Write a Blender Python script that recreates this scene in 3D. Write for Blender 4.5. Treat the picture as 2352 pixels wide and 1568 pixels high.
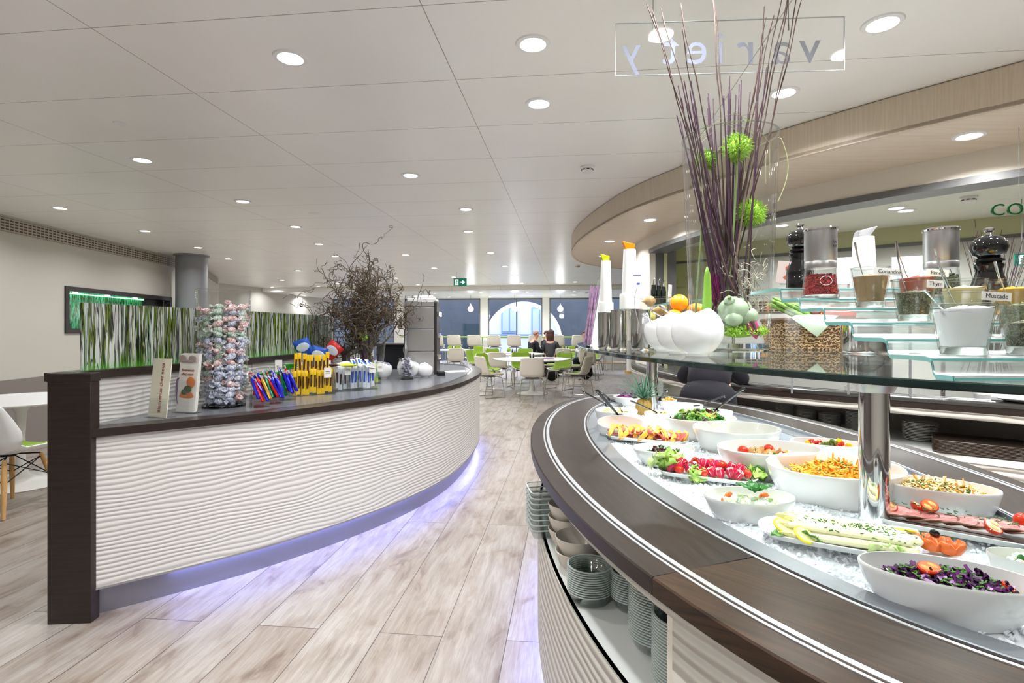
import bpy, bmesh, math, random
from mathutils import Vector, Matrix, Euler
for o in list(bpy.data.objects): bpy.data.objects.remove(o)
SC = bpy.context.scene
COL = SC.collection
R = math.radians
PI = math.pi
rnd = random.Random(7)

# ------------------------------------------------------------------ camera, world, exposure
EYE = 1.35                      # eye height in metres
FPX = 1224.0                    # focal length for a 2352 wide frame
cam_d = bpy.data.cameras.new('camera'); cam = bpy.data.objects.new('camera', cam_d); COL.objects.link(cam)
cam_d.sensor_width = 36.0; cam_d.lens = 36.0*FPX/2352.0
cam_d.shift_y = -27.0/2352.0
cam_d.clip_start = 0.05; cam_d.clip_end = 200
cam.location = (0, 0, EYE); cam.rotation_euler = (R(90), 0, 0)
SC.camera = cam
world = bpy.data.worlds.new('daylight'); SC.world = world; world.use_nodes = True
bg = world.node_tree.nodes['Background']; bg.inputs[0].default_value = (0.78, 0.87, 1.0, 1); bg.inputs[1].default_value = 5.0
SC.view_settings.view_transform = 'Standard'; SC.view_settings.look = 'None'
SC.view_settings.gamma = 1; SC.view_settings.use_curve_mapping = False
SC.view_settings.exposure = 0.0
LAMP_W = 7.9                   # watts of a ceiling downlight
try: SC.cycles.transparent_max_bounces = 64
except Exception: pass

def at(px, py, z):              # the point of a level surface (height z) seen along a sight line
    Y = (EYE - z)*FPX/(py - 757.0)
    return Vector(((px - 1176.0)/FPX*Y, Y, z))
def atY(px, py, Y):             # the point at distance Y
    return Vector(((px - 1176.0)/FPX*Y, Y, EYE - (py - 757.0)/FPX*Y))

# ------------------------------------------------------------------ materials
def lin(c):
    return tuple(((v/255.0)/12.92 if v/255.0 <= .04045 else ((v/255.0+.055)/1.055)**2.4) for v in c)
MATS = {}
def mat(name, rgb=(200,200,200), rough=.5, metal=0., trans=0., ior=1.45, emit=None, es=0., coat=0., sheen=0., alpha=1., bump=None, vary=None, sss=0., aniso=0.):
    if name in MATS: return MATS[name]
    m = bpy.data.materials.new(name); m.use_nodes = True; MATS[name] = m
    nt = m.node_tree; b = nt.nodes['Principled BSDF']
    c = lin(rgb) + (1,)
    b.inputs['Base Color'].default_value = c
    b.inputs['Roughness'].default_value = rough; b.inputs['Metallic'].default_value = metal
    b.inputs['Transmission Weight'].default_value = trans; b.inputs['IOR'].default_value = ior
    b.inputs['Coat Weight'].default_value = coat
    if sss: b.inputs['Subsurface Weight'].default_value = sss; b.inputs['Subsurface Radius'].default_value = (.01,.01,.01)
    if emit is not None:
        b.inputs['Emission Color'].default_value = lin(emit) + (1,); b.inputs['Emission Strength'].default_value = es
    tc = None
    if vary:                     # (scale, amount, (sx,sy,sz)) soft tone variation
        tc = nt.nodes.new('ShaderNodeTexCoord'); mp = nt.nodes.new('ShaderNodeMapping'); nz = nt.nodes.new('ShaderNodeTexNoise')
        mp.inputs['Scale'].default_value = vary[2] if len(vary) > 2 else (1,1,1)
        nz.inputs['Scale'].default_value = vary[0]; nz.inputs['Detail'].default_value = 4
        nt.links.new(tc.outputs['Object'], mp.inputs[0]); nt.links.new(mp.outputs[0], nz.inputs['Vector'])
        rp = nt.nodes.new('ShaderNodeValToRGB')
        k = vary[1]
        rp.color_ramp.elements[0].color = tuple(max(0, v*(1-k)) for v in c[:3]) + (1,); rp.color_ramp.elements[0].position = .3
        rp.color_ramp.elements[1].color = tuple(min(1, v*(1+k)) for v in c[:3]) + (1,); rp.color_ramp.elements[1].position = .7
        nt.links.new(nz.outputs['Fac'], rp.inputs[0]); nt.links.new(rp.outputs[0], b.inputs['Base Color'])
    if bump:                     # (scale, strength, distance, (sx,sy,sz))
        tc = nt.nodes.new('ShaderNodeTexCoord'); mp = nt.nodes.new('ShaderNodeMapping'); nz = nt.nodes.new('ShaderNodeTexNoise')
        if len(bump) > 3: mp.inputs['Scale'].default_value = bump[3]
        nz.inputs['Scale'].default_value = bump[0]; nz.inputs['Detail'].default_value = 3
        nt.links.new(tc.outputs['Object'], mp.inputs[0]); nt.links.new(mp.outputs[0], nz.inputs['Vector'])
        bp = nt.nodes.new('ShaderNodeBump'); bp.inputs['Strength'].default_value = bump[1]; bp.inputs['Distance'].default_value = bump[2]
        nt.links.new(nz.outputs['Fac'], bp.inputs['Height']); nt.links.new(bp.outputs[0], b.inputs['Normal'])
    return m
def clear(name, tint=(1,1,1), ior=1.45, rough=0.0, base=0.0):   # thin clear glass or acrylic
    if name in MATS: return MATS[name]
    m = bpy.data.materials.new(name); m.use_nodes = True; MATS[name] = m
    nt = m.node_tree; nt.nodes.clear()
    out = nt.nodes.new('ShaderNodeOutputMaterial'); mx = nt.nodes.new('ShaderNodeMixShader')
    tr = nt.nodes.new('ShaderNodeBsdfTransparent'); gl = nt.nodes.new('ShaderNodeBsdfGlossy'); fr = nt.nodes.new('ShaderNodeFresnel')
    tr.inputs[0].default_value = tuple(tint) + (1,); gl.inputs['Roughness'].default_value = rough; 
    geo = nt.nodes.new('ShaderNodeNewGeometry'); mi = nt.nodes.new('ShaderNodeMath'); mi.operation = 'MULTIPLY_ADD'
    mi.inputs[1].default_value = (1.0/ior - ior); mi.inputs[2].default_value = ior
    nt.links.new(geo.outputs['Backfacing'], mi.inputs[0]); nt.links.new(mi.outputs[0], fr.inputs[0])
    add = nt.nodes.new('ShaderNodeMath'); add.operation = 'ADD'; add.inputs[1].default_value = base; add.use_clamp = True
    nt.links.new(fr.outputs[0], add.inputs[0]); nt.links.new(add.outputs[0], mx.inputs[0])
    nt.links.new(tr.outputs[0], mx.inputs[1]); nt.links.new(gl.outputs[0], mx.inputs[2]); nt.links.new(mx.outputs[0], out.inputs[0])
    return m
class NT:                       # tiny node helper
    def __init__(s, name):
        s.m = bpy.data.materials.new(name); s.m.use_nodes = True; MATS[name] = s.m
        s.t = s.m.node_tree; s.b = s.t.nodes['Principled BSDF']
    def n(s, kind, **kw):
        x = s.t.nodes.new('ShaderNode'+kind)
        for k, v in kw.items():
            if k in x.inputs.keys(): x.inputs[k].default_value = v
            else: setattr(x, k, v)
        return x
    def l(s, a, b): s.t.links.new(a, b)
    def ramp(s, src, stops):
        r = s.n('ValToRGB'); e = r.color_ramp.elements
        while len(e) > 1: e.remove(e[-1])
        e[0].position = stops[0][0]; e[0].color = lin(stops[0][1]) + (1,)
        for p, c in stops[1:]:
            q = e.new(p); q.color = lin(c) + (1,)
        s.l(src, r.inputs[0]); return r.outputs[0]
    def mapped(s, coord, scale=(1,1,1), loc=(0,0,0), rot=(0,0,0)):
        tc = s.n('TexCoord'); mp = s.n('Mapping')
        mp.inputs['Scale'].default_value = scale; mp.inputs['Location'].default_value = loc; mp.inputs['Rotation'].default_value = rot
        s.l(tc.outputs[coord], mp.inputs[0]); return mp.outputs[0]
    def mix(s, a, b, f, mode='MIX'):
        x = s.n('MixRGB', blend_type=mode)
        for i, v in ((1, a), (2, b), (0, f)):
            if hasattr(v, 'links'): s.l(v, x.inputs[i])
            else: x.inputs[i].default_value = v
        return x.outputs[0]
    def bump(s, h, strength, dist):
        bp = s.n('Bump'); bp.inputs['Strength'].default_value = strength; bp.inputs['Distance'].default_value = dist
        s.l(h, bp.inputs['Height']); s.l(bp.outputs[0], s.b.inputs['Normal'])

def floor_material():
    q = NT('oak_plank_floor')
    v = q.mapped('Object', rot=(0, 0, R(90)))
    br = q.n('TexBrick', offset=.37, offset_frequency=2, squash=1.0)
    br.inputs['Scale'].default_value = 1; br.inputs['Brick Width'].default_value = 2.15; br.inputs['Row Height'].default_value = .285
    br.inputs['Mortar Size'].default_value = .0022; br.inputs['Mortar Smooth'].default_value = .1; br.inputs['Bias'].default_value = 0
    br.inputs['Color1'].default_value = (0,0,0,1); br.inputs['Color2'].default_value = (1,1,1,1); br.inputs['Mortar'].default_value = (.5,.5,.5,1)
    q.l(v, br.inputs['Vector'])
    # shift the grain from plank to plank
    sep = q.n('SeparateXYZ'); q.l(v, sep.inputs[0])
    mul = q.n('MixRGB', blend_type='MULTIPLY'); mul.inputs[0].default_value = 1; q.l(br.outputs['Color'], mul.inputs[1]); mul.inputs[2].default_value = (9,5,3,1)
    addv = q.n('VectorMath', operation='ADD'); q.l(v, addv.inputs[0]); q.l(mul.outputs[0], addv.inputs[1])
    mp = q.n('Mapping'); mp.inputs['Scale'].default_value = (1.1, 9, 1); q.l(addv.outputs[0], mp.inputs[0])
    n1 = q.n('TexNoise', Scale=2.2, Detail=8, Roughness=.62, Distortion=1.3); q.l(mp.outputs[0], n1.inputs['Vector'])
    mp2 = q.n('Mapping'); mp2.inputs['Scale'].default_value = (1.3, 3.0, 1); q.l(addv.outputs[0], mp2.inputs[0])
    n2 = q.n('TexNoise', Scale=2.2, Detail=5, Roughness=.6, Distortion=.6); q.l(mp2.outputs[0], n2.inputs['Vector'])
    mp3 = q.n('Mapping'); mp3.inputs['Scale'].default_value = (3, 60, 1); q.l(addv.outputs[0], mp3.inputs[0])
    n3 = q.n('TexNoise', Scale=3, Detail=4); q.l(mp3.outputs[0], n3.inputs['Vector'])
    c1 = q.ramp(n1.outputs['Fac'], [(.25,(172,162,152)),(.45,(190,182,173)),(.6,(204,198,190)),(.8,(186,176,165))])
    c2 = q.ramp(n2.outputs['Fac'], [(.40,(255,255,255)),(.58,(232,224,216)),(.66,(190,174,164)),(.75,(150,134,128))])
    c = q.mix(c1, c2, .8, 'MULTIPLY')
    c3 = q.ramp(n3.outputs['Fac'], [(.35,(228,222,218)),(.65,(255,255,255))])
    c = q.mix(c, c3, .6, 'MULTIPLY')
    tone = q.ramp(br.outputs['Color'], [(0,(232,222,212)),(1,(255,253,250))])
    c = q.mix(c, tone, .7, 'MULTIPLY')
    c = q.mix(c, (.76,.78,.82,1), 1, 'MULTIPLY')
    c = q.mix(c, lin((84,76,72)) + (1,), br.outputs['Fac'])
    q.l(c, q.b.inputs['Base Color']); q.b.inputs['Roughness'].default_value = .38
    inv = q.n('Math', operation='SUBTRACT'); inv.inputs[0].default_value = 1; q.l(br.outputs['Fac'], inv.inputs[1])
    q.bump(inv.outputs[0], .25, .002)
    return q.m
def ceiling_material():
    q = NT('perforated_metal_ceiling')
    v = q.mapped('Object')
    br = q.n('TexBrick', offset=0.0, squash=1.0)
    br.inputs['Scale'].default_value = 1; br.inputs['Brick Width'].default_value = 1.405; br.inputs['Row Height'].default_value = .614
    br.inputs['Mortar Size'].default_value = .0025; br.inputs['Mortar Smooth'].default_value = .2
    q.l(v, br.inputs['Vector'])
    nz = q.n('TexNoise', Scale=1.2, Detail=2); q.l(v, nz.inputs['Vector'])
    c = q.ramp(nz.outputs['Fac'], [(.3,(243,241,237)),(.7,(247,246,243))])
    c = q.mix(c, lin((168,162,154)) + (1,), br.outputs['Fac'])
    q.l(c, q.b.inputs['Base Color']); q.b.inputs['Roughness'].default_value = .3
    q.b.inputs['Specular IOR Level'].default_value = .55
    return q.m
def wave_panel_material(name, rgb, period=.03, depth=.010):
    q = NT(name)
    v = q.mapped('UV')
    mp = q.n('Mapping'); mp.inputs['Scale'].default_value = (.9, 2.6, 1); q.l(v, mp.inputs[0])
    nz = q.n('TexNoise', Scale=1.3, Detail=2, Roughness=.5); q.l(mp.outputs[0], nz.inputs['Vector'])
    sep = q.n('SeparateXYZ'); q.l(v, sep.inputs[0])
    k = q.n('Math', operation='MULTIPLY_ADD'); q.l(nz.outputs['Fac'], k.inputs[0]); k.inputs[1].default_value = .13; q.l(sep.outputs[1], k.inputs[2])
    s = q.n('Math', operation='MULTIPLY'); q.l(k.outputs[0], s.inputs[0]); s.inputs[1].default_value = 2*PI/period
    si = q.n('Math', operation='SINE'); q.l(s.outputs[0], si.inputs[0])
    ab = q.n('Math', operation='MULTIPLY_ADD'); q.l(si.outputs[0], ab.inputs[0]); ab.inputs[1].default_value = .5; ab.inputs[2].default_value = .5
    pw = q.n('Math', operation='POWER'); q.l(ab.outputs[0], pw.inputs[0]); pw.inputs[1].default_value = .7
    q.b.inputs['Base Color'].default_value = lin(rgb) + (1,); q.b.inputs['Roughness'].default_value = .45
    q.bump(pw.outputs[0], 1.0, depth)
    return q.m
def wood_material(name, c0, c1, rough=.35, scale=(2,40,2), coord='UV'):
    q = NT(name)
    v = q.mapped(coord, scale=scale)
    n1 = q.n('TexNoise', Scale=2.0, Detail=6, Roughness=.65, Distortion=.4); q.l(v, n1.inputs['Vector'])
    c = q.ramp(n1.outputs['Fac'], [(.3, c0), (.7, c1)])
    q.l(c, q.b.inputs['Base Color']); q.b.inputs['Roughness'].default_value = rough
    q.bump(n1.outputs['Fac'], .15, .001); q.b.inputs['Specular IOR Level'].default_value = .32
    return q.m
def grass_print_material(name, glow=0.0, dense=1.0, tint=None):
    q = NT(name)
    v = q.mapped('UV')
    sep = q.n('SeparateXYZ'); q.l(v, sep.inputs[0])
    def streak(sx, sy, off, dist):
        mp = q.n('Mapping'); mp.inputs['Scale'].default_value = (sx, sy, 1); mp.inputs['Location'].default_value = (off, off*.7, 0); q.l(v, mp.inputs[0])
        n = q.n('TexNoise', Scale=1.0, Detail=1.5, Roughness=.5, Distortion=dist); q.l(mp.outputs[0], n.inputs['Vector']); return n.outputs['Fac']
    base = q.ramp(streak(22*dense, .9, 0, .2), [(.3,(176,196,190)),(.5,(208,206,204)),(.7,(170,180,176))])
    st1 = q.ramp(streak(34*dense, 1.5, 3.1, .8), [(.44,(255,255,255)),(.47,(140,160,62)),(.57,(112,138,44)),(.60,(255,255,255))])
    st2 = q.ramp(streak(46*dense, 2.6, 7.7, 1.1), [(.48,(255,255,255)),(.51,(56,62,44)),(.56,(44,52,34)),(.60,(255,255,255))])
    st3 = q.ramp(streak(70*dense, 3.0, 12.3, 1.4), [(.50,(255,255,255)),(.52,(88,112,44)),(.56,(70,86,40)),(.59,(255,255,255))])
    c = q.mix(base, st1, 1, 'MULTIPLY'); c = q.mix(c, st2, .95, 'MULTIPLY'); c = q.mix(c, st3, .9, 'MULTIPLY')
    g = q.ramp(sep.outputs[1], [(0,(170,170,170)),(.04,(80,80,80)),(.11,(0,0,0))])  # green glow along the foot, put into the print colour
    c = q.mix(c, lin((80,190,50)) + (1,), g)
    if tint: c = q.mix(c, lin(tint) + (1,), .85, 'MULTIPLY')
    q.l(c, q.b.inputs['Base Color']); q.b.inputs['Roughness'].default_value = .12
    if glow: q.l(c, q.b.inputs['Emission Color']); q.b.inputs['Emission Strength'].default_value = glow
    return q.m
def grille_material():
    q = NT('punched_vent_grille')
    v = q.mapped('UV')
    br = q.n('TexBrick', offset=.0, squash=1.0)
    br.inputs['Scale'].default_value = 1; br.inputs['Brick Width'].default_value = .06; br.inputs['Row Height'].default_value = .032; br.inputs['Mortar Size'].default_value = .008
    br.inputs['Color1'].default_value = lin((58,48,40)) + (1,); br.inputs['Color2'].default_value = lin((66,54,44)) + (1,); br.inputs['Mortar'].default_value = lin((176,166,150)) + (1,)
    q.l(v, br.inputs['Vector']); q.l(br.outputs['Color'], q.b.inputs['Base Color']); q.b.inputs['Roughness'].default_value = .5
    return q.m
def speckle(name, cols, scale, rough=.5, coord='Object', sc=(1,1,1)):
    q = NT(name)
    v = q.mapped(coord, scale=sc)
    n = q.n('TexVoronoi', Scale=scale); q.l(v, n.inputs['Vector'])
    sp = q.n('SeparateXYZ'); q.l(n.outputs['Color'], sp.inputs[0])
    k = len(cols); c = q.ramp(sp.outputs[0], [(i/k, cc) for i, cc in enumerate(cols)])
    for nd in q.t.nodes:
        if nd.type == 'VALTORGB': nd.color_ramp.interpolation = 'CONSTANT'
    q.l(c, q.b.inputs['Base Color']); q.b.inputs['Roughness'].default_value = rough
    return q.m
M = MATS
floor_material(); ceiling_material()
wave_panel_material('wavy_white_panel', (204,201,197), period=.023, depth=.0036)
wave_panel_material('wavy_cream_panel', (206,202,192), period=.034, depth=.008)
wood_material('dark_wenge', (38,30,27), (52,42,38), .3)
wood_material('dark_oak_top', (22,16,13), (50,38,31), .36, (2.5,46,2))
wood_material('dark_oak_top_warm', (30,20,12), (68,47,30), .36, (2.5,46,2))
wood_material('pale_birch', (200,184,162), (216,202,182), .4, (60,2,2))
wood_material('pale_birch_soffit', (214,196,174), (226,212,192), .4, (1.2,16,1), 'Object')
wood_material('beech', (196,150,92), (216,174,118), .4, (20,20,2), 'Object')
grass_print_material('grass_print', 0.0, 1.2)
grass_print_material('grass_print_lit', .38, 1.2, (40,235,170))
grille_material()
mat('wall_white', (196,193,184), .7, vary=(.8,.02)); mat('wall_taupe', (128,120,116), .6); mat('kitchen_green', (196,198,154), .6)
mat('soft_white', (240,240,240), .35); mat('matte_white', (230,228,224), .6)
mat('cream_shell', (226,220,208), .35); mat('green_pad', (132,164,40), .6, bump=(200,.1,.001))
mat('white_laminate', (238,238,240), .25); mat('shelf_white', (226,228,224), .4)
mat('porcelain', (224,224,221), .08, coat=.6); mat('stone_china', (214,208,196), .25, coat=.3); mat('white_gloss', (244,244,244), .12, coat=.5)
mat('brushed_steel', (200,200,200), .36, 1.0, bump=(90,.05,.001,(1,1,14))); mat('steel_top', (112,112,112), .26, 1.0); mat('chrome', (215,215,215), .06, 1.0)
mat('satin_steel', (176,176,180), .35, .9); mat('wet_steel', (156,160,166), .36, .85, bump=(60,.25,.002)); mat('plinth_steel', (146,146,156), .38, .8)
mat('column_grey', (136,138,142), .3); mat('frame_dark', (54,48,48), .4); mat('frame_grey', (112,112,112), .4, .3)
mat('black_gloss', (14,14,16), .06, coat=.8); mat('black_plastic', (22,24,28), .25); mat('black_matte', (22,21,24), .7)
mat('led_blue', (120,130,255), .5, emit=(110,120,255), es=10); mat('led_green', (120,255,160), .5, emit=(140,255,190), es=5)
mat('lamp_glow', (255,255,255), .5, emit=(255,250,242), es=18); mat('pendant_glow', (255,255,255), .4, emit=(255,246,228), es=4)
mat('exit_green', (10,120,96), .5, emit=(10,120,96), es=.5); mat('exit_white', (240,250,246), .5, emit=(240,250,246), es=.8)
mat('paper', (236,234,228), .7); mat('paper_cream', (222,218,196), .6); mat('print_red', (150,70,50), .7); mat('print_dark', (50,48,50), .7); mat('print_blue', (70,80,160), .6)
mat('letter_vinyl', (112,116,136), 1.0); MATS['letter_vinyl'].node_tree.nodes['Principled BSDF'].inputs['Specular IOR Level'].default_value = 0; MATS['letter_vinyl'].node_tree.nodes['Principled BSDF'].inputs['Alpha'].default_value = .42; mat('letter_green', (24,80,40), .15, .4)
mat('twig_purple', (58,22,48), .6); mat('twig_brown', (66,46,40), .8); mat('bark', (92,78,62), .8, vary=(40,.25)); mat('stem_green', (120,140,84), .5)
mat('moss_green', (124,166,36), .8); mat('moss_bright', (146,190,52), .8); mat('root_grey', (160,156,140), .7); mat('grass_blade', (150,150,110), .6)
mat('ice', (240,244,248), .22, ior=1.31, coat=.4, bump=(70,.5,.004)); mat('ice_bed', (226,234,240), .4, bump=(60,.8,.01))
clear('clear_glass', (.985,.99,.99), 1.45); clear('acrylic', (.97,.975,.975), 1.42); clear('rim_glass', (.96,.98,.98), 1.4, .02, .16); clear('stack_clear', (.94,.955,.95), 1.4, .03, .05); clear('tumbler_glass', (.97,.985,.98), 1.5, .0, .03); clear('textured_glass', (.90,.97,.96), 1.5, .3, .32)
clear('window_glass', (.96,.97,1.0), 1.3); clear('green_glass', (.96,.985,.97), 1.4); clear('bottle_glass', (.05,.10,.06), 1.5)
mat('aqua_edge', (128,196,192), .15, trans=.3, ior=1.45); mat('glass_edge_dark', (26,44,42), .08, coat=.5); mat('solid_glass', (240,248,246), .02, trans=1.0, ior=1.45)

# ------------------------------------------------------------------ mesh builder
class MB:
    def __init__(s): s.v = []; s.f = []; s.m = []; s.s = []; s.uv = []
    def add(s, vs, fs, m=0, smooth=True, uv=None):
        o = len(s.v); s.v += [tuple(v) for v in vs]
        for i, f in enumerate(fs):
            s.f.append(tuple(o+j for j in f)); s.m.append(m); s.s.append(smooth); s.uv.append(uv[i] if uv else None)
        return s
    def box(s, c, d, rz=0, m=0, R3=None):
        hx, hy, hz = d[0]/2, d[1]/2, d[2]/2
        T = R3 if R3 is not None else Matrix.Rotation(rz, 3, 'Z')
        vs = [Vector(c) + T @ Vector((x*hx, y*hy, z*hz)) for z in (-1,1) for x, y in ((-1,-1),(1,-1),(1,1),(-1,1))]
        fs = [(0,3,2,1),(4,5,6,7),(0,1,5,4),(1,2,6,5),(2,3,7,6),(3,0,4,7)]
        uvs = []
        for f in fs:
            p = [Vector(((-1,1,1,-1)[i % 4]*hx, (-1,-1,1,1)[i % 4]*hy, (-1,1)[i//4]*hz)) for i in f]
            n = (p[1]-p[0]).cross(p[2]-p[0])
            a = max(range(3), key=lambda k: abs(n[k]))
            uvs.append([((q.y if a == 0 else q.x), (q.y if a == 2 else q.z)) for q in p])
        return s.add(vs, fs, m, False, uvs)
    def lathe(s, prof, n=32, c=(0,0,0), sx=1, sy=1, m=0, smooth=True, T=None, cap=False):
        vs = []; fs = []; k = len(prof)
        for i in range(n):
            a = 2*PI*i/n
            for r, z in prof:
                p = Vector((r*sx*math.cos(a), r*sy*math.sin(a), z))
                if T is not None: p = T @ p
                vs.append(Vector(c) + p)
        for i in range(n):
            j = (i+1) % n
            for q in range(k-1):
                if prof[q][0] == 0 and prof[q+1][0] == 0: continue
                if prof[q][0] < 1e-6: fs.append((i*k+q, j*k+q+1, i*k+q+1))
                elif prof[q+1][0] < 1e-6: fs.append((i*k+q, j*k+q, i*k+q+1))
                else: fs.append((i*k+q, j*k+q, j*k+q+1, i*k+q+1))
        return s.add(vs, fs, m, smooth)
    def tube(s, pts, r, n=8, m=0, caps=True, flat=1.0, up=None):
        pts = [Vector(p) for p in pts]; K = len(pts)
        rr = r if isinstance(r, (list, tuple)) else [r]*K
        vs = []; fs = []
        prev = None
        for i, p in enumerate(pts):
            t = (pts[min(i+1, K-1)] - pts[max(i-1, 0)])
            if t.length < 1e-9: t = Vector((0,0,1))
            t.normalize()
            if prev is None:
                a = Vector(up) if up is not None else (Vector((0,0,1)) if abs(t.z) < .9 else Vector((1,0,0)))
                u = t.cross(a).normalized()
            else:
                u = (prev - t*prev.dot(t)).normalized() if (prev - t*prev.dot(t)).length > 1e-6 else prev
            prev = u; w = t.cross(u)
            for j in range(n):
                a = 2*PI*j/n
                vs.append(p + u*math.cos(a)*rr[i] + w*math.sin(a)*rr[i]*flat)
        for i in range(K-1):
            for j in range(n):
                fs.append((i*n+j, i*n+(j+1) % n, (i+1)*n+(j+1) % n, (i+1)*n+j))
        if caps:
            fs.append(tuple(range(n))[::-1]); fs.append(tuple((K-1)*n+j for j in range(n)))
        return s.add(vs, fs, m, True)
    def ball(s, c, r, n=12, m=0, T=None, jit=0, seed=0):
        if not isinstance(r, (tuple, list)): r = (r, r, r)
        rg = random.Random(seed)
        k = max(4, n//2); vs = [Vector((0,0,-1))]; fs = []
        for i in range(1, k):
            a = PI*i/k - PI/2
            for j in range(n):
                b = 2*PI*j/n
                vs.append(Vector((math.cos(a)*math.cos(b), math.cos(a)*math.sin(b), math.sin(a))))
        vs.append(Vector((0,0,1)))
        out = []
        for v in vs:
            q = 1 + (rg.random()-.5)*jit
            p = Vector((v.x*r[0]*q, v.y*r[1]*q, v.z*r[2]*q))
            if T is not None: p = T @ p
            out.append(Vector(c) + p)
        for j in range(n): fs.append((0, 1+(j+1) % n, 1+j))
        for i in range(k-2):
            for j in range(n):
                a = 1+i*n+j; b = 1+i*n+(j+1) % n
                fs.append((a, b, b+n, a+n))
        L = len(out)-1; o = 1+(k-2)*n
        for j in range(n): fs.append((o+j, o+(j+1) % n, L))
        return s.add(out, fs, m, True)
    def prism(s, poly, z0, z1, m=0, smooth=False):
        n = len(poly)
        vs = [(p[0], p[1], z0) for p in poly] + [(p[0], p[1], z1) for p in poly]
        fs = [tuple(range(n))[::-1], tuple(range(n, 2*n))]
        uvs = [[(poly[i][0], poly[i][1]) for i in range(n)][::-1], [(poly[i][0], poly[i][1]) for i in range(n)]]
        u = 0
        for i in range(n):
            j = (i+1) % n; d = math.hypot(poly[j][0]-poly[i][0], poly[j][1]-poly[i][1])
            fs.append((i, j, j+n, i+n)); uvs.append([(u,z0),(u+d,z0),(u+d,z1),(u,z1)]); u += d
        return s.add(vs, fs, m, smooth, uvs)
    def sweep(s, path, prof, closed=False, m=0, smooth=True, side=1, profclosed=False, ends=True):
        # path: plan points; prof: (offset outward, z) pairs
        n = len(path); P = [Vector((p[0], p[1])) for p in path]
        N = []
        for i in range(n):
            a = P[(i-1) % n] if (closed or i > 0) else P[i]; b = P[(i+1) % n] if (closed or i < n-1) else P[i]
            t = (b-a).normalized(); N.append(Vector((t.y, -t.x))*side)
        vs = []; k = len(prof)
        for i in range(n):
            for o, z in prof: vs.append((P[i].x+N[i].x*o, P[i].y+N[i].y*o, z))
        L = [0]
        for i in range(1, n+1): L.append(L[-1] + (P[i % n]-P[i-1]).length)
        V = [0]
        for i in range(1, k+1): V.append(V[-1] + math.hypot(prof[i % k][0]-prof[i-1][0], prof[i % k][1]-prof[i-1][1]))
        fs = []; uvs = []
        for i in range(n if closed else n-1):
            j = (i+1) % n
            for q in range(k if profclosed else k-1):
                w = (q+1) % k
                f = (i*k+q, j*k+q, j*k+w, i*k+w)
                fs.append(f if side > 0 else f[::-1])
                uu = [(L[i],V[q]),(L[i+1],V[q]),(L[i+1],V[q+1]),(L[i],V[q+1])]
                uvs.append(uu if side > 0 else uu[::-1])
        if profclosed and not closed and ends:
            fs.append(tuple(range(k))); uvs.append([(prof[q][0], prof[q][1]) for q in range(k)])
            fs.append(tuple((n-1)*k+q for q in range(k))[::-1]); uvs.append([(prof[q][0], prof[q][1]) for q in range(k)][::-1])
        return s.add(vs, fs, m, smooth, uvs)
    def grid(s, fn, nu, nv, m=0, smooth=True):
        vs = [fn(i/nu, j/nv) for j in range(nv+1) for i in range(nu+1)]
        fs = []; uvs = []
        for j in range(nv):
            for i in range(nu):
                a = j*(nu+1)+i; fs.append((a, a+1, a+nu+2, a+nu+1))
                uvs.append([(i/nu,j/nv),((i+1)/nu,j/nv),((i+1)/nu,(j+1)/nv),(i/nu,(j+1)/nv)])
        return s.add(vs, fs, m, smooth, uvs)
    def build(s, name, mats, parent=None, loc=None, rot=None, solid=0, bevel=0, sub=0, weld=False, fixn=False, sharp=True):
        me = bpy.data.meshes.new(name); me.from_pydata(s.v, [], s.f)
        if not isinstance(mats, (list, tuple)): mats = [mats]
        for x in mats: me.materials.append(MATS[x] if isinstance(x, str) else x)
        me.polygons.foreach_set('material_index', s.m); me.polygons.foreach_set('use_smooth', s.s)
        if any(u is not None for u in s.uv):
            ul = me.uv_layers.new(name='UVMap')
            for p, u in zip(me.polygons, s.uv):
                if u is None: continue
                for li, c in zip(p.loop_indices, u): ul.data[li].uv = c
        me.update()
        if sharp:
            try: me.set_sharp_from_angle(angle=R(35))
            except Exception: pass
        if fixn:
            bm = bmesh.new(); bm.from_mesh(me); bmesh.ops.recalc_face_normals(bm, faces=bm.faces); bm.to_mesh(me); bm.free()
        o = bpy.data.objects.new(name, me); COL.objects.link(o)
        if parent is not None: o.parent = parent
        if loc is not None: o.location = loc
        if rot is not None: o.rotation_euler = rot
        if solid:
            q = o.modifiers.new('solid', 'SOLIDIFY'); q.thickness = solid; q.offset = 0
        if bevel:
            q = o.modifiers.new('bevel', 'BEVEL'); q.width = bevel; q.segments = 2; q.limit_method = 'ANGLE'; q.angle_limit = R(40)
        if sub:
            q = o.modifiers.new('sub', 'SUBSURF'); q.levels = sub; q.render_levels = sub
        return o
def tag(o, label, cat, group=None, kind=None):
    o['label'] = label; o['category'] = cat
    if group: o['group'] = group
    if kind: o['kind'] = kind
    return o
def struct(o, label=None):
    o['kind'] = 'structure'
    if label: o['label'] = label
    return o
def thing(name, label, cat, loc=(0,0,0), rz=0, group=None, kind=None):
    o = bpy.data.objects.new(name, None); COL.objects.link(o); o.empty_display_size = .05
    o.location = loc; o.rotation_euler = (0, 0, rz) if not isinstance(rz, (tuple, list)) else rz
    return tag(o, label, cat, group, kind)
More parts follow.
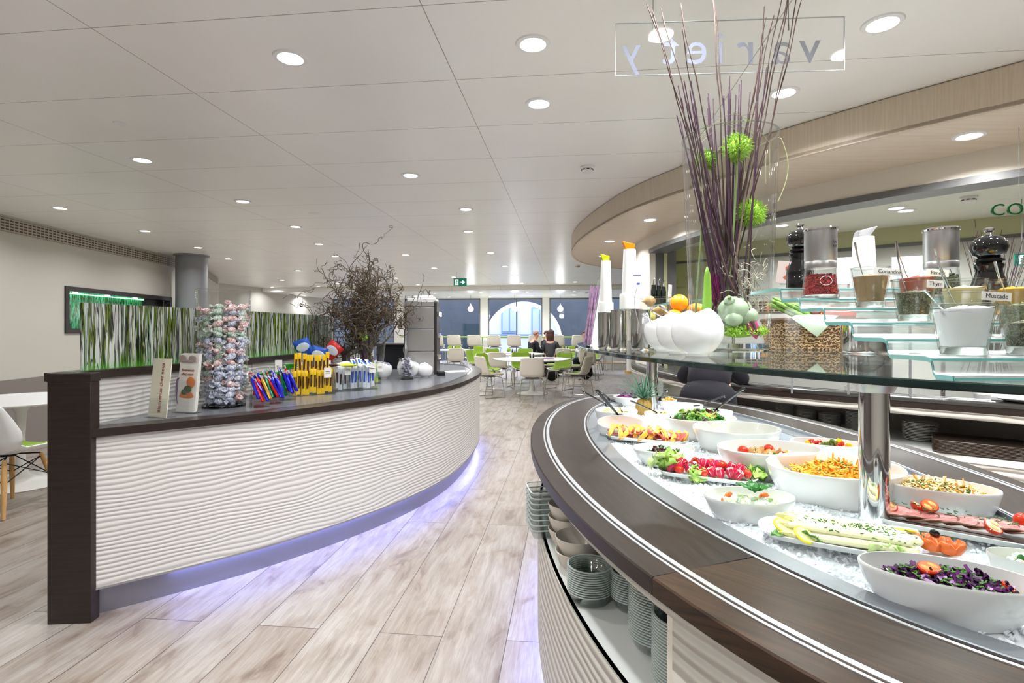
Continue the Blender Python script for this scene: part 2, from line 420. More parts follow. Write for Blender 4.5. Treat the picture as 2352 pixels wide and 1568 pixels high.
def dup(root, loc=None, rot=None, label=None, group=None, scale=None):
    def cp(o, par):
        c = o.copy(); COL.objects.link(c)
        if par is not None: c.parent = par
        for ch in KIDS.get(o.name, []): cp(ch, c)
        return c
    KIDS = {}
    for ch in COL.objects:
        if ch.parent: KIDS.setdefault(ch.parent.name, []).append(ch)
    r = cp(root, None)
    if loc is not None: r.location = loc
    if rot is not None: r.rotation_euler = rot if isinstance(rot, (tuple, list)) else (0, 0, rot)
    if scale is not None: r.scale = scale if isinstance(scale, (tuple, list)) else (scale,)*3
    if label: r['label'] = label
    if group: r['group'] = group
    return r
def text(body, size, material, parent, loc, rot, name='lettering', depth=.0006, align='CENTER'):
    cu = bpy.data.curves.new('t', 'FONT'); cu.body = body; cu.size = size; cu.extrude = depth; cu.align_x = align; cu.align_y = 'CENTER'; cu.resolution_u = 3
    ob = bpy.data.objects.new('t', cu); COL.objects.link(ob)
    dg = bpy.context.evaluated_depsgraph_get(); me = bpy.data.meshes.new_from_object(ob.evaluated_get(dg))
    bpy.data.objects.remove(ob); me.name = name
    me.materials.clear(); me.materials.append(MATS[material])
    o = bpy.data.objects.new(name, me); COL.objects.link(o); o.parent = parent; o.location = loc; o.rotation_euler = rot
    return o
def crom(pts, per=8, closed=False):
    out = []; n = len(pts)
    for i in range(n if closed else n-1):
        p0 = pts[(i-1) % n] if (closed or i > 0) else pts[i]; p1 = pts[i]; p2 = pts[(i+1) % n]
        p3 = pts[(i+2) % n] if (closed or i+2 < n) else p2
        for k in range(per):
            t = k/per; t2 = t*t; t3 = t2*t
            out.append(tuple(.5*((2*b)+(-a+c)*t+(2*a-5*b+4*c-d)*t2+(-a+3*b-3*c+d)*t3) for a, b, c, d in zip(p0, p1, p2, p3)))
    if not closed: out.append(tuple(pts[-1]))
    return out
ORD = ['first','second','third','fourth','fifth','sixth','seventh','eighth','ninth','tenth','eleventh','twelfth','thirteenth','fourteenth','fifteenth','sixteenth','seventeenth','eighteenth','nineteenth','twentieth']
# ================================================================== THE ROOM
G = R(6.25)                                        # the ceiling grid, beam and window wall are turned this much
def gridpt(x, y, o=(0.0, 0.0)): return (o[0] + x*math.cos(G) + y*math.sin(G), o[1] - x*math.sin(G) + y*math.cos(G))
CEIL = 2.60; LOWC = 2.474
PA = (-.281, 2.666)
fl = MB().box((0, 0, -.05), (22, 30, .1)).build('floor', 'oak_plank_floor', loc=(0, 8, 0), rot=(0, 0, -R(6.0))); struct(fl)
cl = MB().box((-.5, 3.47, .06), (17, 17.94, .12)).build('ceiling', 'perforated_metal_ceiling', loc=(PA[0], PA[1], CEIL), rot=(0, 0, -G)); struct(cl)
cl2 = MB().box((0, 2.1, .06), (20, 4.3, .12)).build('ceiling_far', 'perforated_metal_ceiling', loc=(*gridpt(0, 12.44, PA), LOWC), rot=(0, 0, -G)); struct(cl2); cl2.name = 'ceiling.001'
bm_ = MB().box((0, .03, 0), (20, .06, CEIL-LOWC)).build('trim_1', 'matte_white', loc=(*gridpt(0, 12.40, PA), (CEIL+LOWC)/2), rot=(0, 0, -G)); struct(bm_)
# left wall with the lit niche
WD = Vector((-.0756, .9971)); W0 = Vector((-4.90, -2.4))
def wl(y): return (y - W0.y)/WD.y
wang = math.atan2(WD.y, WD.x)
L_end = wl(9.3); n0, n1 = wl(6.68), wl(8.98); nz0, nz1 = 1.335, 1.868
w = MB()
def wb(x0, x1, z0, z1, y0=0., y1=.2, m=0, b=None): (b or w).box(((x0+x1)/2, (y0+y1)/2, (z0+z1)/2), (x1-x0, y1-y0, z1-z0), m=m)
wb(0, n0, 0, CEIL); wb(n1, L_end, 0, CEIL); wb(n0, n1, 0, nz0); wb(n0, n1, nz1, CEIL); wb(n0, n1, nz0, nz1, .15, .2)
wo = w.build('wall_left', 'wall_white', loc=(W0.x, W0.y, 0), rot=(0, 0, wang)); struct(wo)
nm = (n0+n1)/2
t = thing('niche_frame', 'dark framed wall niche lit green over a print of grass stems', 'wall display', (W0.x+WD.x*nm, W0.y+WD.y*nm, (nz0+nz1)/2), wang)
hw, hh = (n1-n0)/2, (nz1-nz0)/2
b = MB()
for x0, x1, z0, z1 in ((-hw-.03, -hw+.03, -hh-.03, hh+.03), (hw-.03, hw+.03, -hh-.03, hh+.03), (-hw, hw, -hh-.03, -hh+.03), (-hw, hw, hh-.03, hh+.03)):
    b.box(((x0+x1)/2, .03, (z0+z1)/2), (x1-x0, .1, z1-z0))
b.build('frame', 'frame_dark', t)
pw = hw*.56
b = MB(); b.add([(-hw,.142,-hh),(pw,.142,-hh),(pw,.142,hh),(-hw,.142,hh),(-hw,.15,-hh),(pw,.15,-hh),(pw,.15,hh),(-hw,.15,hh)], [(0,1,2,3),(7,6,5,4)], uv=[[(0,0),(2.2,0),(2.2,.9),(0,.9)]]*2)
b.build('printed_panel', 'grass_print_lit', t)
MB().box(((pw+hw)/2, .13, 0), (hw-pw, .03, 2*hh)).build('dark_panel', 'frame_dark', t)
MB().box(((pw-hw)/2, .125, hh-.045), (pw+hw-.02, .012, .012)).build('light_strip', 'led_green', t)
for k in range(3):
    MB().lathe([(0,0),(.03,0),(.03,.012),(0,.012)], 16, (-hw+.25+k*.62, .07, hh-.045)).build('spotlight', 'lamp_glow', t)
dd = MB().box((L_end/2, -.015, .4), (L_end, .03, .8)).build('baseboard_left', 'wall_taupe', loc=(W0.x, W0.y, 0), rot=(0, 0, wang)); struct(dd)
g = MB().box((L_end/2, -.008, 2.495), (L_end, .016, .15)).build('air_grille', 'punched_vent_grille', loc=(W0.x, W0.y, 0), rot=(0, 0, wang)); tag(g, 'long punched beige air grille under the ceiling on the left wall', 'air vent')
Wc = (W0.x+WD.x*L_end, W0.y+WD.y*L_end)
curve = crom([Wc, (-5.95, 10.2), (-6.35, 11.2), (-7.1, 12.9), (-7.85, 14.2)], 4)
wc = MB().sweep(curve, [(0,0),(0,CEIL),(-.15,CEIL),(-.15,0)], profclosed=True, side=1).build('wall_left_curve', 'wall_white'); struct(wc); wc.name = 'wall_left.001'
gc = MB().sweep(curve[2:12], [(.012,2.42),(.012,2.56),(0,2.56),(0,2.42)], profclosed=True, side=1).build('air_grille', 'punched_vent_grille'); tag(gc, 'short curved air grille high on the wall behind the grey column', 'air vent')
wf = MB().sweep([(-7.85, 14.2), (-6.6, 19.6)], [(0,0),(0,CEIL),(-.15,CEIL),(-.15,0)], profclosed=True).build('wall_left_far', 'wall_white'); struct(wf); wf.name = 'wall_left.002'
# enclosing walls behind the camera and to the right
struct(MB().box((0, -2.6, 1.3), (17, .2, 2.6)).build('wall_back', 'wall_white'))
struct(MB().box((7.2, 7.5, 1.3), (.2, 21, 2.6)).build('wall_right', 'wall_white'))
# grey column
t = thing('round_column', 'round grey column in front of the left wall', 'column', (-5.38, 8.95, 0))
MB().lathe([(0,0),(.235,0),(.235,2.585),(0,2.585)], 40).build('shaft', 'column_grey', t)
MB().lathe([(.232,2.58),(.265,2.58),(.265,2.598),(.232,2.598)], 40).build('collar', 'column_grey', t)

# far window wall: frames, panes, low wall and the bar ledge
FW = 19.0
def ws(px, off=0.):
    r = (px-1176)/FPX; Y = FW-off
    return Y*r/(math.cos(G) + r*math.sin(G))
def farpt(s, off, z=0.): q = gridpt(s, -off, (0., FW)); return (q[0], q[1], z)
edges = [(767, 906), (931, 1103), (1122, 1245), (1263, 1385), (1404, 1530)]
for k, (a, c) in enumerate(edges):
    xa, xc = ws(a), ws(c)
    o = bpy.data.objects.new('window_%d' % (k+1), None)
    b = MB()
    for x in (xa, xc): b.box((x, 0, LOWC/2), (.05, .06, LOWC))
    for z in (.04, 1.08, LOWC-.025): b.box(((xa+xc)/2, 0, z), (xc-xa, .06, .05))
    if k == 1: b.box((xa+(xc-xa)*.02, 0, 1.7), (.02, .05, 1.3))
    if k == 2: b.box(((xa+xc)/2+.05, 0, 1.25), (.035, .05, 2.4))
    f = b.build('window_%d' % (k+1), 'frame_grey', loc=farpt(0, 0), rot=(0, 0, -G)); struct(f)
    MB().box(((xa+xc)/2, 0, LOWC/2), (xc-xa, .012, LOWC)).build('pane', 'window_glass', f)
b = MB()
prev = -12.
for a, c in edges + [(4000, 4000)]:
    xa = ws(a) if a < 4000 else 7.8
    if prev < -11: b.box(((ws(748)-6)/2-.0, 0, LOWC/2), (6+ws(748)*1.0 if False else abs(-6-ws(748)), .16, LOWC)) if ws(748) > -6 else None
    prev = ws(c) if c < 4000 else 7.8
for a, c in ((700, 766), (907, 930), (1104, 1121), (1246, 1262), (1386, 1403)):
    b.box(((ws(a)+ws(c))/2, .02, LOWC/2), (ws(c)-ws(a), .16, LOWC))
b.box(((ws(1531)+8)/2, .02, LOWC/2), (8-ws(1531), .16, LOWC))
struct(b.build('wall_far', 'matte_white', loc=farpt(0, 0), rot=(0, 0, -G)))
struct(MB().box(((ws(1325)+7)/2, .12, .30), (7-ws(1325), .05, .6)).build('wall_far_low', 'matte_white', loc=farpt(0, .3), rot=(0, 0, -G))).name = 'wall_far.001'
t = thing('window_bar', 'long narrow high bar counter with green edge under the far windows', 'bar counter', farpt(0, .55), -G)
xa, xb = ws(925, .55), ws(1400, .55)
MB().box(((xa+xb)/2, 0, 1.10), (xb-xa, .42, .035)).build('bar_top', 'matte_white', t)
MB().box(((xa+xb)/2, -.215, 1.10), (xb-xa, .012, .036)).build('edge_strip', 'green_pad', t)
for px in (935, 1112, 1254, 1390): MB().lathe([(0,0),(.18,0),(.18,.015),(.03,.03),(.03,1.08),(0,1.08)], 16, (ws(px,.55), 0, 0)).build('leg', 'chrome', t)
o = MB().tube([(ws(1330,.6), 0, .22), (ws(1462,.6), 0, .22)], .02, 8).build('foot_rail', 'beech', loc=farpt(0, .6), rot=(0, 0, -G)); tag(o, 'thin brown foot rail along the white low wall on the right', 'rail')
t = thing('fluted_column', 'short fluted white column foot with tan base by the far right wall', 'column', (3.75, 16.6, 0))
MB().lathe([((.17 if k % 2 else .19), 0) for k in range(1)] + [(.18,0),(.18,2.45)], 28).build('shaft', 'matte_white', t)
MB().lathe([(0,0),(.24,0),(.24,.07),(.17,.08)], 28).build('base', 'beech', t)

# outside: dark facade with a round arch, bright building behind, ground
o = MB().box((0, 34, -.3), (80, 30, .1)).build('outside_ground', mat('asphalt', (120,122,126), .9)); struct(o); o.name = 'floor.001'
FY = 27.; cx, cz, rad = (1202-1176)/FPX*FY, .82, 1.80
b = MB(); ring = [(cx+rad*math.cos(a), cz+rad*math.sin(a)) for a in [PI*k/24 for k in range(25)]]
inn = [(cx+rad, -.3)] + ring + [(cx-rad, -.3)]
def outp(p):
    a = math.atan2(p[1]-cz, p[0]-cx); 
    return p
vs = []; fs = []
outer = []
for p in inn:
    if p[1] <= cz: outer.append((cx+14 if p[0] > cx else cx-14, p[1]))
    else:
        a = math.atan2(p[1]-cz, p[0]-cx); k = min(14/max(abs(math.cos(a)), 1e-6), 3.0/max(abs(math.sin(a)), 1e-6)); outer.append((cx+k*math.cos(a), cz+k*math.sin(a)))
n = len(inn)
for yy in (FY, FY+.6):
    for p in inn: vs.append((p[0], yy, p[1]))
    for p in outer: vs.append((p[0], yy, p[1]))
for i in range(n-1):
    fs.append((i, i+1, n+i+1, n+i)); fs.append((2*n+i, 3*n+i, 3*n+i+1, 2*n+i+1)); fs.append((i+1, i, 2*n+i, 2*n+i+1))
b.add(vs, fs, 0, False)
t = thing('arched_facade', 'dark blue grey building front with a round arch, outside the far windows', 'building', (0,0,0))
b.build('wall', mat('slate_facade', (58,64,74), .5, vary=(2,.12)), t)
b = MB(); 
for k in range(24):
    a0, a1 = PI*k/24, PI*(k+1)/24
    q = [(cx+(rad+d)*math.cos(a), yy, cz+(rad+d)*math.sin(a)) for yy in (FY-.06, FY+.1) for d, a in ((-.04,a0),(.16,a0),(.16,a1),(-.04,a1))]
    b.add(q, [(0,1,2,3),(7,6,5,4),(0,4,5,1),(1,5,6,2),(2,6,7,3),(3,7,4,0)], 0, False)
b.build('arch_moulding', mat('pale_stone', (196,202,214), .7), t)
for px in (960, 1085): MB().box(((px-1176)/FPX*FY, FY-.03, 1.05), (.9, .08, 1.2)).build('dark_opening', mat('dark_pane', (44,58,66), .2), t)
t = thing('white_building', 'bright white building with blue window frames seen through the arch', 'building', (0, 31, 0))
MB().box((.6, .2, 4), (16, .3, 9)).build('wall', mat('lit_white_wall', (246,248,252), .8), t)
for x in (-.15, 1.6, 3.2):
    f = MB().box((x, 0, 1.9), (.95, .1, 1.5)).build('window', mat('blue_frame', (150,180,226), .4), t)
    for dx in (-.22, .22): MB().box((x+dx, -.06, 1.9), (.36, .02, 1.3)).build('pane', mat('pale_blue_pane', (206,222,244), .2), f)
MB().box((.6, -.03, 1.05), (16, .06, .08)).build('ledge', 'blue_frame', t)

# ------------------------------------------------------------------ canopy, kitchen wall and opening
F_ = crom([(5.6,.0),(4.4,.75),(3.3,1.62),(2.37,2.47),(1.67,3.33),(1.29,4.06),(1.0,4.83),(.82,5.95),(.785,6.8),(.86,7.6),(1.12,8.4),(1.75,9.1),(2.8,9.6),(5.2,9.9),(7.1,10)], 6)
CZ = 2.40
o = MB().sweep(F_, [(0,CZ-.004),(0,CEIL-.008),(-.012,CEIL-.008),(-.012,CEIL),(-.03,CEIL),(-.03,CZ-.004)], profclosed=True, side=-1).build('trim_2', 'pale_birch'); struct(o)
poly = [(p[0], p[1]) for p in F_] + [(7.1, 0)]
o = MB().prism(poly, CZ, CZ+.02).build('ceiling_canopy', 'pale_birch_soffit'); struct(o); o.name = 'ceiling.002'
K_ = crom([(7.0,-.6),(5.6,.35),(4.6,1.30),(3.7,2.16),(2.87,2.99),(2.40,3.55),(2.03,4.12),(1.79,4.65),(1.65,5.16),(1.58,5.6),(1.55,6.0)], 6)
K2 = crom([(1.55,6.0),(1.53,6.35),(1.56,6.75),(1.70,7.05),(2.0,7.3),(3.0,7.6),(5,7.9),(7.1,8.0)], 5)
b = MB().sweep(K_, [(0,2.25),(0,CZ),(-.14,CZ),(-.14,2.25)], profclosed=True, side=-1)
b.sweep(K2, [(0,0),(0,CZ),(-.14,CZ),(-.14,0)], profclosed=True, side=-1)
struct(b.build('wall_kitchen', mat('cream_plaster', (226,220,206), .6)))
b = MB().sweep(K_, [(.012,2.21),(.012,2.255),(-.20,2.255),(-.20,2.21)], profclosed=True, side=-1)
b.box((1.70, 6.02, 1.6), (.30, .03, 1.27))
struct(b.build('trim_3', 'frame_grey'))
# inside the kitchen
kc = MB().prism([(1.72,6.6),(1.72,5.2),(2.2,4.1),(2.95,3.15),(4.7,1.4),(7.1,-.5),(7.1,8)], 2.38, 2.40); struct(kc.build('ceiling_kitchen', mat('kitchen_ceiling', (226,228,214), .5))).name = 'ceiling.003'
kb = [(1.78, 7.0), (3.0, 6.06), (4.57, 4.76), (7.1, 2.65)]
b = MB().sweep(kb, [(0,0),(0,2.18),(-.1,2.18),(-.1,0)], profclosed=True, side=1)
struct(b.build('wall_kitchen_lower', mat('kitchen_pale', (212,214,206), .35))).name = 'wall_kitchen.001'
b = MB().sweep(kb, [(.02,2.2),(.02,2.38),(-.1,2.38),(-.1,2.2)], profclosed=True, side=1)
b.sweep([(1.78,7.0),(2.45,6.48)], [(.025,0.9),(.025,2.38),(-.05,2.38),(-.05,0.9)], profclosed=True, side=1)
b.box((1.73, 6.5, 1.6), (.04, 1.0, 1.6))
struct(b.build('wall_kitchen_green', 'kitchen_green')).name = 'wall_kitchen.002'
struct(MB().sweep(kb, [(.03,2.18),(.03,2.21),(0,2.21),(0,2.18)], profclosed=True, side=1).build('trim_4', 'frame_grey'))
g = MB().sweep([(2.75,6.25),(3.0,6.06),(3.4,5.73)], [(.02,1.55),(.02,1.68),(0,1.68),(0,1.55)], profclosed=True, side=1).build('air_grille', 'punched_vent_grille'); tag(g, 'beige vent grille on the pale kitchen wall behind the spice stand', 'air vent')

# ------------------------------------------------------------------ lamps
def downlight_proto():
    t = thing('downlight', 'x', 'ceiling light', (0,0,0))
    MB().lathe([(.052,-.004),(.058,-.008),(.074,-.006),(.078,.0),(.074,.002),(.052,.002)], 28).build('trim_ring', 'soft_white', t)
    MB().lathe([(.0,.0),(.054,.0),(.054,-.003),(0,-.003)][::-1], 24).build('diffuser', 'lamp_glow', t)
    return t
DL = []
def downlight(p, label, group, first=[None], w=None, sc=1.0):
    if first[0] is None: first[0] = downlight_proto(); o = first[0]
    else: o = dup(first[0])
    o.location = p; o['label'] = label; o['group'] = group; o.scale = (sc, sc, 1)
    ld = bpy.data.lights.new('lamp', 'AREA'); ld.shape = 'DISK'; ld.size = .10; ld.energy = w or LAMP_W; ld.spread = R(150); ld.color = (.975, .985, 1.0)
    lo = bpy.data.objects.new('lamp', ld); COL.objects.link(lo); lo.parent = o; lo.location = (0, 0, -.012)
    DL.append(o); return o
near = [(667,132,'large recessed ceiling light at upper left, nearest on that side'),(1224,100,'large recessed ceiling light at top centre of the view'),(2027,53,'large recessed ceiling light at top right, right of the hanging glass sign'),
 (1238,237,'recessed ceiling light just below the one at top centre'),(1800,212,'recessed ceiling light behind the twigs at the rim of the tall vase'),(327,367,'recessed ceiling light at left, in front of the grey column'),
 (943,402,'recessed ceiling light above the grey dispenser tower, mid ceiling'),(138,477,'recessed ceiling light at far left above the air grille'),(558,462,'recessed ceiling light above the candy vase, mid ceiling'),
 (1070,480,'recessed ceiling light, upper one of a close pair left of the smoke detector'),(333,530,'recessed ceiling light just left of the grey column near the wall'),(679,520,'recessed ceiling light left of the twisted branches'),
 (1076,531,'recessed ceiling light, lower one of a close pair left of the smoke detector')]
for px, py, lb in near: downlight(at(px, py, CEIL), lb, 'recessed ceiling lights', w=LAMP_W*(.45 if px < 340 and py > 400 else 1))
rest = [(455,568),(525,594),(733,560),(932,585),(1127,580),(770,588),(648,643),(685,621),(731,657),(776,650),(845,617),(997,615),(1042,636),(1159,611),(1182,632),(1198,650),(910,638),(960,653),(1078,652),(1321,647),(625,659)]
for k, (px, py) in enumerate(sorted(rest)):
    downlight(at(px, py, CEIL), 'small distant ceiling light before the beam, %s from the left' % (ORD[k] if k < 20 else 'rightmost'), 'distant ceiling lights before the beam', w=LAMP_W*(.4 if px < 640 else .85))
low = [(699,679),(897,675),(939,682),(999,673),(1031,682),(1104,671),(1126,681),(1211,670),(1221,679),(1319,669),(1318,677)]
for k, (px, py) in enumerate(sorted(low)):
    q = at(px, py, LOWC); q = Vector((q.x*min(1, 18.2/q.y), min(q.y, 18.2), LOWC))
    downlight(q, 'tiny ceiling light in the lowered ceiling by the windows, %s from the left' % ORD[k], 'ceiling lights in the lowered ceiling', w=LAMP_W*.8)
for px, py, lb in ((2226,311,'recessed light in the wooden canopy at far right'),(1493,504,'recessed light in the canopy left of the tall vase'),(1400,553,'recessed light in the canopy above the white bottles'),(1385,587,'smallest recessed light at the far tip of the canopy')):
    downlight(at(px, py, CZ), lb, 'canopy lights', w=LAMP_W*.9)
for px, py, lb in ((1796,517,'recessed kitchen ceiling light above the dark pepper mill'),(2059,477,'recessed kitchen ceiling light above the white bottle')):
    downlight(at(px, py, 2.38), lb, 'kitchen ceiling lights')
# the same lamps go on above and behind the viewer
for x, y in ((-3.6,1.2),(-1.9,.6),(-.2,.9),(1.0,.9),(-2.6,-.9),(-.6,-.9),(1.4,-.9),(.6,1.75)):
    downlight(Vector((x, y, CEIL)), 'recessed ceiling light above and behind the viewer', 'ceiling lights behind the viewer')
for x, y in ((1.45,1.5),(1.5,.75)): downlight(Vector((x, y, CEIL)), 'added unseen ceiling light brightening the buffet, over the top edge of the view', 'added ceiling lights above the buffet', w=LAMP_W*.9)  # unseen downlights, added to brighten the bowls and ice
for x, y in ((3.3,1.9),(2.7,1.2),(3.0,2.35)): 
    downlight(Vector((x if x > 2 else 2.05, y, CZ if x > 2 else CZ)), 'recessed canopy light outside the right edge of the view', 'canopy lights out of view')
for x, y in ((4.2,3.6),(3.4,4.6),(5.0,2.6)): downlight(Vector((x, y, 2.38)), 'recessed kitchen light out of view', 'kitchen lights out of view')
# detectors, sprinkler caps
def detector(p, lb, s=1.0):
    t = thing('smoke_detector', lb, 'smoke detector', p); t.scale = (s, s, s)
    MB().lathe([(0,0),(.055,0),(.058,-.012),(.05,-.016),(0,-.016)], 24).build('base', 'soft_white', t)
    MB().lathe([(0,-.016),(.044,-.016),(.046,-.034),(.03,-.044),(0,-.044)], 24).build('sensor', 'matte_white', t)
    for k in range(8):
        a = k*PI/4; MB().box((.0455*math.cos(a), .0455*math.sin(a), -.026), (.004, .02, .006), rz=a).build('slot', 'black_matte', t)
detector(at(1349,383,CEIL), 'round white smoke detector on the ceiling left of the canopy')
detector(at(1326,609,CEIL)+Vector((0,0,0)), 'small distant smoke detector near the tip of the canopy')
detector(at(727,620,CEIL), 'small distant smoke detector left of the twisted branches')
detector(at(2225,452,2.38), 'white smoke detector on the kitchen ceiling at right')
detector(at(1347,671,LOWC), 'smoke detector in the lowered ceiling near the window')
o = MB().lathe([(0,-.006),(.035,-.006),(.04,0)], 24).build('sprinkler_cap', 'soft_white', loc=at(277,283,CEIL)); tag(o, 'flat white round cover on the ceiling at upper left', 'ceiling cap')
o = MB().lathe([(0,-.004),(.06,-.004),(.066,0)], 24).build('sprinkler_cap', 'soft_white', loc=at(723,490,CEIL)); tag(o, 'flat white round cover on the ceiling in the middle', 'ceiling cap')
# exit signs
def exit_sign(p, rz, lb, w=.28, h=.155):
    t = thing('exit_sign', lb, 'exit sign', p, rz)
    MB().box((0,0,0), (w, .03, h)).build('panel', 'exit_green', t)
    MB().box((0,0,h/2+.006), (w+.01, .04, .012)).build('housing', 'satin_steel', t)
    a = MB(); a.box((-w*.26,-.017,0),(w*.26,.003,h*.78))
    a.box((w*.12,-.017,0),(w*.30,.003,h*.14))
    a.add([(w*.18,-.0185,h*.30),(w*.40,-.0185,0),(w*.18,-.0185,-h*.30),(w*.18,-.0155,h*.30),(w*.40,-.0155,0),(w*.18,-.0155,-h*.30)], [(0,2,1),(3,4,5),(0,1,4,3),(1,2,5,4),(2,0,3,5)], 0, False)
    a.build('symbol', 'exit_white', t)
    r = MB(); q = h*.78
    r.ball((-w*.24,-.020,q*.36), (.010,.002,.010), 8)
    for pts in (((-.25,.28),(-.28,-.02)),((-.28,-.02),(-.22,-.18),(-.25,-.40)),((-.28,-.02),(-.33,-.18),(-.36,-.22)),((-.25,.2),(-.31,.08),(-.34,.16)),((-.25,.2),(-.20,.06),(-.17,.10))):
        r.tube([(w*u,-.020,q*v) for u, v in pts], .005, 6)
    r.build('running_figure', 'exit_green', t)
    b = MB()
    for x in (-w*.3, w*.3): b.tube([(x,0,h/2+.01),(x,0,CEIL-p[2])], .003, 6)
    b.build('hanger', 'satin_steel', t)
exit_sign(atY(1057,648,11.6), 0, 'green emergency exit sign with white arrow hanging in mid room')
exit_sign(Vector((4.06,4.15,1.90)), -.6, 'green exit sign at the right edge behind the mill and twigs', .22, .09)
# pendants
for k, px in enumerate((1081, 1182, 1287)):
    q = atY(px, 709, 17.3)
    t = thing('pendant_lamp', '%s of the three glowing glass pendants at the far windows' % ('leftmost','middle','rightmost')[k], 'pendant lamp', q, 0, 'glass pendants')
    MB().lathe([(0,-.095),(.05,-.086),(.085,-.055),(.098,-.01),(.085,.04),(.045,.08),(.016,.11),(.008,.16),(0,.16)], 24).build('shade', 'pendant_glow', t)
    MB().tube([(0,0,.2),(0,0,LOWC-q.z)], .004, 6).build('cord', 'black_matte', t)
    ld = bpy.data.lights.new('lamp', 'POINT'); ld.energy = 12; ld.shadow_soft_size = .1; lo = bpy.data.objects.new('lamp', ld); COL.objects.link(lo); lo.parent = t; lo.location = (0,0,-.16)
def clone(o, loc=None, rot=None, label=None, scale=None, parent=None):
    c = o.copy(); COL.objects.link(c)
    if loc is not None: c.location = loc
    if rot is not None: c.rotation_euler = rot
    if label: c['label'] = label
    if scale is not None: c.scale = scale if isinstance(scale, (tuple, list)) else (scale,)*3
    if parent is not None: c.parent = parent
    return c
# ================================================================== SNACK COUNTER (left)
LZ = .89
PC = crom([(-1.955,2.475),(-1.57,2.79),(-1.27,3.09),(-.914,3.56),(-.66,4.03),(-.50,4.5),(-.41,5.05),(-.365,5.65),(-.39,6.3),(-.54,6.85),(-.82,7.2),(-1.25,7.38)], 6)
BK = crom([(-2.14,2.47),(-2.12,2.75),(-2.01,3.3),(-1.93,3.8),(-1.85,4.7),(-1.81,5.7),(-1.85,6.6),(-1.95,7.2)], 5)
t = thing('snack_counter', 'curved white wavy counter with dark ledge and blue lit plinth, on the left', 'counter', (0,0,0))
MB().sweep(PC, [(0,.145),(0,.852),(-.03,.852),(-.03,.145)], profclosed=True, side=1).build('wavy_panel', 'wavy_white_panel', t)
MB().sweep(PC, [(-.055,0),(-.055,.145),(-.075,.145),(-.075,0)], profclosed=True).build('plinth', 'plinth_steel', t)
MB().sweep(PC, [(.002,.135),(.002,.145),(-.05,.145),(-.05,.135)], profclosed=True).build('bottom_rail', 'satin_steel', t)
led = MB()
for i in range(len(PC)-1):
    a, b_ = Vector(PC[i]), Vector(PC[i+1]); n = max(1, int((b_-a).length/.045)); d = (b_-a).normalized(); nn = Vector((d.y, -d.x))
    for k in range(n):
        p = a+(b_-a)*(k+.5)/n - nn*.034
        led.box((p.x, p.y, .132), (.012, .008, .005), rz=math.atan2(d.y, d.x))
led.build('led_strip', 'led_blue', t)
# wood ledge with a thin steel inlay, and the grey work surface
MB().sweep(PC, [(.022,.852),(.022,LZ),(-.115,LZ),(-.115,.852)], profclosed=True).build('dark_ledge', 'dark_wenge', t)
MB().sweep(PC, [(-.088,LZ),(-.088,LZ+.0015),(-.096,LZ+.0015),(-.096,LZ)], profclosed=True).build('steel_inlay', 'chrome', t)
def offs(path, d):
    out = []
    for i, p in enumerate(path):
        a = Vector(path[max(i-1,0)]); b_ = Vector(path[min(i+1,len(path)-1)]); tt = (b_-a).normalized(); out.append((p[0]+tt.y*d, p[1]-tt.x*d))
    return out
fr = offs(PC, -.115); poly = fr[2:] + BK[::-1][:-2]
MB().prism(poly, .852, LZ-.002).build('work_surface', mat('grey_worktop', (118,120,126), .22, .2), t)
# raised back wall, its dark cap and the dark end post
MB().sweep(BK, [(.0,0),(0,1.11),(.08,1.11),(.08,0)], profclosed=True, side=1).build('back_wall', 'wavy_white_panel', t)
MB().sweep(BK, [(-.03,1.11),(-.03,1.15),(.10,1.15),(.10,1.11)], profclosed=True).build('top_rail', 'dark_wenge', t)
MB().box((-2.035, 2.475, .555), (.19, .06, 1.11), rz=R(4)).build('end_post', 'dark_wenge', t, bevel=.003)
MB().box((-2.035, 2.475, 1.13), (.196, .066, .04), rz=R(4)).build('post_cap', 'dark_wenge', t, bevel=.003)
b_lamp = bpy.data.lights
for i in range(4, len(PC)-6, 6):               # light of the LED strip
    a, c2 = Vector(PC[i]), Vector(PC[i+6]); m_ = (a+c2)/2; d = (c2-a); 
    ld = bpy.data.lights.new('strip', 'AREA'); ld.shape = 'RECTANGLE'; ld.size = d.length*1.0; ld.size_y = .02; ld.energy = 2.6*d.length; ld.color = (.32,.36,1)
    lo = bpy.data.objects.new('strip', ld); COL.objects.link(lo); lo.parent = t; n = Vector((d.y,-d.x)).normalized()
    lo.location = (m_.x-n.x*.03, m_.y-n.y*.03, .128); lo.rotation_euler = (R(0), R(0), math.atan2(d.y, d.x))
# grass print glass screen on the rail
gs = thing('grass_screen', 'long glass screen printed with green grass stems on the counter rail', 'screen', (0,0,0))
SB = offs(BK, .03)[3:-12]
MB().sweep(SB, [(.005,1.15),(.005,1.482),(-.005,1.482),(-.005,1.15)], profclosed=True).build('printed_glass', 'grass_print', gs)
MB().sweep(SB, [(.0055,1.482),(.0055,1.486),(-.0055,1.486),(-.0055,1.482)], profclosed=True).build('top_edge', 'clear_glass', gs)

def onc(px, py, dz=0): p = at(px, py, LZ-.002); return Vector((p.x, p.y, LZ-.002+dz))
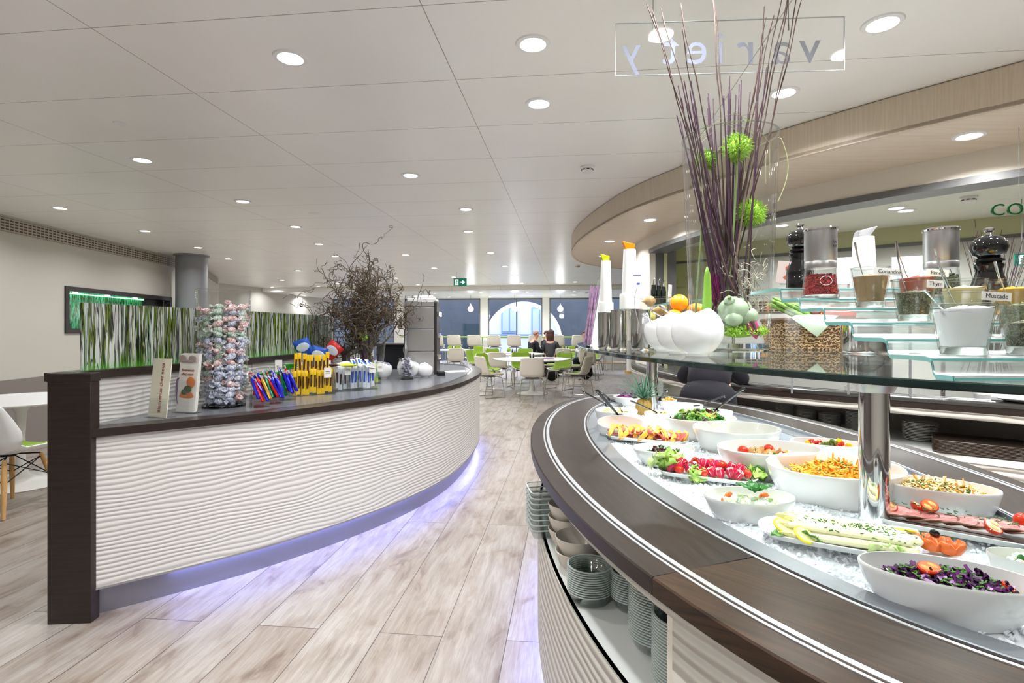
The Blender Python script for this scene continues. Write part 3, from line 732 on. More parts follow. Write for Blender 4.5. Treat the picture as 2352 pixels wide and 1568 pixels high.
# leaflet sign and brochure holder
p = onc(363, 958); t = thing('menu_card_sign', 'cream upright card reading Bienvenue chez nous sideways', 'sign', p, -.35)
T_ = Matrix.Rotation(R(-6), 3, 'X')
MB().box((0, .012, .155), (.135, .004, .31), R3=T_).build('card', 'paper_cream', t)
MB().box((0, -.004, .05), (.14, .002, .1), R3=T_).build('front_pane', 'acrylic', t); MB().box((0, .012, .002), (.15, .07, .004)).build('foot', 'acrylic', t)
text('Bienvenue chez nous', .031, 'print_red', t, (.010, .0080, .155), (T_ @ Matrix.Rotation(R(90),3,'X') @ Matrix.Rotation(R(90),3,'Z')).to_euler())
p = onc(424, 948); t = thing('brochure_holder', 'clear holder of white brochures with a picture of a dish, beside the vase of sweets', 'brochure holder', p, -.3)
for k in range(5): MB().box((0, .02+.004*k, .165+.0012*k), (.135, .002, .32), R3=T_).build('brochure', 'paper', t)
MB().box((0, -.006, .09), (.145, .002, .18), R3=T_).build('front_pane', 'acrylic', t)
MB().box((0, .05, .12), (.145, .002, .24), R3=T_).build('back_pane', 'acrylic', t)
MB().box((0, .022, .002), (.15, .07, .004)).build('base', 'acrylic', t)
text('Bienvenue\nchez nous', .022, 'print_red', t, (-.005, .0235, .225), (R(84), 0, 0), name='title')
b = MB()
for c, r, m in (((-.035,.018,.30),(.028,.001,.022),0),((.035,.018,.30),(.028,.001,.02),0),((0,.017,.285),(.065,.001,.008),0)): b.ball(c, r, 10, m)
b.build('photograph', mat('sepia_print', (160,146,140), .6), t)
b = MB(); b.ball((.03,.012,.17),(.03,.001,.03),14,0); b.ball((.0,.011,.08),(.055,.001,.045),16,0); b.build('dish_picture', mat('print_orange', (226,130,56), .6), t)
b = MB(); b.ball((.01,.009,.13),(.028,.001,.02),12); b.ball((-.015,.009,.115),(.02,.001,.016),12); b.build('broccoli_picture', mat('print_green', (56,88,40), .6), t)
b = MB(); b.tube([(-.05+.02*math.cos(a), .010, .12+.075*math.sin(a)) for a in [R(100+14*k) for k in range(12)]], .007, 6, flat=.15); b.build('plate_picture', mat('print_plum', (104,76,110), .6), t)

# ------------------------------------------------------------------ helpers for glassware
def glass_vase(name, label, cat, loc, rb, rt, h, th=.006, base=.02, group=None, m='clear_glass', n=48):
    t = thing(name, label, cat, loc, 0, group)
    MB().lathe([(rb,base),(rt,h),(rt-th,h),(rb-th,base+.002)], n).build('glass_wall', m, t)
    MB().lathe([(0,0),(rb-.004,0),(rb,.004),(rb,base),(0,base)], n).build('thick_base', 'solid_glass', t)
    MB().lathe([(rt+.001,h-.0012),(rt+.0006,h+.0005),(rt-th-.0006,h+.0005),(rt-th-.0006,h-.0012),(rt+.0006,h-.0012)], n).build('rim', 'rim_glass', t)
    return t
def open_box(w, d, h, th=.003, c=(0,0,0), b=None, m=0, hb=None):
    b = b or MB(); hb = hb or h
    b.box((c[0], c[1], c[2]+th/2), (w, d, th), m=m)
    b.box((c[0], c[1]-d/2+th/2, c[2]+h/2), (w, th, h), m=m); b.box((c[0], c[1]+d/2-th/2, c[2]+hb/2), (w, th, hb), m=m)
    for s in (-1, 1):
        x = c[0]+s*(w/2-th/2)
        b.add([(x-th/2,c[1]-d/2,c[2]),(x+th/2,c[1]-d/2,c[2]),(x+th/2,c[1]+d/2,c[2]),(x-th/2,c[1]+d/2,c[2]),(x-th/2,c[1]-d/2,c[2]+h),(x+th/2,c[1]-d/2,c[2]+h),(x+th/2,c[1]+d/2,c[2]+hb),(x-th/2,c[1]+d/2,c[2]+hb)],
              [(0,3,2,1),(4,5,6,7),(0,1,5,4),(1,2,6,5),(2,3,7,6),(3,0,4,7)], m, False)
    return b
def wrapper(name, col, base=(232,230,228), scale=22, thr=.5, wdt=.05):
    q = NT(name); v = q.mapped('Object'); n = q.n('TexNoise', Scale=scale, Detail=3, Distortion=1.5); q.l(v, n.inputs['Vector'])
    c = q.ramp(n.outputs['Fac'], [(thr-wdt-.03, base), (thr-wdt, col), (thr+wdt, col), (thr+wdt+.03, base)])
    q.l(c, q.b.inputs['Base Color']); q.b.inputs['Roughness'].default_value = .35; return q.m
wrapper('wrap_blue', (112,132,190), scale=52, wdt=.032); wrapper('wrap_red', (206,104,104), scale=52, wdt=.032); wrapper('wrap_green', (96,164,120), scale=52, wdt=.032)
for nm, c in (('foil_blue',(36,40,190)),('foil_red',(206,36,22)),('foil_green',(10,120,70)),('foil_silver',(190,190,196)),('foil_gold',(196,150,40))): mat(nm, c, .18, .55, bump=(60,.5,.003))
mat('pack_yellow', (240,196,20), .3, bump=(50,.4,.003)); mat('pack_white', (226,232,240), .3, vary=(60,.1)); mat('pack_blue', (40,90,190), .3, bump=(30,.5,.01)); mat('pack_lime', (196,216,40), .3); mat('pack_brown', (70,36,30), .4); mat('pack_red', (200,40,34), .3, bump=(30,.5,.01)); mat('pack_green', (60,180,50), .3, bump=(50,.5,.005))
# tall vase of wrapped sweets
vp = Vector((-1.735, 3.21, LZ-.002))
glass_vase('candy_vase', 'tall clear glass vase full of wrapped sweets on the snack counter', 'vase', vp, .118, .15, .70)
def candy_mesh(m):
    b = MB(); b.ball((0,0,0), (.030,.019,.019), 12, 0, jit=.12, seed=3)
    for s in (-1, 1):
        pts = []
        b.add([(s*.026,0,0)] + [(s*(.026+.024*(1 if k%2 else .88)), .020*math.sin(2*PI*k/9)*(1.0), .020*math.cos(2*PI*k/9)*.7) for k in range(9)], [(0,k+1,(k+1)%9+1) if s > 0 else (0,(k+1)%9+1,k+1) for k in range(9)], 0, False)
    return b.build('wrapped_sweet', m, solid=.0008)
proto = [tag(candy_mesh(m), 'sweet in white paper with %s print inside the tall glass vase' % c, 'sweet', 'wrapped sweets in the tall vase') for m, c in (('wrap_blue','blue'),('wrap_red','red'),('wrap_green','green'))]
used = [False]*3; rr = random.Random(5)
for L in range(18):
    z = .043 + L*.0325; rad = .118 + (.032*(z/.70)) - .034
    for k in range(13):
        ring = k < 9
        a = (k*2*PI/9 + L*.7) if ring else (k*2*PI/4 + L*1.1); r_ = (rad if ring else rad*.42) - rr.random()*.008
        w_ = (.6,.2,.2) if L < 12 else (.25,.3,.45)
        i = rr.choices((0,1,2), w_)[0]
        if L >= 17 and rr.random() < .5: continue
        pos = (vp.x+r_*math.cos(a), vp.y+r_*math.sin(a), vp.z+z+rr.uniform(-.006,.006)); ro = (rr.uniform(-.6,.6), rr.uniform(-.7,.7), a+PI/2+rr.uniform(-.9,.9))
        s_ = rr.uniform(.92,1.12)
        if not used[i]: o = proto[i]; used[i] = True; o.location = pos; o.rotation_euler = ro
        else: clone(proto[i], pos, ro, scale=s_)
# chocolate sticks in three small clear cups
cups = [(596,934,'left'),(628,926,'middle'),(660,917,'right')]
stick = {}
def stick_proto(m, m2='foil_silver'):
    b = MB(); b.tube([(0,0,-.075),(0,0,-.07),(0,0,.052),(0,0,.06)], [.004,.0125,.0125,.006], 8, 0, flat=.7)
    b.tube([(0,0,.058),(0,0,.066),(0,0,.082)], [.004,.009,.014], 8, 1, flat=.4)
    return b.build('chocolate_stick', [m, m2])
for nm, c in (('foil_blue','blue'),('foil_red','red'),('foil_green','green'),('foil_gold','gold')): stick[nm] = [tag(stick_proto(nm), 'thin chocolate stick in %s foil leaning in a clear cup' % c, 'chocolate stick', 'foil chocolate sticks'), False]
rr = random.Random(11)
for px, py, w_ in cups:
    p = onc(px, py); p.z = LZ-.002
    t = thing('clear_cup', '%s one of three small clear square cups of foil sticks' % w_, 'cup', p, .62, 'cups of foil sticks')
    open_box(.095,.085,.085,.002).build('walls', 'acrylic', t)
    for k in range(12):
        nm = rr.choice(['foil_blue','foil_blue','foil_red','foil_blue','foil_red','foil_gold' if w_ == 'left' else 'foil_green'])
        dx, dy = -.03+.02*(k % 4), -.024+.02*(k//4)
        c, s = math.cos(.62), math.sin(.62); loc = (p.x+dx*c-dy*s, p.y+dx*s+dy*c, p.z+.095+rr.uniform(0,.03)+.012*(k//4)); ro = (rr.uniform(-.05,.1)-.12, -.42+rr.uniform(-.15,.12), rr.uniform(-.3,.3))
        o, u = stick[nm]
        if not u: o.location = loc; o.rotation_euler = ro; stick[nm][1] = True
        else: clone(o, loc, ro)
# bins of snack bars
def bar_proto(name, m, label, cat, grp, L=.16, w=.028, th=.012, m2=None, txt=None):
    b = MB()
    b.grid(lambda u, v: ((u-.5)*w*(1+.12*math.cos(v*2*PI)), -th/2*math.sin(PI*u)**.5*math.sin(PI*min(1,max(0,(v-.04)/.92)))**.4 if .04 < v < .96 else 0, (v-.5)*L), 8, 14)
    b.grid(lambda u, v: ((.5-u)*w*(1+.12*math.cos(v*2*PI)), th/2*math.sin(PI*u)**.5*math.sin(PI*min(1,max(0,(v-.04)/.92)))**.4 if .04 < v < .96 else 0, (v-.5)*L), 8, 14)
    if m2: b.box((0,-th*.52,.0), (w*.5,.001,L*.5), m=1)
    return tag(b.build(name, [m] + ([m2] if m2 else [])), label, cat, grp)
def bin_(px, py, w, d, h, rz, label, hb=None, dz=0, card=True):
    p = onc(px, py); p.z = LZ-.002+dz
    t = thing('clear_bin', label, 'bin', p, rz, 'clear snack bins')
    open_box(w, d, h, .003, hb=hb).build('walls', 'acrylic', t)
    if card:
        MB().box((w*.3, -d/2-.002, h*.82), (.05, .0015, .07)).build('price_card', 'paper', t)
        MB().box((w*.3, -d/2-.003, h*.86), (.03, .0005, .004)).box((w*.3, -d/2-.003, h*.80), (.034, .0005, .003)).build('print', 'print_dark', t)
    return p, t
def fill(proto, p, rz, cols, rows, w, d, z0, tilt=.0, rs=3, skew=.0, jz=.01):
    rg = random.Random(rs); first = True
    for r_ in range(rows):
        for c_ in range(cols):
            dx = (c_-(cols-1)/2)*w/cols + rg.uniform(-.003,.003); dy = (r_-(rows-1)/2)*d/rows
            loc = (p.x+dx*math.cos(rz)-dy*math.sin(rz), p.y+dx*math.sin(rz)+dy*math.cos(rz), p.z+z0+rg.uniform(-jz,jz)+.006*r_)
            ro = (-.04+tilt, skew+rg.uniform(-.07,.07), rz+rg.uniform(-.2,.2))
            if first: proto.location = loc; proto.rotation_euler = ro; first = False
            else: clone(proto, loc, ro)
p, t = bin_(716, 905, .30, .15, .19, .62, 'clear bin full of yellow snack bars on the snack counter')
y1 = bar_proto('snack_bar', 'pack_yellow', 'yellow wrapped snack bar standing in the wide clear bin', 'snack bar', 'yellow snack bars', .17, .026, .014, 'pack_brown'); fill(y1, p, .62, 10, 2, .27, .11, .095, 0, 4)
y2 = clone(y1); y2['label'] = 'yellow snack bar of the upper row in the wide clear bin'; y2['group'] = 'upper yellow snack bars'; fill(y2, Vector((p.x,p.y,p.z)), .62, 9, 1, .25, .11, .205, .1, 5, jz=.012)
p, t = bin_(783, 896, .11, .12, .19, .62, 'narrow clear bin of tiny sweet bags right of the yellow bars')
b1 = bar_proto('snack_bar', 'pack_white', 'white and brown bar in the narrow bin right of the yellow bars', 'snack bar', 'white brown bars', .16, .026, .014, 'pack_brown'); fill(b1, p, .62, 3, 1, .09, .08, .09, 0, 8)
p, t = bin_(830, 893, .22, .13, .20, .55, 'clear glass bin of blue and white chewing gum sticks')
g1 = bar_proto('gum_pack', 'pack_white', 'blue and white gum stick in the glass bin', 'gum', 'blue and white gum packs', .17, .028, .014, 'pack_blue'); fill(g1, p, .55, 6, 2, .19, .09, .10, 0, 9)
g2 = clone(g1); g2['label'] = 'blue and white gum stick lying across the top of the glass bin'; g2['group'] = 'gum packs on top'
fill(g2, Vector((p.x,p.y,p.z)), .55, 4, 1, .16, .08, .205, -1.2, 10)
p, t = bin_(862, 880, .08, .12, .17, .5, 'small clear bin with green gum at the right end of the bins')
g3 = bar_proto('gum_pack', 'pack_lime', 'lime green gum pack in the small right bin', 'gum', 'lime gum packs', .16, .026, .014, 'pack_green'); fill(g3, p, .5, 2, 1, .05, .08, .09, 0, 12)
# back row of bins
def binb(x, y, w, d, h, rz, label, z=0):
    t = thing('clear_bin', label, 'bin', (x, y, LZ-.002+z), rz, 'clear snack bins'); open_box(w, d, h, .003).build('walls', 'acrylic', t)
    MB().box((w*.32, -d/2-.002, h*.9), (.045, .0015, .08)).build('price_card', 'paper', t); return Vector((x, y, LZ-.002+z)), t
p, t = binb(-1.68, 3.66, .20, .16, .24, .5, 'clear bin of small red packets behind the foil sticks')
r1 = bar_proto('snack_bar', 'pack_red', 'small red packet in the back bin behind the foil sticks', 'snack bar', 'red packets', .12, .034, .016); fill(r1, p, .5, 5, 2, .17, .12, .075, .2, 14)
r2 = bar_proto('snack_bar', 'pack_green', 'green packet lying on top of the red packets', 'snack bar', 'green packets on red ones', .13, .05, .016); r2.location = (p.x-.03,p.y,p.z+.16); r2.rotation_euler = (1.3,.3,.5+R(90)); clone(r2, (p.x+.05,p.y+.02,p.z+.165), (1.4,-.2,.7+R(90)))
p, t = binb(-1.66, 3.98, .20, .16, .20, .5, 'clear bin of bright green snack packets in the back row')
g4 = bar_proto('snack_bar', 'pack_green', 'bright green snack packet in the back row bin', 'snack bar', 'bright green packets', .16, .05, .02); fill(g4, p, .5, 4, 2, .18, .12, .15, .9, 15)
p, t = binb(-1.49, 3.90, .20, .14, .17, .5, 'clear bin of white and orange chocolate bars behind the yellow bars')
w1 = bar_proto('snack_bar', 'pack_white', 'white bar with orange print behind the yellow bars', 'snack bar', 'white and orange bars', .13, .03, .016, 'pack_red'); fill(w1, p, .5, 6, 2, .17, .1, .12, .5, 16)
p, t = binb(-1.57, 4.26, .26, .16, .20, .45, 'clear bin holding the blue and red crisp bags')
def crisp_bag(m, loc, ro, lb, txt):
    b = MB(); W, H = .12, .18
    for s in (1, -1):
        b.grid(lambda u, v, s=s: ((u-.5)*W*(1+.05*math.cos(2*PI*v)), -s*.03*(math.sin(PI*u)**.6)*(math.sin(PI*v)**.5 if 0 < v < 1 else 0) + .004*math.sin(9*u+5*v), (v-.5)*H) if s > 0 else ((.5-u)*W*(1+.05*math.cos(2*PI*v)), .03*(math.sin(PI*u)**.6)*(math.sin(PI*v)**.5 if 0 < v < 1 else 0), (v-.5)*H), 10, 12)
    o = b.build('bag', m); t = thing('crisp_bag', lb, 'crisp bag', loc, ro); o.parent = t
    MB().ball((0,-.031,.03), (.05,.004,.035), 12).build('printed_patch', 'pack_white', t)
crisp_bag('pack_blue', (-1.66, 4.26, LZ+.30), (.2,-.35,.3), 'blue crisp bag standing upright, left of two blue ones', '')
crisp_bag('pack_blue', (-1.54, 4.22, LZ+.24), (.2,.30,.3), 'blue crisp bag between the other blue bag and the red one', '')
crisp_bag('pack_red', (-1.47, 4.32, LZ+.28), (.3,.75,.3), 'red crisp bag leaning to the right behind the blue ones', '')
for k, (x, y, m, lb) in enumerate([(-1.36,4.02,'pack_brown','black and orange bar lying behind the gum bin'),(-1.27,4.08,'pack_lime','yellow packet lying behind the gum bin'),(-1.22,4.00,'pack_lime','yellow packet lying nearest the white bowls')]):
    o = bar_proto('snack_bar', m, lb, 'snack bar', None, .13, .036, .02); o.location = (x, y, LZ+.012+.18); o.rotation_euler = (R(90), 0, 1.9)
MB_ = open_box(.26,.16,.17,.003); t = thing('clear_bin', 'clear bin under the lime and black packets behind the gum', 'bin', (-1.28, 4.05, LZ-.002), .5); MB_.build('walls', 'acrylic', t)
# white ball bowls
def ball_bowl(loc, r, rz, lb, tilt=.5, content=None, spoon=False, m='white_gloss', group=None):
    t = thing('ball_bowl', lb, 'bowl', loc, rz, group)
    T = Matrix.Translation((0,0,0)).to_3x3(); T = Matrix.Rotation(tilt, 3, 'Y')
    prof = []
    n = 18; cut = R(48)
    prof = [(r*math.sin(a), -r*math.cos(a)) for a in [ (PI-cut)*k/n for k in range(n+1)]]
    prof += [((r-.006)*math.sin(a), -(r-.006)*math.cos(a)) for a in [(PI-cut)*(n-k)/n for k in range(n+1)]]
    MB().lathe(prof, 36, (0,0,r*.98), T=T).build('body', m, t)
    MB().lathe([(0,0),(r*.42,0),(r*.46,.006),(r*.5,r*.16),(0,r*.16)], 24).build('foot', m, t)
    if content: 
        b = MB(); rg = random.Random(int(r*1000))
        for k in range(14):
            a = rg.random()*6.28; q = rg.random()*r*.5; v = T @ Vector((q*math.cos(a), q*math.sin(a), r*.45+rg.random()*.02)); b.ball((v.x, v.y, v.z+r), (.018,.012,.012), 8, jit=.3, seed=k)
        b.build('packets', content, t)
    if spoon:
        a = T @ Vector((0,0,r*.2)); 
        b = MB(); b.tube([(a.x-.01,a.y,a.z+r),(a.x-r*.5,a.y,a.z+r*1.75),(a.x-r*1.05,a.y,a.z+r*2.25),(a.x-r*1.15,a.y,a.z+r*2.28)], [.003,.003,.006,.004], 8, flat=.4); b.build('spoon_handle', 'chrome', t)
    return t
for px, py, wpx, lb, c in ((876,870,44,'round white bowl of blue sachets, beside the clear bins','wrap_blue'),(935,869,50,'round white bowl with slanted rim, between the other two at the right',None),(975,867,36,'smallest round white bowl with paper inside, beside the grey tower','paper')):
    p = onc(px, py); r = wpx/2/FPX*p.y; p.y += r*.5; ball_bowl(p, r, .2, lb, .35, c)
p = Vector((-1.46, 4.62, LZ-.002)); ball_bowl(p, .10, 2.6, 'large round white bowl behind the bins, left one', .5, 'wrap_blue')
p = Vector((-1.26, 4.62, LZ-.002)); ball_bowl(p, .095, 2.6, 'round white bowl behind the gum bin, right of the larger one', .5, 'wrap_red')
# glass vase with chocolate packets and a pepper mill behind
p = Vector((-.98, 4.98, LZ-.002)); glass_vase('packet_glass', 'square looking glass of dark wrapped sweets between white bowls', 'glass', p, .06, .075, .2)
b = MB(); rg = random.Random(2)
for k in range(60): a = rg.random()*6.28; q = rg.random()*.05; b.ball((q*math.cos(a), q*math.sin(a), .03+.0028*k), (.018,.011,.011), 8, T=Matrix.Rotation(rg.random()*6, 3, 'Z'), jit=.3, seed=k)
o = b.build('dark_sweets', wrapper('wrap_dark', (190,190,210), (50,36,40), 60), loc=p); tag(o, 'dark wrapped sweets heaped in the glass', 'sweets', kind='stuff')
# steel dispenser tower
def boxy(b, x0, x1, y0, y1, z0, z1, m=0): return b.box(((x0+x1)/2, (y0+y1)/2, (z0+z1)/2), (x1-x0, y1-y0, z1-z0), m=m)
t = thing('steel_tower', 'tall brushed steel cutlery tower on the snack counter', 'dispenser', (-.93, 5.55, LZ-.002), .03)
for z0, z1 in ((.012,.242),(.246,.470),(.474,.695),(.699,.75)): boxy(MB(), -.165, .135, -.16, .16, z0, z1).build('steel_panel', 'brushed_steel', t, bevel=.004)
boxy(MB(), -.17, .165, -.165, .165, 0, .012).build('base', 'satin_steel', t)
boxy(MB(), .136, .163, -.155, .155, .02, .74).build('side_column', 'frame_dark', t)
for z in (.16,.38,.6): boxy(MB(), .15, .185, -.12, .1, z, z+.045).build('side_slot', 'chrome', t)
t2 = thing('paper_stack', 'white paper and foam lids piled on top of the steel tower', 'papers', (-.93, 5.55, LZ+.75), .03)
boxy(MB(), -.14, .15, -.14, .14, 0, .03).build('lid', 'soft_white', t2, bevel=.008); boxy(MB(), -.08, .12, -.1, .12, .03, .06).build('lid', 'soft_white', t2, bevel=.012)
o = MB().box((0,0,.002), (.28,.2,.004)).build('paper_sheet', 'paper', loc=(-.62, 5.9, LZ-.002), rot=(0,0,.5)); tag(o, 'white paper sheet lying at the counter end', 'paper')
t = thing('card_reader', 'small black device at the foot of the steel tower', 'device', (-.72, 5.4, LZ-.002), .2)
MB().box((0,0,.02), (.08,.12,.04)).build('case', 'black_plastic', t, bevel=.004); MB().box((0,.0,.043), (.06,.05,.004)).build('screen', 'frame_grey', t)
# black machine behind
t = thing('till_display', 'black till with flat screen behind the branch vase', 'till', (-1.42, 6.45, LZ-.002), -.1)
MB().box((0,0,.14), (.34,.3,.28)).build('cabinet', 'black_plastic', t, bevel=.01); MB().box((0,-.02,.29), (.36,.32,.02)).build('top', 'frame_dark', t)
MB().lathe([(0,0),(.09,0),(.09,.01),(0,.01)], 24, T=Matrix.Rotation(R(80),3,'Y')).build('round_screen', 'black_matte', t, loc=(.26,0,.32))
t = thing('pepper_grinder', 'thin grey standing mill beside the steel tower', 'mill', (-1.06, 5.3, LZ-.002))
MB().lathe([(0,0),(.03,0),(.03,.02),(.014,.04),(.014,.22),(.024,.25),(.024,.28),(.014,.30),(.016,.42),(.016,.46),(0,.46)], 16).build('body', 'satin_steel', t)
# vase with twisted branches
bp_ = Vector((-1.38, 5.02, LZ-.002))
glass_vase('branch_vase', 'wide glass vase holding twisted brown branches on the snack counter', 'vase', bp_, .155, .20, .47)
t = thing('twisted_branches', 'bundle of twisted brown branches standing in the wide glass vase', 'branches', bp_)
rg = random.Random(21)
def wander(p, d, n, step, r0, r1, curl, b, pull=None, depth=0):
    pts = [Vector(p)]; d = Vector(d).normalized(); ax = Vector((rg.uniform(-1,1), rg.uniform(-1,1), rg.uniform(-1,1))).normalized(); w = curl
    for k in range(n):
        if k % 5 == 0: ax = Vector((rg.uniform(-1,1), rg.uniform(-1,1), rg.uniform(-1,1))).normalized(); w = curl*rg.uniform(-1,1)*1.6
        d = (Matrix.Rotation(w, 3, ax) @ d); 
        if pull is not None: d = (d + pull*.19).normalized()
        pts.append(pts[-1] + d*step)
        if depth < 2 and k > n*.2 and rg.random() < (.19 if depth == 0 else .08):
            dd = (d + Vector((rg.uniform(-1,1), rg.uniform(-1,1), rg.uniform(-.3,.9)))*1.1).normalized()
            wander(pts[-1], dd, int(n*.55), step*.9, r0*.62*(1-k/n*.4), .0024, curl*1.1, b, (pull or Vector((0,0,0)))*.6 + Vector((dd.x,dd.y,0))*.4, depth+1)
    K = len(pts); b.tube(pts, [r0+(r1-r0)*i/(K-1) for i in range(K)], 5 if depth == 0 else 4)
for k in range(30):
    a = k*2*PI/30 + rg.uniform(-.2,.2); b = MB()
    st = Vector((.08*math.cos(a+2.5), .08*math.sin(a+2.5), .03)); mid = Vector((.13*math.cos(a), .13*math.sin(a), .47))
    out = Vector((math.cos(a)*.20, math.sin(a)*.15, 1.0))
    wander(mid*0.6+st*.4, (mid-st), 34+rg.randrange(30), .020, .0085, .0034, .84, b, out.normalized()*(1.1 if k % 2 else .8))
    pts = [st+(mid*.6+st*.4-st)*s+Vector((math.sin(s*9+k)*.012, math.cos(s*7+k)*.012, 0)) for s in [i/8 for i in range(9)]]; b.tube(pts, .0075, 6)
    b.build('branch', 'bark', t)
t = thing('purple_twig_bundle', 'dark purple bundle of thin twigs leaning in the branch vase', 'twigs', bp_)
b = MB()
for k in range(46):
    a = rg.random()*6.28; q = rg.random()*.018
    b.tube([(.06+q*math.cos(a), q*math.sin(a)-.05, .02), (-.02+q*math.cos(a)*1.2, q*math.sin(a)-.06, .32), (-.115+q*1.6*math.cos(a), -.06+q*1.6*math.sin(a), .60+rg.uniform(-.03,.16))], [.0025,.0022,.0012], 4)
b.build('bundle', 'twig_purple', t)
o = thing('green_sprig', 'bright green leafy sprig inside the branch vase', 'sprig', bp_); b = MB()
for k in range(26): 
    v = Vector((rg.uniform(-1,1), rg.uniform(-1,1), rg.uniform(-1,1))).normalized()*.035; b.ball((.01+v.x, -.1+v.y, .41+v.z), (.014,.004,.02), 6, T=Euler((rg.random()*3,rg.random()*3,0)).to_matrix())
b.build('leaves', 'moss_bright', o)
o = thing('grey_moss', 'tangle of grey brown dried roots in the branch vase', 'dried plant', bp_); b = MB()
for k in range(60):
    a = rg.random()*6.28; q = rg.uniform(.03,.12); z = rg.uniform(.03,.40); pts = [(q*math.cos(a)+rg.uniform(-.02,.02), q*math.sin(a)+rg.uniform(-.02,.02), z)]
    for j in range(5): a += rg.uniform(-.6,.6); pts.append((q*math.cos(a), q*math.sin(a), min(.44, max(.025, z+rg.uniform(-.05,.05)))))
    b.tube(pts, .003, 4)
b.build('roots', mat('dry_root', (96,88,72), .8), o); o['kind'] = 'stuff'
o = MB().box((0,0,.15), (.08,.012,.30)).build('menu_holder', mat('brown_card', (120,100,90), .6), loc=(-1.62,5.2,LZ-.002), rot=(0,0,.1)); tag(o, 'brownish upright menu card before the grass screen', 'menu card')

# ================================================================== FURNITURE
def shell_grid(b, prof, wid, curve, thick, m=0, inset=0, lift=0):
    # prof: (y,z) from front of seat to top of back; facing +y
    K = len(prof); P = [Vector((0, p[0], p[1])) for p in prof]
    Ns = []
    for i in range(K):
        tt = (P[min(i+1,K-1)]-P[max(i-1,0)]).normalized(); Ns.append(Vector((0, tt.z, -tt.y))*1.0)
    def fn(u, v):
        x = v*(K-1); i = min(int(x), K-2); f = x-i
        p = P[i].lerp(P[i+1], f); n = Ns[i].lerp(Ns[i+1], f).normalized(); 
        w = wid[i]*(1-f)+wid[i+1]*f - inset; c = curve[i]*(1-f)+curve[i+1]*f
        s = (u-.5)*2
        e = 1 - .25*max(0, abs(v-.5)*2-.86)/.14*s*s
        return p + n*(c*s*s*s*s*.6 + c*s*s*.4 + lift) + Vector((s*w/2*e, 0, 0))
    b.grid(fn, 10, 3*(K-1), m)
def chair_shell(seat=.44, back=.36, sc=1.0):
    prof = [(.23,seat-.015),(.20,seat+.002),(.08,seat-.004),(-.06,seat-.010),(-.14,seat+.005),(-.185,seat+.05),(-.205,seat+.12),(-.225,seat+.2),(-.25,seat+back-.03),(-.26,seat+back)]
    wid = [.38,.42,.45,.45,.45,.455,.46,.455,.43,.40]; cv = [.02,.03,.04,.045,.05,.055,.05,.04,.03,.025]
    return prof, wid, cv
def make_chair(seat=.45, back=.37, pad='green_pad', stool=False, name='dining_chair'):
    t = thing(name, 'x', 'chair', (0,0,0))
    prof, wid, cv = chair_shell(seat, back)
    b = MB(); shell_grid(b, prof, wid, cv, .01); b.build('shell', 'cream_shell', t, solid=.012)
    b = MB(); shell_grid(b, prof[1:], wid[1:], cv[1:], .01, inset=.02, lift=.011); b.build('seat_pad', pad, t, solid=.008)
    MB().box((0,.0,seat-.03), (.26,.26,.02)).build('seat_mount', 'frame_grey', t, bevel=.004)
    fx = .235
    for sx in (-1, 1):
        for sy in (-1, 1):
            MB().tube([(sx*.12, sy*.1, seat-.03), (sx*.19, sy*.15, seat-.045), (sx*.21, sy*.17, seat-.07), (sx*fx, sy*.235, .01)], .009, 8).build('leg', 'chrome', t)
        MB().tube([(sx*fx, -.235, .012), (sx*fx, .235, .012)], .009, 8).build('floor_bar', 'chrome', t)
    if stool: MB().tube([(-.215,.2,.28),(.215,.2,.28)], .009, 8).build('foot_rest', 'chrome', t)
    return t
def tulip_table(x, y, r, h, lb, base=.33, cloth=True, top='white_laminate', group='round dining tables'):
    t = thing('round_table', lb, 'table', (x, y, 0), 0, group)
    MB().lathe([(0,h-.028),(r-.05,h-.026),(r-.004,h-.012),(r,h-.006),(r-.003,h),(0,h)], 56).build('tabletop', top, t)
    MB().lathe([(0,0),(base,0),(base,.006),(base-.04,.016),(.12,.035),(.06,.07),(.035,.16),(.03,.4),(.04,.62),(.09,h-.03),(0,h-.03)], 36).build('pedestal', 'matte_white', t)
    MB().lathe([(base-.005,0),(base+.003,0),(base+.003,.008),(base-.005,.008)], 36).build('base_ring', 'chrome', t)
    return t
chair0 = make_chair(); chair0['group'] = 'white and green dining chairs'; first_used = [False]
def chair_at(x, y, face, lb):
    if not first_used[0]: o = chair0; first_used[0] = True; o.location = (x, y, 0); o.rotation_euler = (0,0,face-PI/2)
    else: o = dup(chair0, (x, y, 0), face-PI/2)
    o['label'] = lb; return o
def set_around(cx, cy, r, angs, names):
    for a, nm in zip(angs, names):
        a = R(a); chair_at(cx+r*math.cos(a), cy+r*math.sin(a), a+PI, nm)
T1 = (.42, 11.25); tulip_table(T1[0], T1[1], .82, .74, 'nearest large round white pedestal table of the dining area')
set_around(*T1, 1.06, [-92,-146,-30,150,52,100], ['cream dining chair with its back to the viewer at the nearest round table','cream and green chair seen from the side, left of the nearest round table','cream and green chair seen from the side, right of the nearest round table','green fronted chair at the far left of the nearest round table','green fronted chair at the far right of the nearest round table','green fronted chair behind the nearest round table'])
T2 = (.04, 13.7); tulip_table(T2[0], T2[1], .80, .74, 'second round white table behind the nearest one')
set_around(*T2, 1.05, [-108,-22,118,75,160], ['cream chair with its back to the viewer at the second round table','cream chair at the right of the second round table','green fronted chair far left at the second round table','green fronted chair behind the second round table','green fronted chair at the left side of the second round table'])
T0 = (-1.78, 16.3); tulip_table(T0[0], T0[1], .62, .74, 'round white table at the left of the dining area beside the steel tower')
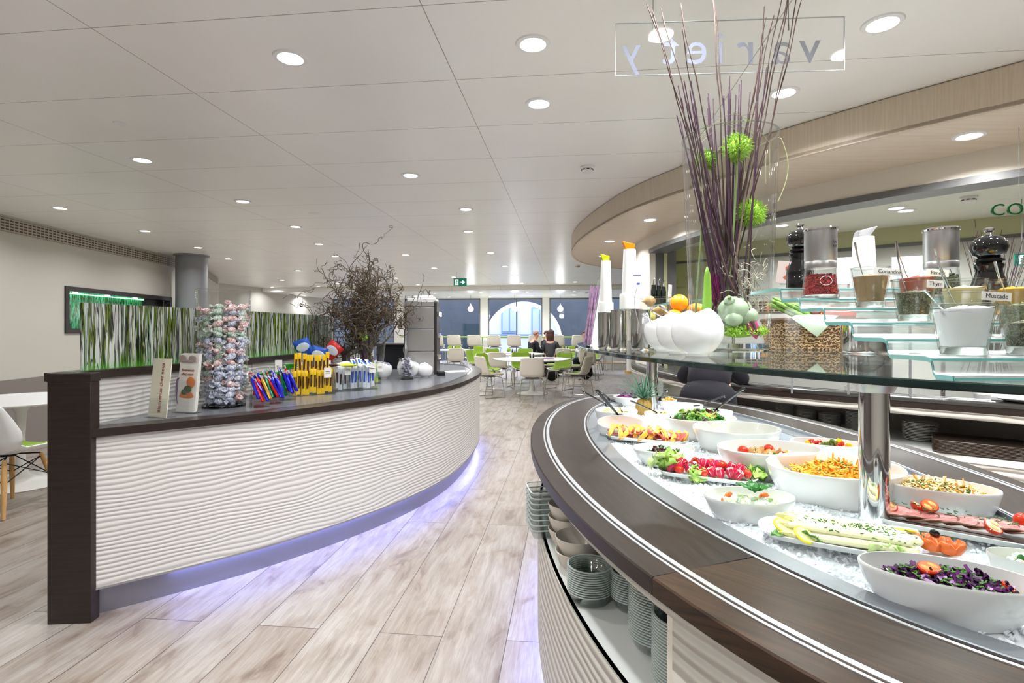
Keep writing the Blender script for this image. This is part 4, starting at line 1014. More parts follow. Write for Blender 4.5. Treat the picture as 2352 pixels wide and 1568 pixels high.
set_around(*T0, .88, [-80,-20,170,95,50], ['cream chair with its back to the viewer at the left table','cream and green chair at the right of the left table','cream and green chair at the left of the left table, beside the tower','green fronted chair behind the left table','green fronted chair at the far right of the left table'])
T3 = (1.62, 16.0); tulip_table(T3[0], T3[1], .62, .74, 'round white table on the right where the people sit')
set_around(*T3, .88, [-142,-100,80,-10,28], ['cream chair of the man in the dark suit','cream chair of the woman with brown hair','chair of the person opposite, hidden behind the woman','cream chair at the right of the table where people sit','green fronted chair at the far right table'])
chair_at(2.05, 14.3, R(70), 'cream chair seen from behind near the edge of the glass shelf')
chair_at(1.55, 12.9, R(165), 'cream chair standing alone right of the second round table')
# bar stools along the windows
st0 = make_chair(.80, .37, stool=True, name='bar_stool'); st0['group'] = 'cream bar stools at the windows'; st0['category'] = 'bar stool'
for k, px in enumerate((1003, 1044, 1090, 1136, 1182, 1230, 1280, 1327, 1372, 1418)):
    q = atY(px, 757, 17.75); o = st0 if k == 0 else dup(st0)
    o.location = (q.x, 18.1 - q.x*.11 - .35, 0); o.rotation_euler = (0,0,-G); o['label'] = 'cream high stool at the window bar, %s from the left' % ORD[k]
# small things on the tables
def caddy(x, y, z, lb):
    t = thing('condiment_caddy', lb, 'condiments', (x, y, z))
    MB().lathe([(0,0),(.05,0),(.05,.012),(0,.012)], 16).build('tray', 'black_plastic', t)
    for dx, m in ((-.035,'black_gloss'),(.0,'porcelain'),(.035,'black_gloss')):
        MB().lathe([(0,.01),(.017,.01),(.018,.05),(.012,.07),(.015,.10),(.0,.12)], 12, (dx,0,0)).build('shaker', m, t)
for (x, y), lb in ((T1,'condiment caddy on the nearest round table'),(T2,'condiment caddy on the second round table'),(T0,'condiment caddy on the left round table'),(T3,'condiment caddy on the table with people')):
    caddy(x, y, .74, lb)
o = MB().lathe([(0,0),(.19,0),(.19,.002),(0,.002)], 24).build('napkin', mat('plum_cloth', (130,60,130), .8), loc=(T1[0]+.28, T1[1]-.05, .74)); tag(o, 'purple round mat on the nearest round table', 'mat')
o = MB().lathe([(0,0),(.19,0),(.19,.002),(0,.002)], 24).build('napkin', 'plum_cloth', loc=(T2[0]-.25, T2[1]-.1, .74)); tag(o, 'purple round mat on the second table under the flowers', 'mat')
t = thing('flower_glass', 'small glass with pale green flower on the second table', 'flowers', (T2[0]-.12, T2[1]-.15, .742)); MB().lathe([(0,0),(.04,0),(.045,.09),(.042,.09),(.037,.006),(0,.006)], 16).build('glass', 'clear_glass', t); MB().ball((0,0,.10), .05, 10, jit=.2).build('flower', 'moss_bright', t)
t = thing('water_glass', 'clear water glass on the table with people', 'glass', (T3[0]-.1, T3[1]-.35, .742)); MB().lathe([(0,0),(.03,0),(.035,.13),(.032,.13),(.027,.006),(0,.006)], 16).build('glass', 'clear_glass', t)
t = thing('coffee_cup', 'small white cup at the right of the people table', 'cup', (T3[0]+.3, T3[1]-.3, .742)); MB().lathe([(0,0),(.025,0),(.04,.06),(.037,.06),(.022,.006),(0,.006)], 16).build('cup', 'porcelain', t); MB().lathe([(0,-.004),(.06,.003),(.058,.006),(0,0)], 16).build('saucer', 'porcelain', t)

# left foreground table and wooden legged chairs
tulip_table(-4.35, 4.72, .56, .74, 'white pedestal table at the left edge behind the dark post', base=.42, group='pedestal table at left')
def shell_chair(x, y, face, lb, pad='green_pad', shell='soft_white'):
    t = thing('shell_chair', lb, 'chair', (x, y, 0), face-PI/2, 'shell chairs with wooden legs')
    prof = [(.24,.425),(.20,.44),(.08,.432),(-.06,.425),(-.14,.44),(-.19,.50),(-.215,.58),(-.235,.68),(-.26,.78),(-.268,.82)]
    wid = [.38,.44,.46,.47,.48,.50,.50,.48,.44,.38]; cv = [.02,.04,.05,.06,.075,.10,.11,.08,.05,.03]
    b = MB(); shell_grid(b, prof, wid, cv, .01); b.build('shell', shell, t, solid=.008)
    b = MB(); shell_grid(b, prof[1:5], [.38,.40,.40,.36], [.03,.035,.045,.05], .01, inset=.0, lift=.016); b.build('seat_pad', pad, t, solid=.014)
    tops = {}
    for sx in (-1, 1):
        for sy in (-1, 1):
            a = Vector((sx*.13, sy*.13, .40)); c = Vector((sx*.235, sy*.22, 0)); tops[sx, sy] = (a, c)
            MB().tube([a, a.lerp(c,.12), a.lerp(c,.4), c], [.012,.016,.019,.012], 12).build('leg', 'beech', t)
    b = MB()
    for (p, q) in (((-1,-1),(1,-1)),((1,-1),(1,1)),((1,1),(-1,1)),((-1,1),(-1,-1))):
        for s, e in ((p, q), (q, p)): b.tube([tops[s][0].lerp(tops[s][1],.05), tops[e][0].lerp(tops[e][1],.42)], .004, 6)
    for s in tops: b.tube([tops[s][0], (0,0,.415)], .006, 6)
    b.tube([(0,0,.40),(0,0,.43)], .05, 10)
    b.build('wire_brace', 'black_matte', t)
    return t
shell_chair(-3.80, 4.02, R(82), 'white shell chair with green seat pad and wooden legs at the left edge')
shell_chair(-4.02, 5.35, R(225), 'green shell chair with wooden legs behind the white table at left', shell='green_pad')
shell_chair(-3.42, 4.9, R(185), 'second green chair half hidden by the dark post', shell='green_pad')

# ================================================================== PEOPLE
def skin(name, joints, edges, mats, parent, sub=2, root=0):
    me = bpy.data.meshes.new(name); me.from_pydata([j[0] for j in joints], edges, [])
    o = bpy.data.objects.new(name, me); COL.objects.link(o); o.parent = parent
    me.materials.append(MATS[mats]); q = o.modifiers.new('skin', 'SKIN'); q.use_smooth_shade = True
    sv = me.skin_vertices[0].data if me.skin_vertices else None
    if sv is None:
        return o
    for i, j in enumerate(joints):
        r = j[1]; sv[i].radius = r if isinstance(r, tuple) else (r, r); sv[i].use_root = (i == root)
    s = o.modifiers.new('sub', 'SUBSURF'); s.levels = sub; s.render_levels = sub
    return o
mat('skin_tone', (216,160,136), .5, sss=.05); mat('hair_brown', (78,48,38), .6, bump=(60,.6,.01,(1,1,.15))); mat('hair_grey', (186,146,126), .7); mat('suit_navy', (24,26,36), .8); mat('wool_grey', (70,70,74), .85); mat('shirt_pale', (176,186,190), .8); mat('trouser_black', (22,20,28), .85)
def sitter(label, loc, face, jacket, hair, long_hair=False, lean=.1, trousers='suit_navy'):
    t = thing('person', label, 'person', (loc[0], loc[1], 0), face-PI/2)
    H = .46
    def body(grow=0., part='all'):
        J = [((0,0,H+.09),(.14+grow,.11+grow)), ((0,.02,H+.24),(.125+grow,.10+grow)), ((0,.03+lean*.2,H+.42),(.16+grow,.105+grow)), ((0,.03+lean*.35,H+.53),(.10+grow,.08+grow)), ((0,.04+lean*.5,H+.60),.048+grow*.5)]
        E = [(0,1),(1,2),(2,3),(3,4)]
        if part in ('all',):
            J += [((0,.05+lean*.6,H+.68),(.055,.06)), ((0,.06+lean*.6,H+.76),(.072,.088)), ((0,.055+lean*.6,H+.83),(.06,.07))]; E += [(4,5),(5,6),(6,7)]
        for s in (-1, 1):
            k = len(J); J += [((s*.17,.03+lean*.3,H+.50),.055+grow), ((s*.22,.06+lean*.3,H+.34),.048+grow), ((s*.22,.16+lean*.3,H+.24),.042+grow), ((s*.13,.36+lean*.3,H+.30),.030+grow*.7)]; E += [(3,k),(k,k+1),(k+1,k+2),(k+2,k+3)]
            if part == 'all':
                J += [((s*.115,.41+lean*.3,H+.30),(.034,.016)), ((s*.11,.45+lean*.3,H+.295),(.036,.014))]; E += [(k+3,k+4),(k+4,k+5)]
                for q in range(4):
                    k2 = len(J); J += [((s*(.085+.018*q),.485+lean*.3,H+.29),.009), ((s*(.085+.018*q),.51-.004*abs(q-1.5)+lean*.3,H+.28),.007)]; E += [(k+5,k2),(k2,k2+1)]
                k2 = len(J); J += [((s*.075,.43+lean*.3,H+.295),.010), ((s*.062,.46+lean*.3,H+.29),.008)]; E += [(k+4,k2),(k2,k2+1)]
        return J, E
    J, E = body(); 
    for s in (-1, 1):
        k = len(J); J += [((s*.10,.05,H+.06),.085), ((s*.12,.26,H+.06),.075), ((s*.12,.44,H+.03),.06), ((s*.12,.44,.25),.05), ((s*.12,.42,.08),.036), ((s*.12,.50,.03),.034)]; E += [(0,k),(k,k+1),(k+1,k+2),(k+2,k+3),(k+3,k+4),(k+4,k+5)]
    skin('body', J, E, 'skin_tone', t)
    J, E = body(.016, 'jacket'); skin('jacket', J, E, jacket, t)
    J = [((0,0,H+.07),(.155,.12))]; E = []
    for s in (-1, 1):
        k = len(J); J += [((s*.10,.08,H+.065),.095), ((s*.12,.27,H+.065),.085), ((s*.12,.44,H+.03),.072), ((s*.12,.44,.25),.064), ((s*.12,.42,.09),.055)]; E += [(0,k),(k,k+1),(k+1,k+2),(k+2,k+3),(k+3,k+4)]
    skin('trousers', J, E, trousers, t)
    for s in (-1, 1): skin('shoe', [((s*.12,.40,.045),(.04,.04)),((s*.12,.50,.035),(.042,.03)),((s*.12,.58,.03),(.036,.022))], [(0,1),(1,2)], 'black_matte', t, 1)
    hy = .055+lean*.6
    b = MB()
    b.ball((0,hy+.095,H+.735), (.012,.014,.018), 8); b.ball((0,hy+.085,H+.69),(.022,.006,.006),8)
    b.build('nose_and_lips', 'skin_tone', t)
    for s in (-1,1): MB().ball((s*.028,hy+.082,H+.765),(.010,.006,.007),8).build('eye', 'black_matte', t)
    for s in (-1,1): MB().ball((s*.076,hy,H+.75),(.010,.018,.028),8).build('ear', 'skin_tone', t)
    b = MB()
    if long_hair:
        b.ball((0,hy-.02,H+.80), (.100,.105,.10), 20, jit=.06); b.ball((0,hy-.06,H+.70), (.105,.075,.15), 20, jit=.08); b.ball((0,hy-.07,H+.60), (.09,.05,.12), 16, jit=.1)
        for k in range(26):
            a = R(180+ (k-13)*9); x = .1*math.cos(a-PI/2)*.9; 
            b.tube([(x,hy-.05+.03*math.sin(k),H+.84),(x*1.1,hy-.09,H+.70),(x*.95,hy-.10,H+.50+.03*(k%3))], [.012,.016,.004], 6)
    else:
        def fn(u, v):
            a = u*2*PI; e = v*R(75); r = 1.0
            back = -math.sin(a)
            e2 = e*(1.0+.45*max(0, back)); return Vector((.080*math.sin(e2)*math.cos(a), hy-.012+.098*math.sin(e2)*math.sin(a), H+.775+.092*math.cos(e2)))
        b.grid(fn, 20, 8)
    b.build('hair', hair, t, solid=.006)
    MB().box((0,.12+lean*.2,H+.56), (.07,.02,.06)).build('shirt_collar', 'paper', t)
    return t
sitter('seated balding man in a dark suit, turned to the right', (.52, 15.25), R(28), 'suit_navy', 'hair_grey', lean=.25)
sitter('seated woman with long brown hair and grey jacket, back to the viewer', (1.07, 15.0), R(72), 'wool_grey', 'hair_brown', True, lean=.1)
sitter('person in a dark jacket mostly hidden behind the brown haired woman', (1.02, 16.55), R(-40), 'suit_navy', 'hair_brown', lean=.05)
sitter('seated person in a pale grey shirt half hidden by the leaflet stand', (2.22, 15.0), R(150), 'shirt_pale', 'hair_brown', lean=.2)
# standing person at the serving counter, bending forward
t = thing('person', 'person in black trousers bending over the serving counter behind the shelf', 'person', (1.33, 3.62, 0), R(-24))
J = [((0,0,.93),(.15,.12)), ((0,.16,1.02),(.13,.12)), ((0,.34,1.08),(.165,.11)), ((0,.44,1.09),(.09,.07)), ((0,.52,1.09),.05), ((0,.60,1.07),(.06,.065)), ((0,.66,1.02),(.072,.085)), ((0,.70,.98),(.05,.06))]; E = [(0,1),(1,2),(2,3),(3,4),(4,5),(5,6),(6,7)]
for s in (-1, 1):
    k = len(J); J += [((s*.17,.42,1.06),.055),((s*.22,.46,.98),.048),((s*.2,.52,.97),.04),((s*.14,.66,.98),.03),((s*.13,.72,.98),(.034,.016))]; E += [(3,k),(k,k+1),(k+1,k+2),(k+2,k+3),(k+3,k+4)]
    for q in range(4): k2 = len(J); J += [((s*(.105+.018*q),.765,.975),.009),((s*(.105+.018*q),.79,.97),.007)]; E += [(k+4,k2),(k2,k2+1)]
    k2 = len(J); J += [((s*.095,.74,.978),.010),((s*.08,.765,.975),.008)]; E += [(k+4,k2),(k2,k2+1)]
    k = len(J); J += [((s*.10,0,.86),.09),((s*.115,.0,.48),.06),((s*.12,-.02,.09),.038),((s*.12,.06,.035),.036)]; E += [(0,k),(k,k+1),(k+1,k+2),(k+2,k+3)]
skin('body', J, E, 'skin_tone', t)
J = [((0,-.03,1.02),(.17,.14)), ((0,-.01,.92),(.165,.135))]; E = [(0,1)]
for s in (-1, 1): k = len(J); J += [((s*.10,0,.84),.11),((s*.115,.0,.48),.082),((s*.12,-.02,.10),.062)]; E += [(1,k),(k,k+1),(k+1,k+2)]
skin('trousers', J, E, 'trouser_black', t)
J = [((0,-.03,.96),(.17,.14)), ((0,.16,1.03),(.15,.135)), ((0,.34,1.085),(.18,.125)), ((0,.44,1.09),(.10,.08))]; E = [(0,1),(1,2),(2,3)]
for s in (-1, 1): k = len(J); J += [((s*.17,.42,1.06),.065),((s*.22,.46,.98),.058),((s*.2,.52,.97),.05),((s*.15,.64,.98),.04)]; E += [(3,k),(k,k+1),(k+1,k+2),(k+2,k+3)]
skin('jumper', J, E, 'trouser_black', t)
for s in (-1, 1): skin('shoe', [((s*.12,-.05,.05),(.045,.045)),((s*.12,.06,.04),(.045,.035)),((s*.12,.16,.03),(.038,.025))], [(0,1),(1,2)], 'black_matte', t, 1)
MB().ball((0,.70,1.04), (.085,.09,.085), 16, jit=.04).build('hair', 'hair_brown', t)
t = thing('black_bag', 'black bag on the floor beside the people table', 'bag', (2.0, 14.5, 0)); MB().ball((0,0,.2),(.2,.12,.2),14,jit=.08).build('body','black_matte',t); MB().tube([(-.08,0,.36),(-.05,0,.5),(.05,0,.5),(.08,0,.36)],.01,6).build('handle','black_matte',t)
t = thing('black_coat_bag', 'second black bag on the floor right of the nearest table', 'bag', (1.05, 14.1, 0)); MB().ball((0,0,.18),(.18,.12,.18),14,jit=.08).build('body','black_matte',t); MB().tube([(-.06,0,.34),(0,0,.46),(.06,0,.34)],.01,6).build('handle','black_matte',t)
# ================================================================== BUFFET ISLAND
IC = (.81, 2.08); IA, IB = .735, 1.69
def el(t, off=0., a=IA, b=IB):
    x, y = a*math.cos(t), b*math.sin(t); n = Vector((b*math.cos(t), a*math.sin(t))).normalized()
    return (IC[0]+x+n.x*off, IC[1]+y+n.y*off)
def arc(t0, t1, n, off=0.): return [el(R(t0+(t1-t0)*k/n), off) for k in range(n+1)]
RING = [el(2*PI*k/180) for k in range(180)]
t = thing('buffet_island', 'oval salad buffet island with dark wood rim, steel inlays and open niche', 'buffet', (0,0,0))
for k in range(6):
    a0 = 221+60*k; pa = arc(a0+.04, a0+59.96, 36)
    b = MB().sweep(pa, [(0,.866),(.0,.897),(-.003,.90),(-.252,.90),(-.252,.866)], profclosed=True)
    mid = R(a0+30 + (8 if k == 5 else -6)); tg = Vector((-IA*math.sin(mid), IB*math.cos(mid))).normalized()
    nuv = []
    for f, u in zip(b.f, b.uv):
        zz = [b.v[i][2] for i in f]
        nuv.append([((b.v[i][0]*tg.x+b.v[i][1]*tg.y)+k*3.3, (-b.v[i][0]*tg.y+b.v[i][1]*tg.x)+b.v[i][2]) for i in f])
    b.uv = nuv
    b.build('top_panel', 'dark_oak_top_warm' if k in (0,) else 'dark_oak_top', t)
for o0, o1, nm in ((-.054,-.060,'steel_inlay'),(-.067,-.079,'steel_inlay'),(-.238,-.245,'steel_inlay')):
    MB().sweep(RING, [(o0,.899),(o0,.9018),(o1,.9018),(o1,.899)], closed=True, profclosed=True).build(nm, mat('bright_steel', (214,216,220), .3, .75), t)
MB().sweep(RING, [(-.252,.87),(-.252,.9035),(-.257,.9035),(-.258,.893),(-.322,.893),(-.325,.890),(-.325,.83),(-.252,.83)], closed=True, profclosed=True).build('steel_rim', 'wet_steel', t)
MB().prism([el(2*PI*k/120, -.30) for k in range(120)], .815, .83).build('ice_well', 'steel_top', t)
MB().sweep(RING, [(-.03,.828),(-.03,.867),(-.05,.867),(-.05,.828)], closed=True, profclosed=True).build('upper_rail', 'wavy_cream_panel', t)
NA, NB = 150., 221.5
MB().sweep(arc(NB, NA+360, 110, 0), [(-.03,.12),(-.03,.828),(-.045,.828),(-.045,.12)], profclosed=True).build('wavy_panel', 'wavy_cream_panel', t)
MB().sweep(arc(NA, NB, 60, 0), [(-.03,.12),(-.03,.60),(-.045,.60),(-.045,.12)], profclosed=True).build('lower_panel', 'wavy_cream_panel', t)
MB().sweep(arc(NA, NB, 60, 0), [(-.034,.585),(-.034,.60),(-.40,.60),(-.40,.585)], profclosed=True).build('niche_floor', 'shelf_white', t)
MB().sweep(arc(NA, NB, 60, 0), [(-.39,.60),(-.39,.82),(-.40,.82),(-.40,.60)], profclosed=True).build('niche_back', 'shelf_white', t)
for an in (NA, NB):
    p0, p1 = el(R(an), -.03), el(R(an), -.40); m_ = ((p0[0]+p1[0])/2, (p0[1]+p1[1])/2)
    MB().box((m_[0], m_[1], .714), (math.hypot(p1[0]-p0[0], p1[1]-p0[1]), .014, .228), rz=math.atan2(p1[1]-p0[1], p1[0]-p0[0])).build('niche_side', 'cream_plaster', t)
MB().sweep(RING, [(-.09,0),(-.09,.12),(-.11,.12),(-.11,0)], closed=True, profclosed=True).build('plinth', 'plinth_steel', t)
MB().sweep(RING, [(-.05,.11),(-.05,.117),(-.062,.117),(-.062,.11)], closed=True, profclosed=True).build('led_strip', 'led_blue', t)
for k in range(12):
    a0 = 120+k*12; p0, p1 = Vector(el(R(a0), -.055)), Vector(el(R(a0+12), -.055)); d = p1-p0
    ld = bpy.data.lights.new('strip', 'AREA'); ld.shape = 'RECTANGLE'; ld.size = d.length; ld.size_y = .02; ld.energy = 2.6*d.length; ld.color = (.32,.36,1)
    lo = bpy.data.objects.new('strip', ld); COL.objects.link(lo); lo.parent = t; lo.location = (*((p0+p1)/2), .108); lo.rotation_euler = (0,0,math.atan2(d.y,d.x))
# crushed ice
b = MB(); rg = random.Random(4)
ICE = .868
def icez(x, y): return ICE + .012*math.sin(9*x+3*y)*math.cos(7*y-2*x) + .006*math.sin(31*x)*math.sin(27*y)
def bedpt(u, v):
    p = el(2*PI*u, -.327); x = IC[0]+(p[0]-IC[0])*v; y = IC[1]+(p[1]-IC[1])*v
    return Vector((x, y, icez(x, y)+rg.uniform(-.002,.002) - .012*max(0, (v-.9)/.1)))
b.grid(bedpt, 120, 26)
OCT = [(1,0,0),(-1,0,0),(0,1,0),(0,-1,0),(0,0,1),(0,0,-1)]; OF = [(0,2,4),(2,1,4),(1,3,4),(3,0,4),(2,0,5),(1,2,5),(3,1,5),(0,3,5)]
for k in range(9500):
    u = rg.random()*2*PI; v = math.sqrt(rg.random()); p = el(u, -.335); x = IC[0]+(p[0]-IC[0])*v; y = IC[1]+(p[1]-IC[1])*v
    if y > 2.3 and rg.random() < .45: continue
    s = rg.uniform(.0032,.0078); Rm = Euler((rg.random()*3, rg.random()*3, rg.random()*3)).to_matrix()
    b.add([Vector((x,y,icez(x,y)+.002)) + Rm @ Vector((q[0]*s*rg.uniform(.7,1.3), q[1]*s*rg.uniform(.7,1.3), q[2]*s*rg.uniform(.6,1.1))) for q in OCT], OF, 0, True)
o = b.build('crushed_ice', 'ice'); tag(o, 'crushed ice filling the buffet well around the bowls', 'ice', kind='stuff')

# glass shelf on two chrome poles
SZ = 1.28
sh = thing('glass_shelf', 'oval dark edged glass shelf on chrome poles above the buffet', 'shelf', (0,0,0))
SP = [(IC[0]+.525*math.cos(2*PI*k/120), IC[1]+1.48*math.sin(2*PI*k/120)) for k in range(120)]
b = MB(); n = len(SP)
b.add([(p[0],p[1],SZ-.013) for p in SP] + [(p[0],p[1],SZ) for p in SP], [tuple(range(n))[::-1], tuple(range(n,2*n))], 0, False)
b.sweep(SP, [(0,SZ-.013),(.002,SZ-.011),(.002,SZ-.002),(0,SZ)], closed=True, m=1)
b.build('glass_top', ['green_glass','glass_edge_dark'], sh)
for (x, y) in ((.89,1.31),(.80,3.04)):
    q = MB().lathe([(0,.83),(.033,.83),(.033,1.20),(0,1.20)], 40, (x,y,0)).build('pole', 'chrome', sh)
    MB().lathe([(.034,1.196),(.040,1.198),(.072,1.262),(.072,1.267),(0,1.267),(0,1.196)], 40, (x,y,0)).build('flared_cap', 'satin_steel', sh)

# ------------------------------------------------------------------ serving counter behind
C2 = crom([(5.2,.85),(4.3,1.45),(3.5,2.12),(2.72,2.83),(2.2,3.32),(1.78,3.80),(1.53,4.45),(1.42,5.2),(1.40,6.0),(1.49,6.65),(1.75,7.0)], 6)
t = thing('serving_counter', 'curved serving counter with steel top, dark fascia and open white niche', 'counter', (0,0,0))
C2a = [p for p in C2 if p[1] <= 5.1]; C2b = [p for p in C2 if p[1] >= 5.0]
MB().sweep(C2, [(.0,.925),(.0,.942),(-.012,.95),(-.05,.95),(-.055,.944),(-.09,.944),(-.095,.95),(-.13,.95),(-.135,.944),(-.17,.944),(-.175,.95),(-.78,.95),(-.78,.925)], profclosed=True, side=-1).build('steel_top', 'steel_top', t)
MB().sweep(C2, [(-.004,.885),(-.004,.925),(-.03,.925),(-.03,.885)], profclosed=True, side=-1).build('dark_fascia', 'dark_wenge', t)
MB().sweep(C2, [(-.01,.845),(.0,.885),(-.03,.885),(-.03,.845)], profclosed=True, side=-1).build('upper_rail', 'wavy_cream_panel', t)
MB().sweep(C2a, [(-.012,.605),(-.012,.64),(-.70,.64),(-.70,.605)], profclosed=True, side=-1).build('niche_floor', 'shelf_white', t)
MB().sweep(C2a, [(-.69,.64),(-.69,.90),(-.70,.90),(-.70,.64)], profclosed=True, side=-1).build('niche_back', 'wall_taupe', t)
MB().sweep(C2, [(-.02,.10),(-.02,.605),(-.04,.605),(-.04,.10)], profclosed=True, side=-1).build('wavy_panel', 'wavy_cream_panel', t)
MB().sweep(C2b, [(-.006,.60),(-.006,.847),(-.03,.847),(-.03,.60)], profclosed=True, side=-1).build('steel_end_panel', 'brushed_steel', t)
MB().sweep(C2, [(-.08,0),(-.08,.10),(-.1,.10),(-.1,0)], profclosed=True, side=-1).build('plinth', 'plinth_steel', t)
# glass guard shelf over it
C3 = [p for p in offs(C2, .10) if 3.0 < p[1] < 5.95]      # towards the kitchen
gg = thing('guard_shelf', 'narrow glass guard shelf on steel posts over the serving counter', 'shelf', (0,0,0))
MB().sweep(C3, [(0,1.60),(0,1.61),(-.25,1.61),(-.25,1.60)], profclosed=True, side=-1).build('glass_top', 'green_glass', gg)
MB().sweep(C3, [(.003,1.598),(.003,1.612),(-.002,1.612),(-.002,1.598)], profclosed=True, side=-1).build('glass_edge', 'aqua_edge', gg)
for i in (1, len(C3)//2, len(C3)-2): MB().tube([(C3[i][0]+.1, C3[i][1]+.06, .95), (C3[i][0]+.1, C3[i][1]+.06, 1.60)], .012, 10).build('post', 'chrome', gg)
# plates and trays in the niche
def plate_mesh(r, m='porcelain'):
    return MB().lathe([(0,0),(r*.6,0),(r*.62,.004),(r*.98,.012),(r,.0145),(r*.97,.0155),(r*.6,.007),(0,.006)], 36).build('plate', m)
pl = None
for (px, py, wpx, n, lb) in ((1809,955,52,12,'white plate in the leftmost stack of the serving counter niche'),(1852,966,42,8,'white side plate in the second stack of the niche'),(1906,974,46,8,'white side plate in the third stack of the niche'),(1972,986,52,13,'white plate in the stack just behind the chrome pole'),(2113,1010,68,12,'white plate in the stack beside the brown trays')):
    q = at(px, py, .64); r = wpx/2/FPX*q.y
    pr = plate_mesh(r)
    for k in range(n):
        o = pr if k == 0 else clone(pr)
        o.location = (q.x, q.y, .64+k*.0095); tag(o, lb, 'plate', 'plates: '+lb.split('in the ')[-1])
def rrect(w, d, r, n=6):
    out = []
    for cx, cy, a0 in ((w/2-r,d/2-r,0),(-w/2+r,d/2-r,90),(-w/2+r,-d/2+r,180),(w/2-r,-d/2+r,270)):
        for k in range(n+1): a = R(a0+90*k/n); out.append((cx+r*math.cos(a), cy+r*math.sin(a)))
    return out
q = at(2247, 1040, .64); rp = rrect(.42,.30,.05)
b = MB().prism(rrect(.40,.28,.045), 0, .003); b.sweep(rp, [(-.012,.001),(0,.012),(-.002,.014),(-.016,.004)], closed=True, profclosed=True)
tr = b.build('serving_tray', mat('tray_brown', (66,52,42), .35)); 
for k in range(10):
    o = tr if k == 0 else clone(tr)
    o.location = (q.x, q.y, .641+k*.0068); o.rotation_euler = (0,0,R(-38)); tag(o, 'dark brown tray in the stack in the niche at right', 'tray', 'stacked brown trays')

# ------------------------------------------------------------------ things in the island niche
b = MB(); b.prism(rrect(.13,.13,.012,3), 0, .004); b.sweep(rrect(.13,.13,.012,3), [(0,0),(.012,.032),(.008,.032),(-.004,.004)], closed=True, profclosed=True)
b.sweep(rrect(.13,.13,.012,3), [(.0125,.0295),(.0125,.0325),(.0075,.0325),(.0075,.0295)], closed=True, profclosed=True, m=1)
sq = b.build('square_glass_dish', ['stack_clear', mat('stack_rim', (190,200,196), .15)])
for k in range(8):
    o = sq if k == 0 else clone(sq)
    o.location = (.135, 1.98, .601+k*.019); o.rotation_euler = (0,0,R(8)); tag(o, 'square glass dish in the stack at the far end of the island niche', 'dish', 'stacked square glass dishes')
def sbowl(r, h, m):
    return MB().lathe([(0,0),(r*.45,0),(r*.5,.004),(r*.82,h*.45),(r*.97,h*.85),(r,h-.002),(r-.002,h),(r-.005,h-.003),(r*.78,h*.46),(r*.4,.008),(0,.007)], 36).build('bowl', m)
for (x, y, n, lb) in ((.195,1.82,3,'cream bowl in the stack of three in the island niche'),(.205,1.64,2,'cream bowl in the stack of two in the island niche'),(.34,1.56,2,'cream bowl behind the glass bowls in the island niche')):
    pr = sbowl(.072, .075, 'stone_china')
    for k in range(n):
        o = pr if k == 0 else clone(pr)
        o.location = (x, y, .601+k*.042); tag(o, lb, 'bowl', lb.replace('cream bowl','bowls'))
mat('stack_glass', (206,214,212), .05, trans=.75, ior=1.35)
for (x, y, r, n, lb) in ((.215,1.475,.062,12,'small glass bowl of the low stack in the middle of the island niche'),(.325,1.44,.058,12,'small glass bowl of the stack behind the low one'),(.345,1.26,.068,20,'glass bowl of the tall stack near the niche corner'),(.36,1.10,.070,22,'glass bowl of the tallest stack right behind the niche corner')):
    pr = MB().lathe([(0,0),(r*.7,0),(r*.85,.01),(r*.97,.03),(r,.034),(r-.004,.034),(r*.82,.012),(r*.66,.003),(0,.003)], 32).lathe([(r-.0045,.0325),(r+.0006,.0325),(r+.0006,.0345),(r-.0045,.0345),(r-.0045,.0325)], 32, m=1).build('glass_bowl', ['stack_clear', mat('stack_rim', (190,200,196), .15)])
    for k in range(n):
        o = pr if k == 0 else clone(pr)
        o.location = (x, y, .601+k*.0062); tag(o, lb, 'bowl', lb.replace('glass bowl','glass bowls'))

# ================================================================== BOWLS AND FOOD
def bowl(name, x, y, zr, rx, ry, h, label, rz=0, tilt=(0,0), group=None):
    t = thing(name, label, 'bowl', (x, y, zr), (tilt[0], tilt[1], rz), group)
    P = [(0,-h),(.42,-h),(.50,-h+.002),(.68,-h*.86),(.83,-h*.62),(.93,-h*.36),(.985,-h*.12),(1.0,-.004),(.998,-.001),(.985,.0012),(.965,.0006),(.955,-.004),(.935,-h*.14),(.885,-h*.36),(.785,-h*.62),(.64,-h*.82),(.42,-h+.010),(0,-h+.009)]
    MB().lathe(P, 56, sx=rx, sy=ry).build('body', 'porcelain', t)
    return t
def pxbowl(x0, x1, yt, yb, zr, h, label, name='salad_bowl', rz=0, tilt=(0,0), kr=None, rw=None):
    H = EYE-zr; Yf, Yn = H*FPX/(yt-757), H*FPX/(yb-757); Y = (Yf+Yn)/2; ry = (Yf-Yn)/2
    cx = ((x0+x1)/2-1176)/FPX*Y; rx = (x1-x0)/2/FPX*Y
    if kr: ry = rx*kr
    else: ry = min(max(ry, rx*.75), rx*1.25)
    t = bowl(name, cx, Y, zr, rx, ry, h, label, rz, tilt); return Vector((cx, Y, zr)), rx, ry
